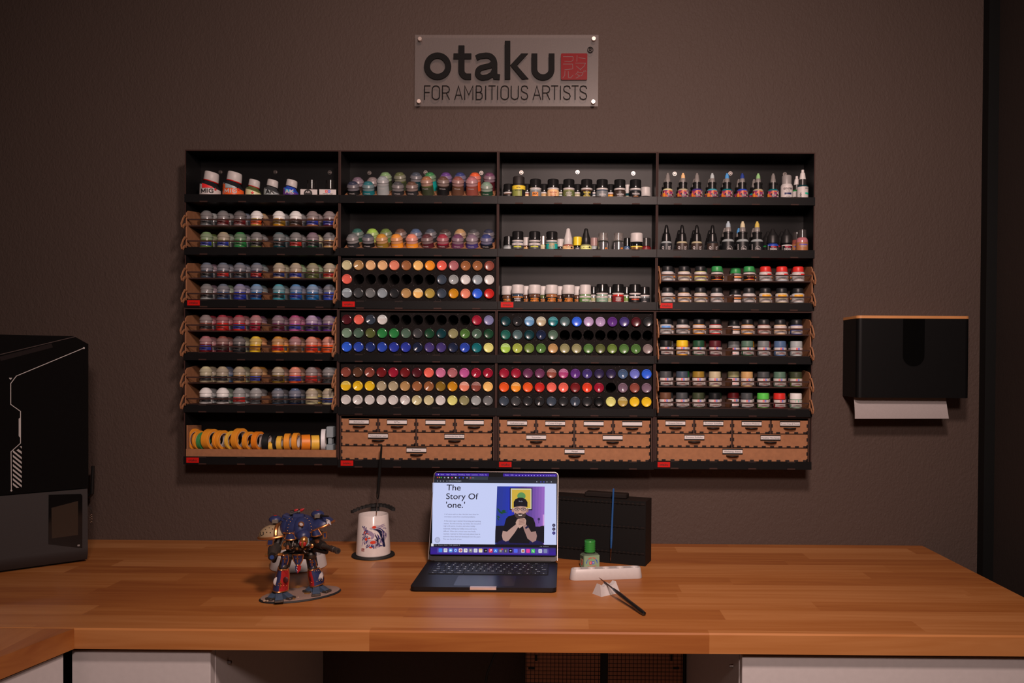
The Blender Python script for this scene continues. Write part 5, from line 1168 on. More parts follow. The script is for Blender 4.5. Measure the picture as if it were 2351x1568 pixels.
# ================================================================ LAPTOP
LX, LYY, LA = -.16544, -.25625, -.00465
SG = M('space_black_aluminium', (.018,.0165,.018), .42, .6)
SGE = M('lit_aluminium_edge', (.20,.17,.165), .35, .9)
t = thing('laptop', 'open dark grey laptop showing a web page, centre of the worktop', 'laptop', (LX, LYY, DESK), (0, 0, LA))
def rrect(x0, x1, y0, y1, r, n=6):
    p = []
    for (cx, cy, a) in ((x0+r, y0+r, 180), (x1-r, y0+r, 270), (x1-r, y1-r, 0), (x0+r, y1-r, 90)): p += arc(cx, cy, r, r, a, a+90, n)
    return p
HW = .1563
b = MB(); b.prism(rrect(-HW, HW, -.2212, .0, .010), .0035, .0115, SG, 'XY'); b.prism(rrect(-HW+.003, HW-.003, -.2182, -.003, .009), .0012, .0035, SG, 'XY'); b.build('base', t, 40)
b = MB()
for sx in (-.13, .13):
    for sy in (-.195, -.02): b.lathe([(0,0),(.006,0),(.006,.0013),(0,.0013)], 14, BLKM, Matrix.Translation((sx, sy, 0)))
b.build('rubber_feet', t)
MB().box(-.0280, .0280, -.2216, -.2120, .0062, .01165, M('thumb_notch_lit_alu', (.70,.56,.52), .35, .4)).build('thumb_notch', t)  # light caught by the scoop is put into its pale colour
MB().prism(rrect(-.065, .065, -.2090, -.1290, .004), .0115, .01162, M('trackpad_glass', (.012,.0115,.014), .28), 'XY').build('trackpad', t)
KW = .1370
kb = MB().prism(rrect(-KW, KW, -.1215, -.0150, .003), .0115, .01165, M('keyboard_well', (.004,.004,.004), .6), 'XY').build('keyboard', t)
KM = M('black_key', (.0055,.0055,.006), .5)
LEG = M('lit_key_legend', (.55,.56,.60), .5)
LEG.node_tree.nodes['Principled BSDF'].inputs['Emission Color'].default_value = (.8, .82, .9, 1); LEG.node_tree.nodes['Principled BSDF'].inputs['Emission Strength'].default_value = .45
def key(xa, xb, ya, yb, s):
    b = MB().cbox(xa, xb, ya, yb, .01166, .01285, .0004, KM)
    if s: b.text(s, .0055 if len(s) == 1 else .0034, LEG, lambda x, y: ((xa+xb)/2+x, (ya+yb)/2-.0016+y, .01292), off=.02, width=(xb-xa)*(.32 if len(s) == 1 else .6))
    o = b.build('key', kb)
rowsK = ['esc F1 F2 F3 F4 F5 F6 F7 F8 F9 F10 F11 F12 .'.split(), '^ 1 2 3 4 5 6 7 8 9 0 ß ´ <-'.split(), 'tab Q W E R T Z U I O P Ü +'.split(), 'caps A S D F G H J K L Ö Ä # enter'.split(), 'shift < Y X C V B N M , . - shift'.split()]
yk = -.0165
for ri, rk in enumerate(rowsK):
    hgt = .0150 if ri == 0 else .0175; n_ = len(rk); tot = 2*KW-.004
    wts = [1.0]*n_
    if ri == 1: wts[-1] = 1.5
    if ri == 2: wts[0] = 1.5; wts[-1] = 1.5
    if ri == 3: wts[0] = 1.7
    if ri == 4: wts[0] = 1.2; wts[-1] = 2.3
    x = -KW+.002; U_ = tot/sum(wts)
    for s, w_ in zip(rk, wts):
        key(x+.0008, x+U_*w_-.0008, yk-hgt+.0016, yk, s); x += U_*w_
    yk -= hgt
x = -KW+.002; U_ = (2*KW-.004)/14.5
for s, w_ in (('fn',1),('ctrl',1),('opt',1),('cmd',1.25),('',5.0),('cmd',1.25),('opt',1),('<',1),('^',1),('>',1)):
    key(x+.0008, x+U_*w_-.0008, yk-.0170+.0016, yk, s); x += U_*w_
# lid
TL = math.radians(23.0)
lid = MB(Matrix.Translation((0, .0015, .0125)) @ Matrix.Rotation(-TL, 4, 'X'))
lidT = lid.T.copy()
def onlid(): return MB(lidT)
lid.prism(rrect(-HW, HW, .0, .2212, .0095), .0, .0042, SG); lo = lid.build('lid', t, 40)
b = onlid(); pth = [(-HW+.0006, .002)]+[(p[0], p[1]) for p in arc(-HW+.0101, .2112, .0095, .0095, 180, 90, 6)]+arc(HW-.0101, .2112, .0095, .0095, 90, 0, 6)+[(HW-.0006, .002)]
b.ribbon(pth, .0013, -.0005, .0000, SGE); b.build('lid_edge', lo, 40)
b = onlid(); b.prism(rrect(-HW+.0016, HW-.0016, .0105, .2196, .0080), -.0004, -.0001, M('screen_glass', (.004,.004,.0045), .08, spec=.5)); b.build('screen_bezel', lo, 40)
b = MB(Matrix.Translation((0, .0015, .0125))); b.tube([(-.14,.0020,-.001),(.14,.0020,-.001)], .0028, 12, BLKM); b.build('hinge', t)
def sc(x, y):
    s = (y-110)/923.0; xl_, xr_ = 368-55*s, 1752-12*s
    return -.1512+.3024*(x-xl_)/(xr_-xl_), .2165-.2020*s
D = onlid(); lay = [0]
def dpoly(pts, c, k=1.0, l=None):
    l = l if l is not None else lay[0]; y = -.0005-.00003*l
    q = [sc(*p) for p in pts]; ar = sum(q[i][0]*q[(i+1) % len(q)][1]-q[(i+1) % len(q)][0]*q[i][1] for i in range(len(q)))
    if ar < 0: q = q[::-1]
    D.add([(a, y, h) for a, h in q], [tuple(range(len(q)))], EM(c, k))
def drect(x0, y0, x1, y1, c, l, k=1.0):
    dpoly([(x0, y0), (x1, y0), (x1, y1), (x0, y1)], c, k, l)
def dell(cx, cy, rx, ry, c, l, n=20): dpoly([(cx+rx*math.cos(2*PI*i/n), cy+ry*math.sin(2*PI*i/n)) for i in range(n)], c, 1, l)
def dtext(s, x, y, size, c, l, width=None, off=0.0, align='L'):
    p = sc(x, y); hpx = .2020/923; wpx = .3024/1400
    D.text(s, size*hpx/.69, EM(c), lambda a, q: (p[0]+a, -.0005-.00003*l, p[1]+q), off=off, width=(width*wpx if width else None), align=align, stretch=True if width else None)
drect(360, 110, 1755, 143, (58,28,150), 0); drect(352, 143, 1755, 186, (24,26,34), 0); drect(345, 186, 1755, 224, (32,36,46), 0)
drect(330, 224, 1752, 918, (196,204,242), 0); drect(318, 918, 1745, 949, (8,8,12), 0)
for i in range(6): drect(312, 949+14*i, 1742, 963+14*i+.5, [(44,34,110),(50,34,124),(48,30,130),(50,28,136),(52,26,140),(50,24,134)][i], 0)
drect(975, 106, 1140, 152, (6,6,8), 1)
for s, x in (('Chrome',420),('Datei',488),('Bearbeiten',541),('Darstellung',626),('Verlauf',714),('Lesezeichen',776),('Profile',870),('Tab',931),('Fenster',1160),('Hilfe',1226)): dtext(s, x, 133, 12, (190,180,240), 2, width=len(s)*6.6)
dell(395, 127, 6, 7, (200,195,240), 2)
for x in (1289,1325,1362,1399,1433,1465,1497,1538,1571,1605): dell(x, 131, 6, 6, (170,160,230), 2, 8)
dtext('So. 26. Mai 11:46', 1632, 136, 11, (190,180,240), 2, width=104)
for x, c in ((384,(210,60,60)),(406,(210,160,60)),(428,(60,180,80))): dell(x, 162, 7, 7, c, 2, 12)
for x, c in ((467,(150,160,170)),(509,(220,220,230)),(552,(220,80,150)),(595,(210,210,220)),(638,(60,60,200)),(681,(60,80,220)),(725,(160,170,180))): dell(x, 163, 8, 8, c, 2, 10)
drect(745, 147, 965, 186, (46,56,66), 1); dell(765, 163, 8, 8, (190,60,60), 2, 10); dtext('otaku', 780, 167, 10, (170,175,190), 2, width=26)
for x in (385,420,453,494,1527,1643,1693): dell(x, 204, 6, 6, (150,155,170), 2, 10)
for x in (1574,1608): dell(x, 205, 7, 6, (60,70,210), 2, 10)
dtext('otaku.com/index.php/en', 512, 207, 13, (190,195,210), 2, width=148)
dtext('The', 487, 311, 66, (18,18,34), 2, width=166, off=.006); dtext('Story Of', 482, 412, 66, (18,18,34), 2, width=372, off=.006); dtext("'one.'", 478, 511, 66, (18,18,34), 2, width=222, off=.006)
for s, y, x, w_ in (('It all starts with an idea. And the best ideas for',592,468,392),('innovation come from unsolved problems.',620,466,355),('A few years ago I started 3d printing and painting',668,464,418),('statues. As time went by, my hobby den was piled',697,462,418),('high with paints, brushes and other hobby',725,460,358),('materials, making my hobby more and more',755,458,376),('difficult. When the critical mass was finally',784,457,366),('reached, I started to think seriously about how to',813,456,418),('solve the chaos that had developed over the years.',842,455,424),('This was the birth of one.',871,454,212)):
    dtext(s, x, y, 15, (104,100,130), 2, width=w_)
dell(391, 874, 32, 32, (158,164,196), 2); dell(391, 874, 22, 22, (176,182,214), 3)
for y, c in ((700,(24,20,50)),(743,(24,20,50)),(787,(24,14,110))): dell(1721, y, 18, 18, c, 2); dell(1721, y, 7, 7, (120,116,150), 3)
dtext('// Info  Request  Session  Profile  Queries  10', 352, 935, 12, (150,150,160), 2, width=292); dtext('1.2%   Dashboard', 1560, 942, 11, (150,150,160), 2, width=100)
drect(320, 914, 348, 944, (214,214,222), 2)
# portrait picture
def px0(y): return 1072-22*(y-260)/658
NS = 16
for i in range(NS):
    f0, f1 = i/NS, (i+1)/NS; f_ = (i+.5)/NS
    A_, B_ = (38,54,140), (30,50,190); Cc = (70,50,130); Dd = (150,100,190)
    c = tuple(A_[q]*(1-f_*2)+B_[q]*f_*2 for q in range(3)) if f_ < .25 else (tuple(B_[q]+(Cc[q]-B_[q])*(f_-.25)/.3 for q in range(3)) if f_ < .55 else tuple(Cc[q]+(Dd[q]-Cc[q])*(f_-.55)/.45 for q in range(3)))
    dpoly([(px0(260)+(1618-px0(260))*f0, 260), (px0(260)+(1618-px0(260))*f1, 260), (px0(918)+(1608-px0(918))*f1, 918), (px0(918)+(1608-px0(918))*f0, 918)], c, 1, 1)
drect(1595, 580, 1612, 710, (200,150,215), 2)
drect(1216, 275, 1476, 532, (16,14,24), 2); drect(1228, 284, 1466, 520, (206,204,190), 3); drect(1240, 296, 1455, 510, (204,170,62), 4)
dell(1350, 372, 48, 44, (90,140,84), 5)
dpoly([(1052,770),(1056,712),(1150,708),(1205,720),(1560,716),(1612,700),(1610,900),(1050,900)], (12,12,26), 1, 2)
for (ax_, ay, bx_, by_) in ((1065,510,1120,560),(1065,600,1110,620),(1120,540,1180,545),(1080,540,1140,580),(1090,560,1190,560),(1068,620,1100,650)):
    dpoly([(ax_, ay), ((ax_+bx_)/2, (ay+by_)/2-14), (bx_, by_), ((ax_+bx_)/2, (ay+by_)/2+12)], (22,70,44), 1, 3)
dell(1550, 632, 14, 16, (50,40,90), 3); drect(1546, 640, 1553, 680, (50,40,90), 3)
dpoly([(1050,918),(1100,880),(1180,850),(1500,860),(1590,890),(1605,918)], (22,20,72), 1, 3)                                   # knees in dark jeans
dpoly([(1255,590),(1205,600),(1175,630),(1158,690),(1138,768),(1180,790),(1215,900),(1440,905),(1470,790),(1518,766),(1508,680),(1485,620),(1420,590),(1395,572),(1280,572)], (10,10,18), 1, 4)   # black shirt
dpoly([(1138,766),(1185,776),(1228,740),(1292,690),(1322,712),(1272,790),(1205,874),(1172,886),(1140,868),(1128,820)], (176,140,130), 1, 5)
dpoly([(1515,768),(1462,778),(1440,740),(1400,690),(1366,706),(1380,752),(1420,850),(1478,892),(1518,872),(1528,820)], (158,122,116), 1, 5)
dpoly([(1284,676),(1300,640),(1340,620),(1390,622),(1405,650),(1400,690),(1376,704),(1330,738),(1300,712)], (190,152,138), 1, 6)
for i in range(4): dpoly([(1318,644+16*i),(1384,632+16*i),(1396,640+16*i),(1322,653+16*i)], (150,112,102), 1, 7)
dpoly([(1392,726),(1430,704),(1438,722),(1400,746)], (20,24,60), 1, 7)
dell(1336, 536, 74, 86, (186,146,132), 5); dell(1252, 532, 12, 24, (170,130,118), 5); dell(1420, 534, 12, 24, (150,112,104), 5)
dpoly([(1272,560),(1300,575),(1336,566),(1376,575),(1402,560),(1396,604),(1366,630),(1336,636),(1304,628),(1278,600)], (66,50,48), 1, 6)   # beard
dpoly([(1308,582),(1336,588),(1364,582),(1352,596),(1322,596)], (214,196,186), 1, 7)
dpoly([(1328,528),(1344,528),(1350,560),(1322,560)], (200,158,142), 1, 7)
for cx in (1303, 1372):
    dell(cx, 524, 32, 20, (14,12,18), 6); dell(cx, 525, 27, 15, (168,136,132), 7); dell(cx, 523, 7, 5, (30,24,28), 8, 10)
dpoly([(1262,500),(1262,440),(1280,408),(1320,390),(1360,390),(1400,408),(1420,440),(1420,498),(1380,486),(1336,482),(1294,486)], (14,14,26), 1, 8)   # cap
dpoly([(1258,500),(1300,484),(1340,480),(1386,484),(1424,498),(1400,492),(1340,488),(1290,494)], (30,30,44), 1, 9); dtext('Brolin', 1320, 438, 14, (170,170,190), 9, width=44)
# dock
dpoly([(398,960),(1652,960),(1664,972),(1662,1012),(1650,1020),(396,1020),(386,1010),(388,970)], (74,56,150), 1, 1)
DK = [(427,(50,130,230)),(485,(210,214,224)),(543,(90,160,230)),(600,(60,110,220)),(657,(220,220,214)),(714,(226,226,230)),(771,(130,130,130)),(828,(214,216,226)),(885,(226,220,190)),(942,(16,16,18)),(1000,(220,50,80)),(1057,(40,120,230)),(1114,(90,90,96)),(1171,(70,74,80)),(1228,(14,12,20)),(1287,(80,100,230)),(1369,(190,190,200)),(1427,(226,60,150)),(1484,(60,190,90)),(1566,(200,206,220)),(1625,(120,130,170))]
for x, c in DK:
    r = 21; dpoly(arc(x-r+7, 987-r+7, 7, 7, 180, 270, 3)+arc(x+r-7, 987-r+7, 7, 7, 270, 360, 3)+arc(x+r-7, 987+r-7, 7, 7, 0, 90, 3)+arc(x-r+7, 987+r-7, 7, 7, 90, 180, 3), c, 1, 2)
dell(657, 987, 14, 14, (210,70,50), 3); dell(657, 987, 6, 6, (60,110,220), 4, 12); dtext('26', 703, 995, 22, (50,50,56), 3, width=24); dtext('tv', 936, 993, 16, (210,210,216), 3, width=20)
dpoly([(1000-5,975),(1012,972),(1012,990),(1008,990),(1008,980),(999,982),(999,996),(990,996),(990,990),(995,990)], (240,230,236), 1, 3); dpoly([(1057,974),(1070,998),(1064,998),(1057,986),(1050,998),(1044,998)], (220,230,245), 1, 3)
for x in (485, 828, 1566):
    for q in range(3): drect(x-12, 976+8*q, x+12, 979+8*q, (120,130,170), 3)
drect(868, 972, 904, 980, (226,180,60), 3); dell(1369, 987, 12, 12, (190,110,50), 3); dell(600, 987, 14, 14, (200,215,240), 3); dell(600, 987, 9, 9, (70,120,220), 4); dell(771, 984, 8, 8, (200,200,200), 3); dell(1114, 987, 12, 12, (150,150,156), 3); dell(1131, 971, 9, 9, (220,50,50), 4, 12)
dpoly([(1478,980),(1484,978),(1487,985),(1484,990),(1490,996),(1494,993),(1498,998),(1492,1002),(1480,992)], (235,245,235), 1, 3); dell(543, 987, 13, 9, (220,230,245), 3); dell(1228, 985, 10, 6, (200,200,210), 3); drect(1166, 976, 1178, 1000, (150,150,156), 3)
drect(1326, 966, 1328, 1014, (110,95,170), 2); drect(1524, 966, 1526, 1014, (110,95,170), 2)
D.build('display', lo)

# ================================================================ MECH MINIATURE
NAVY = M('blue_armour', (.022,.030,.095), .38, var=.2, vscale=120); GOLD = M('copper_gold_trim', (.60,.24,.085), .32, .85); RED = M('red_armour', (.36,.016,.018), .4); GUN = M('gunmetal', (.10,.088,.078), .40, .7, var=.35, vscale=260)
DKM = M('dark_machine_metal', (.022,.019,.018), .45, .4, var=.4, vscale=260); CREAM = M('tan_armour', (.30,.22,.13), .5); WHT = M('white_heraldry', (.55,.52,.52), .5); LBL = M('grey_blue_toe', (.045,.07,.115), .45, var=.25, vscale=90); BRASS = M('brass_face', (.55,.26,.08), .3, .8)
Pl, Pr = atZ(570+150/5.808, 1140+1400/5.808, DESK), atZ(570+1225/5.808, 1140+1238/5.808, DESK)
MC = (Pl+Pr)/2; myaw = math.atan2(Pr.y-Pl.y, Pr.x-Pl.x); LSEM = (Pr-Pl).length/2
t = thing('walker_miniature', 'painted blue and gold armoured walker robot miniature on a sandy oval base', 'miniature', MC)
def mp(zx, zy, dy=0.0):
    p = atY(570+zx/5.808, 1140+zy/5.808, MC.y+dy); return Vector((p.x-MC.x, dy, p.z-DESK))
KZ = (MC.y+DIST)/F/5.808              # metres per zoomed pixel
def ell(b, c, rx, ry, rz, mat, R=None, n=20, m=12, z0=-1., z1=1.):
    T = Matrix.Translation(c) @ (R or Matrix()) @ Matrix.Diagonal((rx, ry, rz, 1)); pr = []
    a0, a1 = math.asin(z0), math.asin(z1)
    for i in range(m+1):
        a = a0+(a1-a0)*i/m; pr.append((max(0, math.cos(a)), math.sin(a)))
    if z0 > -1: pr = [(0, z0)]+pr
    if z1 < 1: pr = pr+[(0, z1)]
    pr = [((0 if p[0] < 1e-4 else p[0]), p[1]) for p in pr]; b.lathe(pr, n, mat, T); return b
SAND = M('sandy_base', (.27,.18,.145), .9, bump=.8, bscale=700)
T = Matrix.Rotation(myaw, 4, 'Z') @ Matrix.Diagonal((LSEM, .049, 1, 1))
MB(T).lathe([(0,0),(1.0,0,BLKM),(1.01,.0012,BLKM),(.975,.0042,BLKM),(.965,.0045,SAND),(.5,.0052,SAND),(0,.0055,SAND)], 56, SAND).build('oval_base', t)
for (zx, zy, r_, m_) in ((215,1390,5,'r'),(595,1365,7,'g'),(785,1297,8,'g'),(660,1212,7,'g'),(1030,1250,8,'g'),(975,1270,5,'r'),(1003,1268,4,'r'),(665,1345,4,'r'),(255,1392,4,'r')):
    p = atZ(570+zx/5.808, 1140+zy/5.808, DESK+.005)-Vector((MC.x, MC.y, DESK)); b = MB()
    if m_ == 'r': ell(b, p, r_*KZ*4.2, r_*KZ*3.6, r_*KZ*3.2, M('pale_pebble', (.34,.24,.17), .8), n=9, m=5); b.build('pebble', t)
    else:
        ell(b, p+Vector((0,0,.0006)), r_*KZ*5.0, r_*KZ*3.6, .0016, M('brown_tuft_mat', (.20,.095,.025), .95), n=12, m=5)
        for i in range(60):
            a = random.uniform(0, 2*PI); q = random.uniform(0, r_*KZ*4.6); x, y = p.x+q*math.cos(a), p.y+q*math.sin(a)
            b.tube([(x, y, .004), (x+random.uniform(-.002, .002), y+random.uniform(-.002, .002), .004+random.uniform(.002, .005))], [.0006, .0002], 4, M('dry_grass', (.22,.10,.02), .9))
        b.build('grass_tuft', t)
YL, YR = -.030, .018                  # left leg stands nearer, right leg further back
def plate(poly, y, th, mat, name, par, trim=None, tw=.0022, bulge=0.0):
    pts = [mp(x, z, y) for x, z in poly]; q = [(p.x, p.z) for p in pts]
    b = MB(); b.prism(q, y-th, y, mat); ob_ = b.build(name, par)
    if trim:
        b = MB(); b.ribbon(q, tw, y-th-.0008, y-th+.0008, trim, closed=True); b.build('trim', ob_)
    return ob_
def curved(poly_l, poly_r, y, dep, mat, n=10):    # armour shell bulging toward the viewer between two edges
    vs_ = []; m = len(poly_l)
    for k in range(m):
        L_, R_ = mp(*poly_l[k], y), mp(*poly_r[k], y)
        for i in range(n+1):
            s = i/n; p = L_.lerp(R_, s); vs_.append((p.x, y-dep*math.sin(PI*s)**.7, p.z))
    return vs_, [(k*(n+1)+i, k*(n+1)+i+1, (k+1)*(n+1)+i+1, (k+1)*(n+1)+i) for k in range(m-1) for i in range(n)]
def shell(Ls, Rs, y, dep, mat, name, par, mat2=None, trim=True, split=.5):
    b = MB(); n = 12; vs_, fs = curved(Ls, Rs, y, dep, mat, n); m = len(Ls)
    if mat2:
        b.add(vs_, [f for f in fs if (f[0] % (n+1)) < n*split], mat); b.add(vs_, [f for f in fs if (f[0] % (n+1)) >= n*split], mat2)
    else: b.add(vs_, fs, mat)
    vb = [(v[0], y+.001, v[2]) for v in vs_]; b.add(vb, [f[::-1] for f in fs], DKM)
    o = b.build(name, par, 60)
    if trim:
        b = MB(); top = [vs_[i] for i in range(n+1)]; bot = [vs_[(m-1)*(n+1)+i] for i in range(n+1)]; lf = [vs_[k*(n+1)] for k in range(m)]; rt = [vs_[k*(n+1)+n] for k in range(m)]
        for path in (top, bot, lf, rt): b.tube(path, .0014, 6, GOLD)
        b.build('trim', o)
    return o
def joint(zx, zy, y, r, mat=DKM, name='joint', par=None):
    b = MB(); ell(b, mp(zx, zy, y), r, r, r, mat); return b.build(name, par or t)
def bar(pts, rad, mat, name, par=None, n=10):
    b = MB(); b.tube([mp(*p) for p in pts], rad, n, mat); return b.build(name, par or t)
# feet
for (fx, fy, y, toes, nm) in ((405, 1275, YL, ((300,1345,-.018,.0),(410,1385,-.034,0),(560,1315,-.012,0)), 'left'), (905, 1180, YR, ((790,1230,-.014,0),(905,1270,-.036,0),(1040,1205,-.010,0)), 'right')):
    b = MB(); c = mp(fx, fy, y); ell(b, c+Vector((0,0,-.002)), .014, .013, .012, DKM); b.cyl(c+Vector((0,0,.0)), Vector((c.x, c.y, .006)), .012, .015, 12, DKM); ft = b.build('foot', t)
    for (tx, tz, ty, _) in toes:
        e = mp(tx, tz, y+ty); e.z = .0055; d = Vector((e.x-c.x, e.y-c.y, 0)); L_ = d.length; a = math.atan2(d.y, d.x)
        T = Matrix.Translation((c.x, c.y, 0)) @ Matrix.Rotation(a, 4, 'Z'); b = MB(T)
        b.add([(L_*.25,-.0055,.020),(L_*.25,.0055,.020),(L_+.002,.0075,.010),(L_+.002,-.0075,.010),(L_*.25,-.0065,.0056),(L_*.25,.0065,.0056),(L_+.006,.0085,.0052),(L_+.006,-.0085,.0052)], [(3,2,1,0),(4,5,6,7),(0,1,5,4),(1,2,6,5),(2,3,7,6),(3,0,4,7)], LBL)
        b.cbox(L_-.004, L_+.0075, -.009, .009, .0052, .0095, .001, GUN); b.build('toe', ft)
# legs: shin, knee, thigh
shell([(405,940),(372,1050),(340,1160),(322,1235)], [(540,960),(545,1060),(538,1160),(530,1250)], YL, .018, NAVY, 'shin_armour', t, RED, split=.52)
shell([(800,960),(800,1050),(812,1130),(822,1190)], [(945,950),(985,1010),(1015,1090),(1010,1150)], YR, .018, RED, 'shin_armour', t, NAVY, split=.45)
bar([(470,930,YL+.004),(430,1100,YL+.006),(410,1270,YL+.004)], .010, DKM, 'shin'); bar([(850,930,YR+.004),(885,1060,YR+.006),(905,1180,YR+.004)], .010, DKM, 'shin')
shell([(462,760),(448,830),(436,905),(470,955)], [(528,770),(538,840),(520,900),(478,956)], YL, .012, NAVY, 'thigh_armour', t)
shell([(812,820),(810,880),(830,930),(868,970)], [(880,830),(905,885),(905,930),(872,972)], YR, .012, NAVY, 'thigh_armour', t)
bar([(520,790,YL+.010),(480,930,YL+.006)], .011, DKM, 'thigh'); bar([(835,790,YR+.004),(860,930,YR+.006)], .011, DKM, 'thigh')
joint(838, 775, YR-.004, .0115, GUN, 'hip_joint'); joint(500, 790, YL+.016, .010, DKM, 'hip_joint')
joint(468, 935, YL-.004, .0075, GUN, 'knee_joint'); joint(860, 950, YR-.004, .0075, GUN, 'knee_joint')
bar([(500,800,YL+.014),(660,770,-.004),(838,790,YR)], .0085, DKM, 'pelvis')
b = MB(); c = mp(660, 700, .0); ell(b, c, .024, .020, .018, DKM); b.build('waist', t)
shell([(590,770),(604,850),(640,905)], [(735,770),(722,850),(690,908)], -.022, .006, NAVY, 'tabard', t)
plate([(628,925),(655,915),(655,1020),(632,985)], -.028, .0018, NAVY, 'crest_shield', t); plate([(656,915),(708,925),(700,975),(660,1022)], -.028, .0018, RED, 'crest_shield', t)
for (x_, z_) in ((648,945),(643,970),(652,990)):
    c = mp(x_, z_, -.0302); b = MB(); ell(b, c, .0012, .0004, .0012, WHT, n=8, m=4); b.build('shield_mark', t)
# torso carapace
b = MB(); c = mp(690, 410, .0); ell(b, c, .0355, .036, .0275, NAVY, n=32, m=16); cp = b.build('carapace', t)
b = MB(); ell(b, mp(715, 430, -.014), .0195, .026, .026, NAVY, n=24, m=12); b.build('carapace_ridge', t)
b = MB(); ell(b, mp(545, 410, -.004), .018, .024, .020, NAVY, n=24, m=12); b.build('side_carapace', t)
b = MB(); ell(b, mp(830, 400, .008), .016, .022, .018, NAVY, n=24, m=12); b.build('side_carapace', t)
T = Matrix.Translation(mp(680, 270, -.006)); b = MB(T @ Matrix.Rotation(-.3, 4, 'X')); b.cbox(-.0115, .0115, -.010, .012, -.006, .006, .002, NAVY); b.build('top_hatch', t)
T = Matrix.Translation(mp(520, 290, -.002)); b = MB(T @ Matrix.Rotation(.35, 4, 'Y')); b.cbox(-.0095, .0095, -.010, .010, -.008, .008, .002, NAVY); b.box(-.006, .006, -.0103, -.0100, -.001, .001, DKM); b.build('vent_box', t)
c = mp(708, 366, -.0425); b = MB(); b.lathe([(0,0),(.0058,0),(.0058,.0010),(.0040,.0016,GOLD),(.0038,.0010,DKM),(0,.0014,WHT)], 20, GOLD, Matrix.Translation(c) @ Matrix.Rotation(PI/2+.25, 4, 'X')); b.build('badge', t)
# head: hood and golden face with red cheeks
b = MB(); ell(b, mp(735, 520, -.036), .0145, .015, .0130, NAVY, n=22, m=12); b.build('hood', t)
b = MB(); c = mp(742, 590, -.047); ell(b, c, .0085, .009, .0105, BRASS, n=18, m=12); hd = b.build('head', t)
b = MB(); ell(b, c+Vector((-.0040,-.0045,-.0040)), .0042, .0052, .0062, RED, n=12, m=8); ell(b, c+Vector((.0032,-.0050,-.0045)), .0034, .0048, .0060, RED, n=12, m=8); b.build('red_cheek', hd)
b = MB(); b.cbox(c.x-.0018, c.x+.0020, c.y-.0115, c.y-.006, c.z-.0120, c.z-.0005, .0006, BRASS); b.cbox(c.x-.0065, c.x+.0065, c.y-.0092, c.y-.004, c.z+.0012, c.z+.0030, .0005, GOLD); b.build('face_ridge', hd)
b = MB()
for sx in (-1, 1): ell(b, c+Vector((sx*.0042, -.0072, -.0004)), .0016, .0010, .0009, DKM, n=8, m=5)
b.build('eye_slit', hd)
pts = [mp(x, z, -.046) for x, z in ((683,560),(676,610),(692,645),(735,662),(785,648),(806,605),(800,555))]
b = MB(); b.tube(pts, .0014, 6, M('pale_blue_collar', (.16,.24,.28), .4)); b.build('collar', t)
# shoulders
def pauldron(cx, cz, y, rx, rz, mat, tilt, mark):
    R = Matrix.Rotation(tilt, 4, 'Y'); b = MB(); ell(b, mp(cx, cz, y), rx, .022, rz, mat, R, n=28, m=12, z0=-.05); p = b.build('shoulder_armour', t)
    T = Matrix.Translation(mp(cx, cz, y)) @ R; b = MB()
    ring_ = [T @ Vector((rx*1.01*math.cos(2*PI*i/32), .0222*math.sin(2*PI*i/32), -.001)) for i in range(33)]; b.tube(ring_, .0026, 8, GOLD, cap=False)
    b.build('trim', p)
    b = MB(); s = 1 if mark > 0 else -1
    arcp = [T @ Vector((s*rx*.42, -.0225*math.cos(a)*.93, rz*math.sin(a)*.95+.0004)) for a in [math.radians(8+q*12) for q in range(8)]]; b.tube(arcp, .0042, 8, GOLD); b.build('gold_band', p); return T, p
T1, p1 = pauldron(335, 520, -.008, .0300, .0230, CREAM, -.10, 1)
b = MB()
for i in range(7):
    xo = -.0135+.0038*i; q = math.sqrt(1-(xo/.030)**2); a = math.radians((22, 48, 30, 55, 26, 46, 62)[i]); v = T1 @ Vector((xo, -.022*q*math.cos(a), .023*q*math.sin(a))); ell(b, v, .0013, .0010, .0013, DKM, n=8, m=4)
pts = [T1 @ Vector((-.0165+.0035*math.cos(q), -.0178, .0100+.0042*math.sin(q))) for q in [math.radians(130+25*k) for k in range(12)]]; b.tube(pts, .0007, 5, DKM); b.build('heraldry', p1)
T2, p2 = pauldron(985, 390, .014, .0265, .0200, NAVY, -.42, -1)
b = MB(); v = mp(1062, 340, -.006); b.prism([(v.x-.004, v.z+.006), (v.x+.003, v.z+.003), (v.x+.006, v.z-.006), (v.x+.001, v.z-.002), (v.x-.001, v.z-.006)], v.y-.001, v.y+.004, WHT); b.build('heraldry', p2)
# chest skirts
for (Ls, Rs, y) in (([(520,480),(500,520),(484,565)], [(600,480),(618,520),(634,570)], -.034), ([(850,450),(846,490),(848,530)], [(930,430),(955,470),(978,510)], -.022)):
    shell(Ls, Rs, y, .008, NAVY, 'chest_armour', t)
for (cx, cz, y) in ((530,610,-.030),(570,660,-.030),(600,600,-.026)): bar([(cx,cz-40,y),(cx,cz+50,y)], .0042, GUN, 'exhaust_pipe')
bar([(530,650,-.031),(528,700,-.032)], .005, M('copper_metal', (.30,.11,.05), .35, .8), 'copper_cylinder'); bar([(592,650,-.031),(594,695,-.032)], .005, M('copper_metal', (1,1,1)), 'copper_cylinder')
b = MB(); ell(b, mp(680, 640, -.016), .030, .022, .014, DKM, n=20, m=10); b.build('torso_machinery', t)
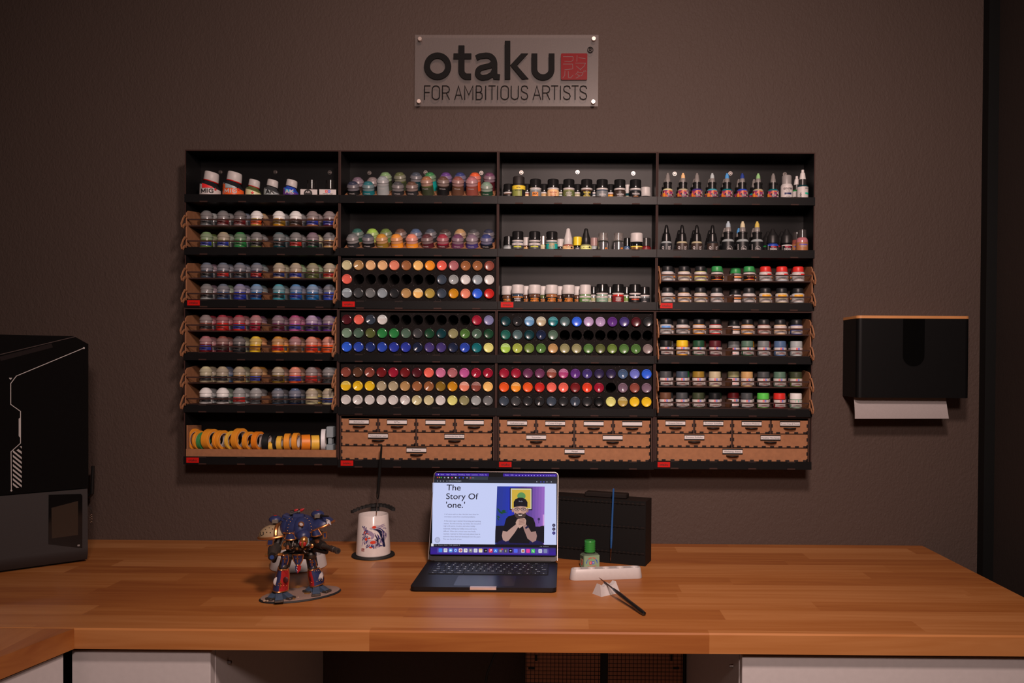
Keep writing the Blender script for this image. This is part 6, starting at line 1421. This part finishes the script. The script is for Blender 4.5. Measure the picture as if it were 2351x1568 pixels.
# left arm with energy cannon
bar([(420,500,-.010),(400,600,-.014),(350,680,-.018)], [.008,.007,.009], DKM, 'upper_arm'); plate([(262,570),(340,570),(335,640),(255,650)], -.030, .002, NAVY, 'arm_shield', t, GOLD)
b = MB(); a_ = mp(360, 690, -.020); c_ = mp(322, 790, -.052); b.tube([a_, a_.lerp(c_, .5), c_], [.013, .0125, .0085], 14, GUN); ar = b.build('left_cannon', t)
b = MB(); d = (c_-a_).normalized(); b.tube([c_-d*.002, c_+d*.006], [.0075, .0078], 14, DKM); b.tube([c_+d*.0058, c_+d*.0066], [.0045, .0045], 12, M('blue_glow_paint', (.02,.06,.22), .3)); b.build('muzzle', ar)
b = MB(); ell(b, mp(352, 720, -.036), .009, .010, .008, M('pale_blue_armour', (.10,.16,.20), .4)); ell(b, mp(345, 700, -.024), .0125, .012, .010, NAVY); b.build('gun_shell', ar)
bar([(225,780,-.040),(290,778,-.040)], [.0028,.0036], BRASS, 'side_barrel', ar); bar([(385,772,-.040),(455,768,-.040)], [.0036,.0028], BRASS, 'side_barrel', ar); bar([(340,800,-.040),(345,870,-.036)], [.008,.004], DKM, 'under_claw', ar)
# right arm with long barrel
bar([(960,480,.010),(930,560,.0),(920,620,-.008)], [.009,.008,.011], DKM, 'upper_arm'); plate([(1000,480),(1045,470),(1048,548),(1010,552)], -.006, .002, NAVY, 'arm_shield', t, GOLD)
b = MB(); a_ = mp(890, 600, -.010); c_ = mp(1000, 655, -.034); b.tube([a_, c_], [.0125, .0080], 14, DKM); ar = b.build('right_cannon', t)
b = MB(); b.tube([c_, mp(1090, 688, -.048), mp(1100, 690, -.050), mp(1150, 708, -.058), mp(1152, 709, -.0585), mp(1185, 722, -.064)], [.0056,.0048,.0062,.0062,.0050,.0052], 14, GUN); b.tube([mp(1182, 721, -.0635), mp(1200, 728, -.067)], [.0064,.0058], 14, GUN); b.tube([mp(1199, 727, -.0668), mp(1201, 728.5, -.0674)], [.0036,.0036], 10, BLKM); b.build('barrel', ar)
b = MB(); ell(b, mp(950, 610, -.026), .0110, .008, .0050, M('copper_metal', (1,1,1)), Matrix.Rotation(.35, 4, 'Y')); ell(b, mp(900, 585, -.012), .014, .010, .007, NAVY, Matrix.Rotation(.3, 4, 'Y')); b.build('gun_cover', ar)
bar([(900,690,-.014),(1050,740,-.026)], [.007,.005], DKM, 'ammo_feed', ar); bar([(860,640,-.006),(905,720,-.012)], [.009,.006], DKM, 'elbow', ar)
# turrets and missile rack
for (cx, cz, y, rx) in ((360,305,-.004,.0130),(925,235,.012,.0135)):
    b = MB(); ell(b, mp(cx, cz, y), rx, .012, .0085, NAVY, n=20, m=10); tu = b.build('turret', t)
    b = MB(); c = mp(cx, cz-40, y); b.lathe([(.0035,0),(.0035,.002),(0,.0028)], 12, RED, Matrix.Translation(c)); b.build('turret_hatch', tu)
    b = MB(); c = mp(cx, cz+25, y-.010); b.cbox(c.x-.006, c.x+.006, c.y-.004, c.y+.003, c.z-.004, c.z+.004, .001, M('worn_grey', (.14,.12,.10), .5)); b.build('turret_mount', tu)
    bar([(cx, cz+40, y), (cx, cz+95, y)], .0045, DKM, 'turret_post', tu)
bar([(975,255,-.004),(1010,262,-.012),(1070,264,-.018)], [.0035,.0022,.0018], DKM, 'turret_gun')
b = MB(); c0, c1 = mp(560, 222, .0), mp(690, 200, .006); b.tube([c0, c1], .0052, 8, DKM); b.tube([mp(560,235,-.006), mp(660,205,-.002)], .0036, 8, DKM); mr = b.build('missile_rack', t)
b = MB(); b.tube([mp(640,215,.004), mp(645,245,.004)], .004, 8, DKM); b.build('rack_post', mr)
for (xa_, za_, xb_, zb_, y) in ((622,192,668,168,-.002),(698,188,748,160,.004)): bar([(xa_,za_,y),((xa_+xb_)/2,(za_+zb_)/2,y),(xb_,zb_,y)], [.0030,.0030,.0008], RED, 'missile', mr)
for (cx, cz, y, nm) in ((368,1130,YL-.0135,'l'),(962,1062,YR-.0170,'r')):
    b = MB(); v = mp(cx, cz, y)
    if nm == 'l': ell(b, v, .0052, .0016, .0085, WHT, Matrix.Rotation(.25, 4, 'Y'), n=14, m=8)
    else: b.prism([(v.x-.005, v.z-.008), (v.x-.0015, v.z+.004), (v.x+.003, v.z+.0095), (v.x+.006, v.z+.002), (v.x+.004, v.z-.007), (v.x+.0015, v.z-.001), (v.x-.001, v.z-.008), (v.x-.002, v.z-.002)], v.y-.0012, v.y+.003, WHT)
    b.build('leg_heraldry', t)
for (cx, cz, y) in ((428,1160,YL-.0185),(487,830,YL-.0125),(850,880,YR-.0125),(655,830,-.0285)):
    v = mp(cx, cz, y); b = MB(); b.cbox(v.x-.0009, v.x+.0009, v.y-.0008, v.y+.001, v.z-.008, v.z+.006, .0003, GOLD); b.cbox(v.x-.0040, v.x+.0040, v.y-.0008, v.y+.001, v.z-.0005, v.z+.0012, .0003, GOLD); b.build('gold_cross', t)
for (cx, cz, y) in ((500,1110,YL-.0165),(845,1090,YR-.0150)):
    v = mp(cx, cz, y); b = MB(); ell(b, v, .0055, .0012, .0060, M('dark_emblem', (.05,.006,.008), .5), n=10, m=6); b.build('dark_emblem', t)

random.seed(21)
cen = mp(690, 410, .0)
def on_dome(a, e, k=1.0):                # point on the carapace, a = angle from the front, e = elevation
    return cen+Vector((.0355*k*math.cos(e)*math.sin(a), -.036*k*math.cos(e)*math.cos(a), .0275*k*math.sin(e)))
b = MB()
for a in (-.95, -.42, .50, 1.0):
    b.tube([on_dome(a, e, 1.005) for e in (-.1, .15, .4, .65, .9, 1.15)], .0007, 5, M('deep_blue_seam', (.012,.016,.050), .4))
b.build('panel_seam', cp)
b = MB()
for a in (-.90, -.47, .55, .95):
    for e in (0, .22, .44, .66, .88): ell(b, on_dome(a+.05, e, 1.01), .0009, .0009, .0009, BRASS, n=7, m=4)
b.build('rivets', cp)
b = MB(); b.tube([on_dome(a, -.22, 1.02) for a in [-1.3+.2*i for i in range(14)]], .0016, 6, GOLD); b.build('carapace_trim', cp)
for pts in ([(600,600,-.036),(585,660,-.040),(620,700,-.034)],[(790,600,-.036),(830,650,-.034),(800,700,-.026)],[(640,700,-.030),(600,740,-.030),(560,745,-.022)],[(720,700,-.028),(760,745,-.028),(800,750,-.018)],[(560,560,-.036),(545,600,-.038),(560,650,-.036)],[(480,560,-.014),(455,600,-.020),(430,660,-.022)],[(860,560,-.008),(880,600,-.020),(900,650,-.020)]):
    bar(pts, .0016, GUN, 'hose', None, 7)
for (x, z, y, r_, m_) in ((620,640,-.038,.0035,GUN),(800,640,-.034,.0038,GUN),(655,690,-.034,.003,BRASS),(700,695,-.034,.003,GUN),(848,655,-.026,.0045,GOLD),(495,640,-.026,.004,GUN),(760,690,-.030,.0028,BRASS)):
    b = MB(); b.lathe([(0,0),(r_,0),(r_,.003),(r_*.6,.0042),(0,.0042)], 12, m_, Matrix.Translation(mp(x, z, y)) @ Matrix.Rotation(PI/2, 4, 'X')); b.build('machine_cap', t)
for (x0_, z0_, x1_, z1_, y) in ((440,975,530,980,YL-.017),(345,1180,530,1190,YL-.0175),(815,1000,955,985,YR-.016),(830,1150,1000,1110,YR-.0165)):
    p0_, p1_ = mp(x0_, z0_, y), mp(x1_, z1_, y); b = MB()
    for i in range(5): ell(b, p0_.lerp(p1_, (i+.5)/5), .0009, .0009, .0009, BRASS, n=7, m=4)
    b.build('rivets', t)

# ================================================================ WHITE ROUND DISH behind the miniature
c0 = atZ(570+675/5.808, 1140+925/5.808, DESK); c0 = Vector((c0.x, c0.y-.002, DESK)); k = 1
WD = M('white_glazed_resin', (.60,.57,.56), .40)
t = thing('paint_dish', 'round white paint dish with wells standing behind the robot miniature', 'dish', c0, (0, 0, .2))
MB().lathe([(0,0),(.0640,0),(.0655,.0015),(.0600,.0290),(.0585,.0310),(.0560,.0315),(.0545,.0300),(.0530,.0200),(.040,.0185),(0,.0185)], 56, WD).build('dish', t)
b = MB()
for i in range(6):
    a = 2*PI*i/6+.3; b.lathe([(.0130,.0186),(.0140,.0260),(.0122,.0262),(.0110,.0200),(0,.0190)], 20, WD, Matrix.Translation((.036*math.cos(a), .036*math.sin(a), 0)))
b.build('well', t)

# ================================================================ CUP, COASTER, BRUSH HOLDER
cc = atZ(857, 1275.5, DESK); CP = M('glazed_white_ceramic', (.66,.61,.59), .18, coat=.4); RBK = M('matt_black_print', (.010,.010,.010), .6)
t = thing('brush_stand', 'black round coaster with rear post and scalloped crescent brush rest behind the cup', 'stand', (cc.x, cc.y, DESK))
MB().lathe([(0,0),(.0530,0),(.0540,.0012),(.0530,.0045),(.0450,.0048),(0,.0048)], 48, RBK).build('coaster', t)
MB().cbox(-.0180, .0040, .0455, .0500, .004, .1160, .001, RBK).build('post', t)
def cres():
    b = MB(); n = 26; up, dn = [], []; tl_ = .10
    pts_o, pts_i = [], []
    for i in range(n+1):
        a = math.radians(8+164*i/n); ro = .0545; ri = .036+.0022*abs(math.sin(i*PI/2)); pts_o.append((ro*math.cos(a), ro*math.sin(a)*.80+.010)); pts_i.append((ri*math.cos(a)*1.42 if i in (0, n) else ri*math.cos(a)*1.25, ri*math.sin(a)*.80+.010))
    poly = pts_o+pts_i[::-1]; 
    vs_ = []; fs = []
    for (o_, i_) in zip(pts_o, pts_i):
        for (x, y) in (o_, i_):
            for dz in (0, .0065): vs_.append((x-.006, y, .1165+dz+x*.06-.0042*(x/.05)**2*2))
    for k in range(n):
        a = 4*k; fs += [(a,a+4,a+5,a+1),(a+2,a+3,a+7,a+6),(a+1,a+5,a+7,a+3),(a,a+2,a+6,a+4)]
    fs += [(0,1,3,2),(4*n,4*n+2,4*n+3,4*n+1)]; b.add(vs_, fs, RBK); return b
b = cres()
for i in range(13):
    a = math.radians(14+152*i/12); x, y = .0545*math.cos(a)-.006, .0545*math.sin(a)*.80+.010; b.lathe([(0,0),(.0042,0),(.0042,.0068),(0,.0068)], 10, RBK, Matrix.Translation((x, y, .1165+(x+.006)*.06-.0042*((x+.006)/.05)**2*2)))
b.build('brush_rest', t)
t = thing('ceramic_cup', 'white tapered ceramic cup painted with blue and red koi fish', 'cup', (cc.x, cc.y, DESK+.0049))
H_ = .1010; r0, r1 = .0432, .0372
MB().lathe([(0,0),(.0415,0),(r0,.0020),(r1,H_-.0015),(r1-.0010,H_),(r1-.0026,H_-.0008),(r0-.0050,.0060),(0,.0050)], 56, CP).build('cup_body', t)
def cw(zx, zy, e=.0003):                # zoom px -> on cup surface
    z = (1440-zy)/5.225*(DIST+cc.y)/F*.985+.001; z = max(.003, min(H_-.002, z)); r = r0+(r1-r0)*z/H_+e
    x = (zx-400)/5.225*(DIST+cc.y)/F; x = max(-r*.97, min(r*.97, x)); return (x, -math.sqrt(max(1e-9, r*r-x*x)), z)
KI = M('indigo_glaze', (.045,.040,.16), .25); KP = M('pale_violet_glaze', (.30,.24,.36), .25); KR = M('orange_red_glaze', (.60,.05,.022), .25); KN = M('navy_glaze', (.012,.014,.05), .25)
def kstroke(pts, w0, w1, m, e=.0003, belly=0.0):
    if len(pts) > 2:                    # smooth the path through its points
        q = []
        for i in range(len(pts)-1):
            p0, p1, p2, p3 = pts[max(0, i-1)], pts[i], pts[i+1], pts[min(len(pts)-1, i+2)]
            for k in range(4):
                u = k/4; q.append(tuple(.5*((2*p1[j])+(-p0[j]+p2[j])*u+(2*p0[j]-5*p1[j]+4*p2[j]-p3[j])*u*u+(-p0[j]+3*p1[j]-3*p2[j]+p3[j])*u**3) for j in (0, 1)))
        pts = q+[pts[-1]]
    vs_ = []; n = len(pts)
    for i, (x, y) in enumerate(pts):
        a = pts[max(0, i-1)]; c = pts[min(n-1, i+1)]; dx, dy = c[0]-a[0], c[1]-a[1]; l = math.hypot(dx, dy) or 1; w_ = (w0+(w1-w0)*i/(n-1)+belly*math.sin(PI*i/(n-1)))/2
        vs_ += [cw(x-dy/l*w_, y+dx/l*w_, e), cw(x+dy/l*w_, y-dx/l*w_, e)]
    b.add(vs_, [(2*i, 2*i+1, 2*i+3, 2*i+2) for i in range(n-1)], m)
def kblob(cx, cy, rx, ry, m, e=.0004, rot=0.0):
    pts = []
    for i in range(14):
        a = 2*PI*i/14; x, y = rx*math.cos(a), ry*math.sin(a); pts.append(cw(cx+x*math.cos(rot)-y*math.sin(rot), cy+x*math.sin(rot)+y*math.cos(rot), e))
    b.add([cw(cx, cy, e)]+pts, [(0, 1+(i+1) % 14, 1+i) for i in range(14)], m)
b = MB()
# upper fish: pale head and arched body, dark fins sweeping down to the tail
KW = M('pale_koi_glaze', (.46,.42,.48), .25)
kstroke([(398,1096),(425,1098),(470,1088),(515,1100),(545,1135),(560,1190),(562,1250)], 6, 14, KW, .0003, 46)
kstroke([(440,1112),(485,1118),(520,1150),(538,1200),(545,1260),(562,1330)], 4, 16, KN, .0005, 26)
kstroke([(470,1090),(520,1108),(548,1150),(556,1210)], 3, 3, KI, .0006, 8)
random.seed(5)
for k in range(26):
    x0_, y0_ = 455+random.uniform(0, 100), 1125+random.uniform(0, 130); a_ = random.uniform(1.0, 1.9); l_ = random.uniform(45, 95)
    kstroke([(x0_, y0_), (min(574, x0_+l_*.5*math.cos(a_)+8), y0_+l_*.5*math.sin(a_)), (min(578, x0_+l_*math.cos(a_)), min(1342, y0_+l_*math.sin(a_)))], 5, 1, random.choice([KI, KN, KN, KP]), .0006+.00001*k, 6)
for (p_, q_, r_) in (((500,1082),(530,1066),(562,1058)),((520,1092),(545,1078),(566,1084)),((540,1110),(560,1105),(573,1120))): kstroke([p_, q_, r_], 5, 1, KP, .0006, 7)
kblob(452, 1084, 24, 16, KR, .0008); kblob(430, 1100, 3, 3, KN, .0009)
# lower fish: plume tail at upper left, curved body, spread fins
kstroke([(322,1082),(340,1112),(372,1140),(415,1160),(440,1190),(420,1222)], 10, 18, KP, .0003, 34)
kstroke([(335,1190),(350,1228),(395,1258),(450,1268),(495,1290),(515,1310)], 10, 8, KW, .0004, 50)
for k in range(30):
    x0_, y0_ = 325+random.uniform(0, 60), 1100+random.uniform(0, 165); a_ = random.uniform(1.5, 2.7); l_ = random.uniform(30, 70)
    kstroke([(x0_, y0_), (x0_+l_*.5*math.cos(a_)-3, y0_+l_*.5*math.sin(a_)), (max(306, x0_+l_*math.cos(a_)), min(1312, y0_+l_*math.sin(a_)))], 5, 1, random.choice([KI, KP, KI, KW]), .0006+.00001*k, 6)
for k in range(18):
    x0_, y0_ = 385+7*k, 1290+random.uniform(-6, 12); a_ = 2.4-.105*k+random.uniform(-.15, .15); l_ = random.uniform(35, 62)
    kstroke([(x0_, y0_), (x0_+l_*.5*math.cos(a_), y0_+l_*.55*math.sin(a_)), (x0_+l_*math.cos(a_), min(1360, y0_+l_*.8*math.sin(a_)))], 6, 1, random.choice([KI, KP, KW, KI]), .0005+.00001*k, 7)
for (p_, q_, r_) in (((322,1090),(312,1080),(318,1070)),((335,1095),(335,1080),(345,1074)),((350,1105),(360,1092),(352,1080))): kstroke([p_, q_, r_], 7, 2, KI, .0007, 6)
kblob(445, 1262, 38, 19, KR, .0009, -.1); kblob(360, 1226, 15, 18, KR, .0009); kblob(398, 1212, 16, 8, KR, .0009, -.3); kblob(415, 1322, 18, 8, KR, .0009, .2); kstroke([(332,1170),(340,1145),(358,1130)], 4, 2, KR, .0009, 9); kstroke([(352,1165),(372,1158),(392,1166)], 3, 2, KR, .0009, 5)
kblob(482, 1296, 8, 5, KN, .0009)
pts = [(303,1336),(339,1336),(339,1373),(303,1373)]; b.add([cw(*p, .0004) for p in pts], [(0,3,2,1)], M('dark_red_seal', (.25,.02,.02), .3))
kstroke([(310,1345),(332,1345)], 3, 3, CP, .0008); kstroke([(312,1355),(332,1355),(332,1366),(312,1366)], 3, 3, CP, .0008); kstroke([(318,1342),(318,1368)], 2, 2, CP, .0008)
b.build('koi_painting', t)
# brush standing in the cup (handle up)
def brush(label, tip, end, prof, fer, hair, hm, name='paint_brush', fm=CHROME):
    t = thing(name, label, 'brush', tip); v = Vector(end)-Vector(tip); L_ = v.length; q = v.normalized().to_track_quat('Z', 'Y').to_matrix().to_4x4()
    MB(q).lathe([(0,0),(hair[0]*.15,.0008),(hair[0]*.8,hair[1]*.5),(hair[0],hair[1]),(0,hair[1]+.0002)], 10, M('brown_bristles', (.16,.055,.02), .7)).build('bristles', t)
    MB(q).lathe([(hair[0]*1.02,hair[1]-.001),(fer[0],fer[1])], 12, fm).build('ferrule', t)
    MB(q).lathe([(r, z*L_) for r, z in prof], 14, hm).build('handle', t); return t
HB = M('gloss_black_lacquer', (.008,.008,.008), .18, coat=.5)
tip = atY(863.6, 1186.5, cc.y+.0300); end = atY(876.3, 1020.5, cc.y+.0370)
L_ = (end-tip).length; ff_ = (1186-1145)/166
brush('long black handled brush standing upright in the koi cup', tip, end, [(.0018,ff_-.005),(.0032,ff_+.015),(.0044,ff_+.08),(.0040,.55),(.0026,.95),(.0022,.995),(0,1.0)], (.0019, L_*ff_), (.0012, L_*.065), HB)

# ================================================================ BLACK CASE behind the laptop
Q0, Q1 = atZ(1283, 1282, DESK), atZ(1481.6, 1300.5, DESK); qa = math.atan2((Q1-Q0).y, (Q1-Q0).x)
t = thing('storage_case', 'black ridged storage case standing behind the laptop', 'case', Q1, (0, 0, qa))
ztopc = (atY(1483, 1152, Q1.y).z-DESK)
CB = M('black_case_board', (.0045,.0042,.0042), .65, spec=.25, bump=.1, bscale=700); CE = M('dark_case_edge', (.011,.0075,.0065), .65, spec=.25)
LW_ = .275; DPc = .062
MB().box(-LW_, 0, 0, .003, 0, ztopc, CB, CB).build('front_panel', t)
MB().box(-.003, 0, .0032, DPc, 0, ztopc, CE, CE).build('side_panel', t); MB().box(-LW_, -LW_+.003, .0032, DPc, 0, ztopc, CE).build('side_panel', t)
MB().box(-LW_+.0032, -.0032, .0032, DPc, ztopc-.003, ztopc, CE).build('top_panel', t); MB().box(-LW_+.0032, -.0032, DPc-.003, DPc, 0, ztopc-.0032, CB).build('back_panel', t)
MB().box(-LW_+.0032, -.0032, .0032, DPc-.0032, 0.0002, .003, CB).build('bottom_panel', t)
for zz in (ztopc-.006, ztopc*.595, ztopc*.195):
    b = MB().box(-LW_, -.002, -.0022, -.0001, zz-.002, zz+.002, CE); n_ = 24
    for i in range(n_): x = -LW_+.004+i*(LW_-.01)/n_; b.box(x, x+.0052, -.0032, -.0022, zz-.0024, zz+.0024, CB)
    b.build('ridge', t)
hxa = (atY(1329, 1140, Q1.y+.03)-Q1).x; hxb = (atY(1430, 1140, Q1.y+.03)-Q1).x
MB().cbox(hxa, hxb, .018, .046, ztopc+.0002, ztopc+.0120, .002, CE).build('carry_handle', t)
# blue brush leaning against the case
ct = math.cos(qa); 
def on_case(u, v, d):                    # point a distance d in front of the case front
    n3 = Vector((math.sin(qa), -math.cos(qa), 0)); r = ray(u, v); o = Q1+n3*d; k = (o-CAMPOS).dot(n3)/r.dot(n3); return CAMPOS+r*k
tip = on_case(1401.6, 1289, .0105); end = on_case(1408.6, 1121, .0090); tip.z = max(tip.z, DESK+.0002)
L_ = (end-tip).length; ff_ = .18
brush('blue handled fine brush leaning upright against the black case', tip, end, [(.0015,ff_-.005),(.0022,ff_+.02),(.0030,ff_+.14),(.0026,.5),(.0022,.94),(.0024,.955),(.0022,.995),(0,1.0)], (.0016, L_*ff_), (.0008, L_*.05), M('blue_lacquer', (.018,.085,.26), .2, coat=.5), fm=M('copper_ferrule', (.42,.24,.16), .3, 1.0))

# ================================================================ GLUE BOTTLE, PALETTE, REST, LYING BRUSH
g0 = atZ(1354, 1303, DESK)
t = thing('glue_bottle', 'square glass glue bottle with green cap and pale green label behind the white palette', 'bottle', (g0.x, g0.y, DESK), (0, 0, math.radians(20)))
kg = (g0.y+DIST)/F
GLB = M('greenish_glass', (.16,.22,.15), .08, trans=.35); GLL = M('pale_green_label', (.26,.38,.24), .5)
MB().cbox(-.0200, .0200, -.0125, .0125, 0, .0350, .003, GLB).build('body', t)
T = Matrix.Translation((0, .000, 0)); MB().lathe([(.0095,.0340),(.0095,.0385),(0,.0385)], 20, GLB, T).build('neck', t)
b = MB(); pr = [(.0125,.0382),(.0133,.0390)]
for i in range(5): pr += [(.0133,.0395+.0045*i),(.0128,.0398+.0045*i),(.0128,.0430+.0045*i),(.0133,.0434+.0045*i)]
pr += [(.0133,.0640),(.0125,.0655),(0,.0656)]
b.lathe(pr, 26, M('bright_green_cap', (.035,.26,.045), .32, coat=.2)); b.build('cap', t)
b = MB().box(-.0196, .0196, -.0130, -.0126, .0025, .0318, GLL, GLL); b.box(-.0204, -.0201, -.0115, .0115, .0025, .0318, GLL)
for (xa_, m_) in ((-.0062, RD), (.0002, BL)):
    b.box(xa_, xa_+.0062, -.0133, -.0130, .0110, .0178, m_); star(b, xa_+.0031, .0144, .0028, WINK, lambda x, z: (x, -.0135, z))
def arctext(s, m_, a0, a1, R, size, cx=0, cz=.0125):
    n_ = len(s)
    for i, ch_ in enumerate(s):
        if ch_ == ' ': continue
        a = math.radians(a0+(a1-a0)*i/max(1, n_-1)); ca, sa = math.cos(a-PI/2), math.sin(a-PI/2); px_, pz_ = cx+R*math.cos(a), cz+R*math.sin(a)
        b.text(ch_, size, m_, lambda x, z: (px_+x*ca-z*sa, -.0133, pz_+x*sa+z*ca), off=.04)
arctext('TAMIYA', BL, 176, 134, .0128, .0031); arctext('EXTRA THIN', RD, 124, 56, .0130, .0034); arctext('CEMENT', BL, 46, 4, .0128, .0031)
b.text('LIQUID CEMENT', .0030, RD, lambda x, z: (x, -.0133, .0050+z), width=.024)
fl = lambda x, z: (-.0206, -x-.0, z)
b.ribbon([(0, .008), (.0055, .0150), (0, .0220), (-.0055, .0150)], .0010, -.0207, -.0204, RD, 'YZ', closed=True); b.box(-.0207, -.0204, -.0005, .0005, .0130, .0185, INK); b.box(-.0207, -.0204, -.0005, .0005, .0110, .0120, INK)
for i in range(4): b.box(-.0207, -.0204, -.010, .010, .0240+.0018*i, .0246+.0018*i, INK)
b.build('label', t)
# palette
a_, c_ = atZ(1307, 1330, DESK), atZ(1474, 1325, DESK)
pa_ = math.atan2((c_-a_).y, (c_-a_).x); mid = (a_+c_)/2; Lp = (c_-a_).length
t = thing('paint_palette', 'long white palette with five round wells in front of the glue bottle', 'palette', (mid.x, mid.y, DESK), (0, 0, pa_))
PH = .0245; hb, rb = Lp/2, .0150; ht, rt = Lp/2-.0040, .0118; WPm = M('white_resin', (.53,.50,.49), .35)
def stad(h, r, n=12): return [(h-r+r*math.cos(math.radians(-90+180*i/n)), r*math.sin(math.radians(-90+180*i/n))) for i in range(n+1)]+[(-h+r+r*math.cos(math.radians(90+180*i/n)), r*math.sin(math.radians(90+180*i/n))) for i in range(n+1)]
levels = [(hb-.001, rb-.001, 0), (hb, rb, .0015), (ht, rt, PH-.0015), (ht-.0012, rt-.0012, PH)]
b = MB(); n_ = len(stad(1, .5)); vs_ = []
for (h, r, z) in levels: vs_ += [(x, y, z) for x, y in stad(h, r)]
fs = [(k*n_+i, k*n_+(i+1) % n_, (k+1)*n_+(i+1) % n_, (k+1)*n_+i) for k in range(len(levels)-1) for i in range(n_)]; fs.append(tuple(range(n_))[::-1])
b.add(vs_, fs, WPm)
# top face with wells: fill between outline and wells by columns
wr = .0098; pit = (2*(ht-.0012)-.026)/4; cen = [-2*pit+pit*i for i in range(5)]
rt2 = rt-.0012; m_ = 24
for i, cx in enumerate(cen):
    bx0 = -(ht-.0012) if i == 0 else cx-pit/2; bx1 = (ht-.0012) if i == 4 else cx+pit/2; ring = []; outr = []
    for k in range(m_):
        a = 2*PI*k/m_+PI/m_; ca, sa = math.cos(a), math.sin(a); ring.append((cx+wr*ca, wr*sa))
        tx = ((bx1-cx) if ca > 0 else (cx-bx0))/abs(ca); ty = rt2/abs(sa); q = min(tx, ty); x, y = cx+q*ca, q*sa
        e_ = ht-.0012-rt2
        if abs(x) > e_:
            dx = abs(x)-e_
            if dx*dx+y*y > rt2*rt2:
                # clip to round end
                for it in range(30):
                    q *= .985; x, y = cx+q*ca, q*sa
                    if (max(0, abs(x)-e_))**2+y*y <= rt2*rt2: break
        outr.append((x, y))
    vs_ = [(x, y, PH) for x, y in ring]+[(x, y, PH) for x, y in outr]
    b.add(vs_, [(k, m_+k, m_+(k+1) % m_, (k+1) % m_) for k in range(m_)], WPm)
    if True:
        for (qx, qy) in ((bx0, -rt2), (bx1, -rt2), (bx1, rt2), (bx0, rt2)):
            if (i == 0 and qx == bx0) or (i == 4 and qx == bx1): continue
            an = math.atan2(qy, qx-cx)
            for k in range(m_):
                if (an-(2*PI*k/m_+PI/m_)) % (2*PI) <= 2*PI/m_+1e-9: b.add([(*outr[k], PH), (qx, qy, PH), (*outr[(k+1) % m_], PH)], [(0,1,2)], WPm)
    pr = []
    for s in range(7): pr.append((wr*math.cos(PI/2*s/6), -.0110*math.sin(PI/2*s/6)))
    pr = [((0 if r < 1e-5 else r), z) for r, z in pr][::-1]
    T = Matrix.Translation((cx, 0, PH)) @ Matrix.Rotation(PI/m_, 4, 'Z'); b.lathe(pr, m_, WPm, T)
b.build('palette_body', t, 50)
# brush rest
e0, e1 = atZ(1380.5, 1370.5, DESK), atZ(1424, 1361, DESK); ra = math.atan2((e1-e0).y, (e1-e0).x); Lr = (e1-e0).length
t = thing('brush_rest', 'small white notched brush rest in front of the palette', 'brush rest', (e0.x, e0.y, DESK), (0, 0, ra))
n_ = 33; vs_ = []; tw_, hh_ = .0042, .0235; db = .0300
for i in range(n_):
    s = i/(n_-1); notch = sum(max(0, 1-((s-q)/.14)**2) for q in (.18, .52, .86) if False)
    q = (s*2.0) % 1.0; dip = .0065*math.sin(PI*min(1, q))**1.0 if .0 < s < 1 else 0
    xb_ = Lr*s; xt_ = .0045+(Lr-.009)*s; z = hh_-dip
    vs_ += [(xb_, 0, 0), (xt_, .0095, z), (xt_, db-.0095, z), (xb_, db, 0)]
fs = []
for i in range(n_-1):
    a = 4*i; fs += [(a,a+4,a+5,a+1),(a+1,a+5,a+6,a+2),(a+2,a+6,a+7,a+3),(a+3,a+7,a+4,a)]
fs += [(0,1,2,3),(4*n_-4,4*n_-1,4*n_-2,4*n_-3)]
b = MB(); b.add(vs_, fs, WPm); b.build('rest_block', t, 30)
restp = atZ(1402, 1352, DESK+.018); end = atZ(1481, 1410.5, DESK+.0040); d = (restp-end)
tip = atY(1374.5, 1325.5, (end+d*1.45).y)
brush('black handled brush lying across the white rest', tip, end, [(.0016,.32),(.0030,.36),(.0042,.50),(.0040,.70),(.0046,.93),(.0040,.985),(0,1.0)], (.0017, (end-tip).length*.33), (.0015, (end-tip).length*.14), HB, fm=M('dark_ferrule', (.16,.12,.11), .3, .9))
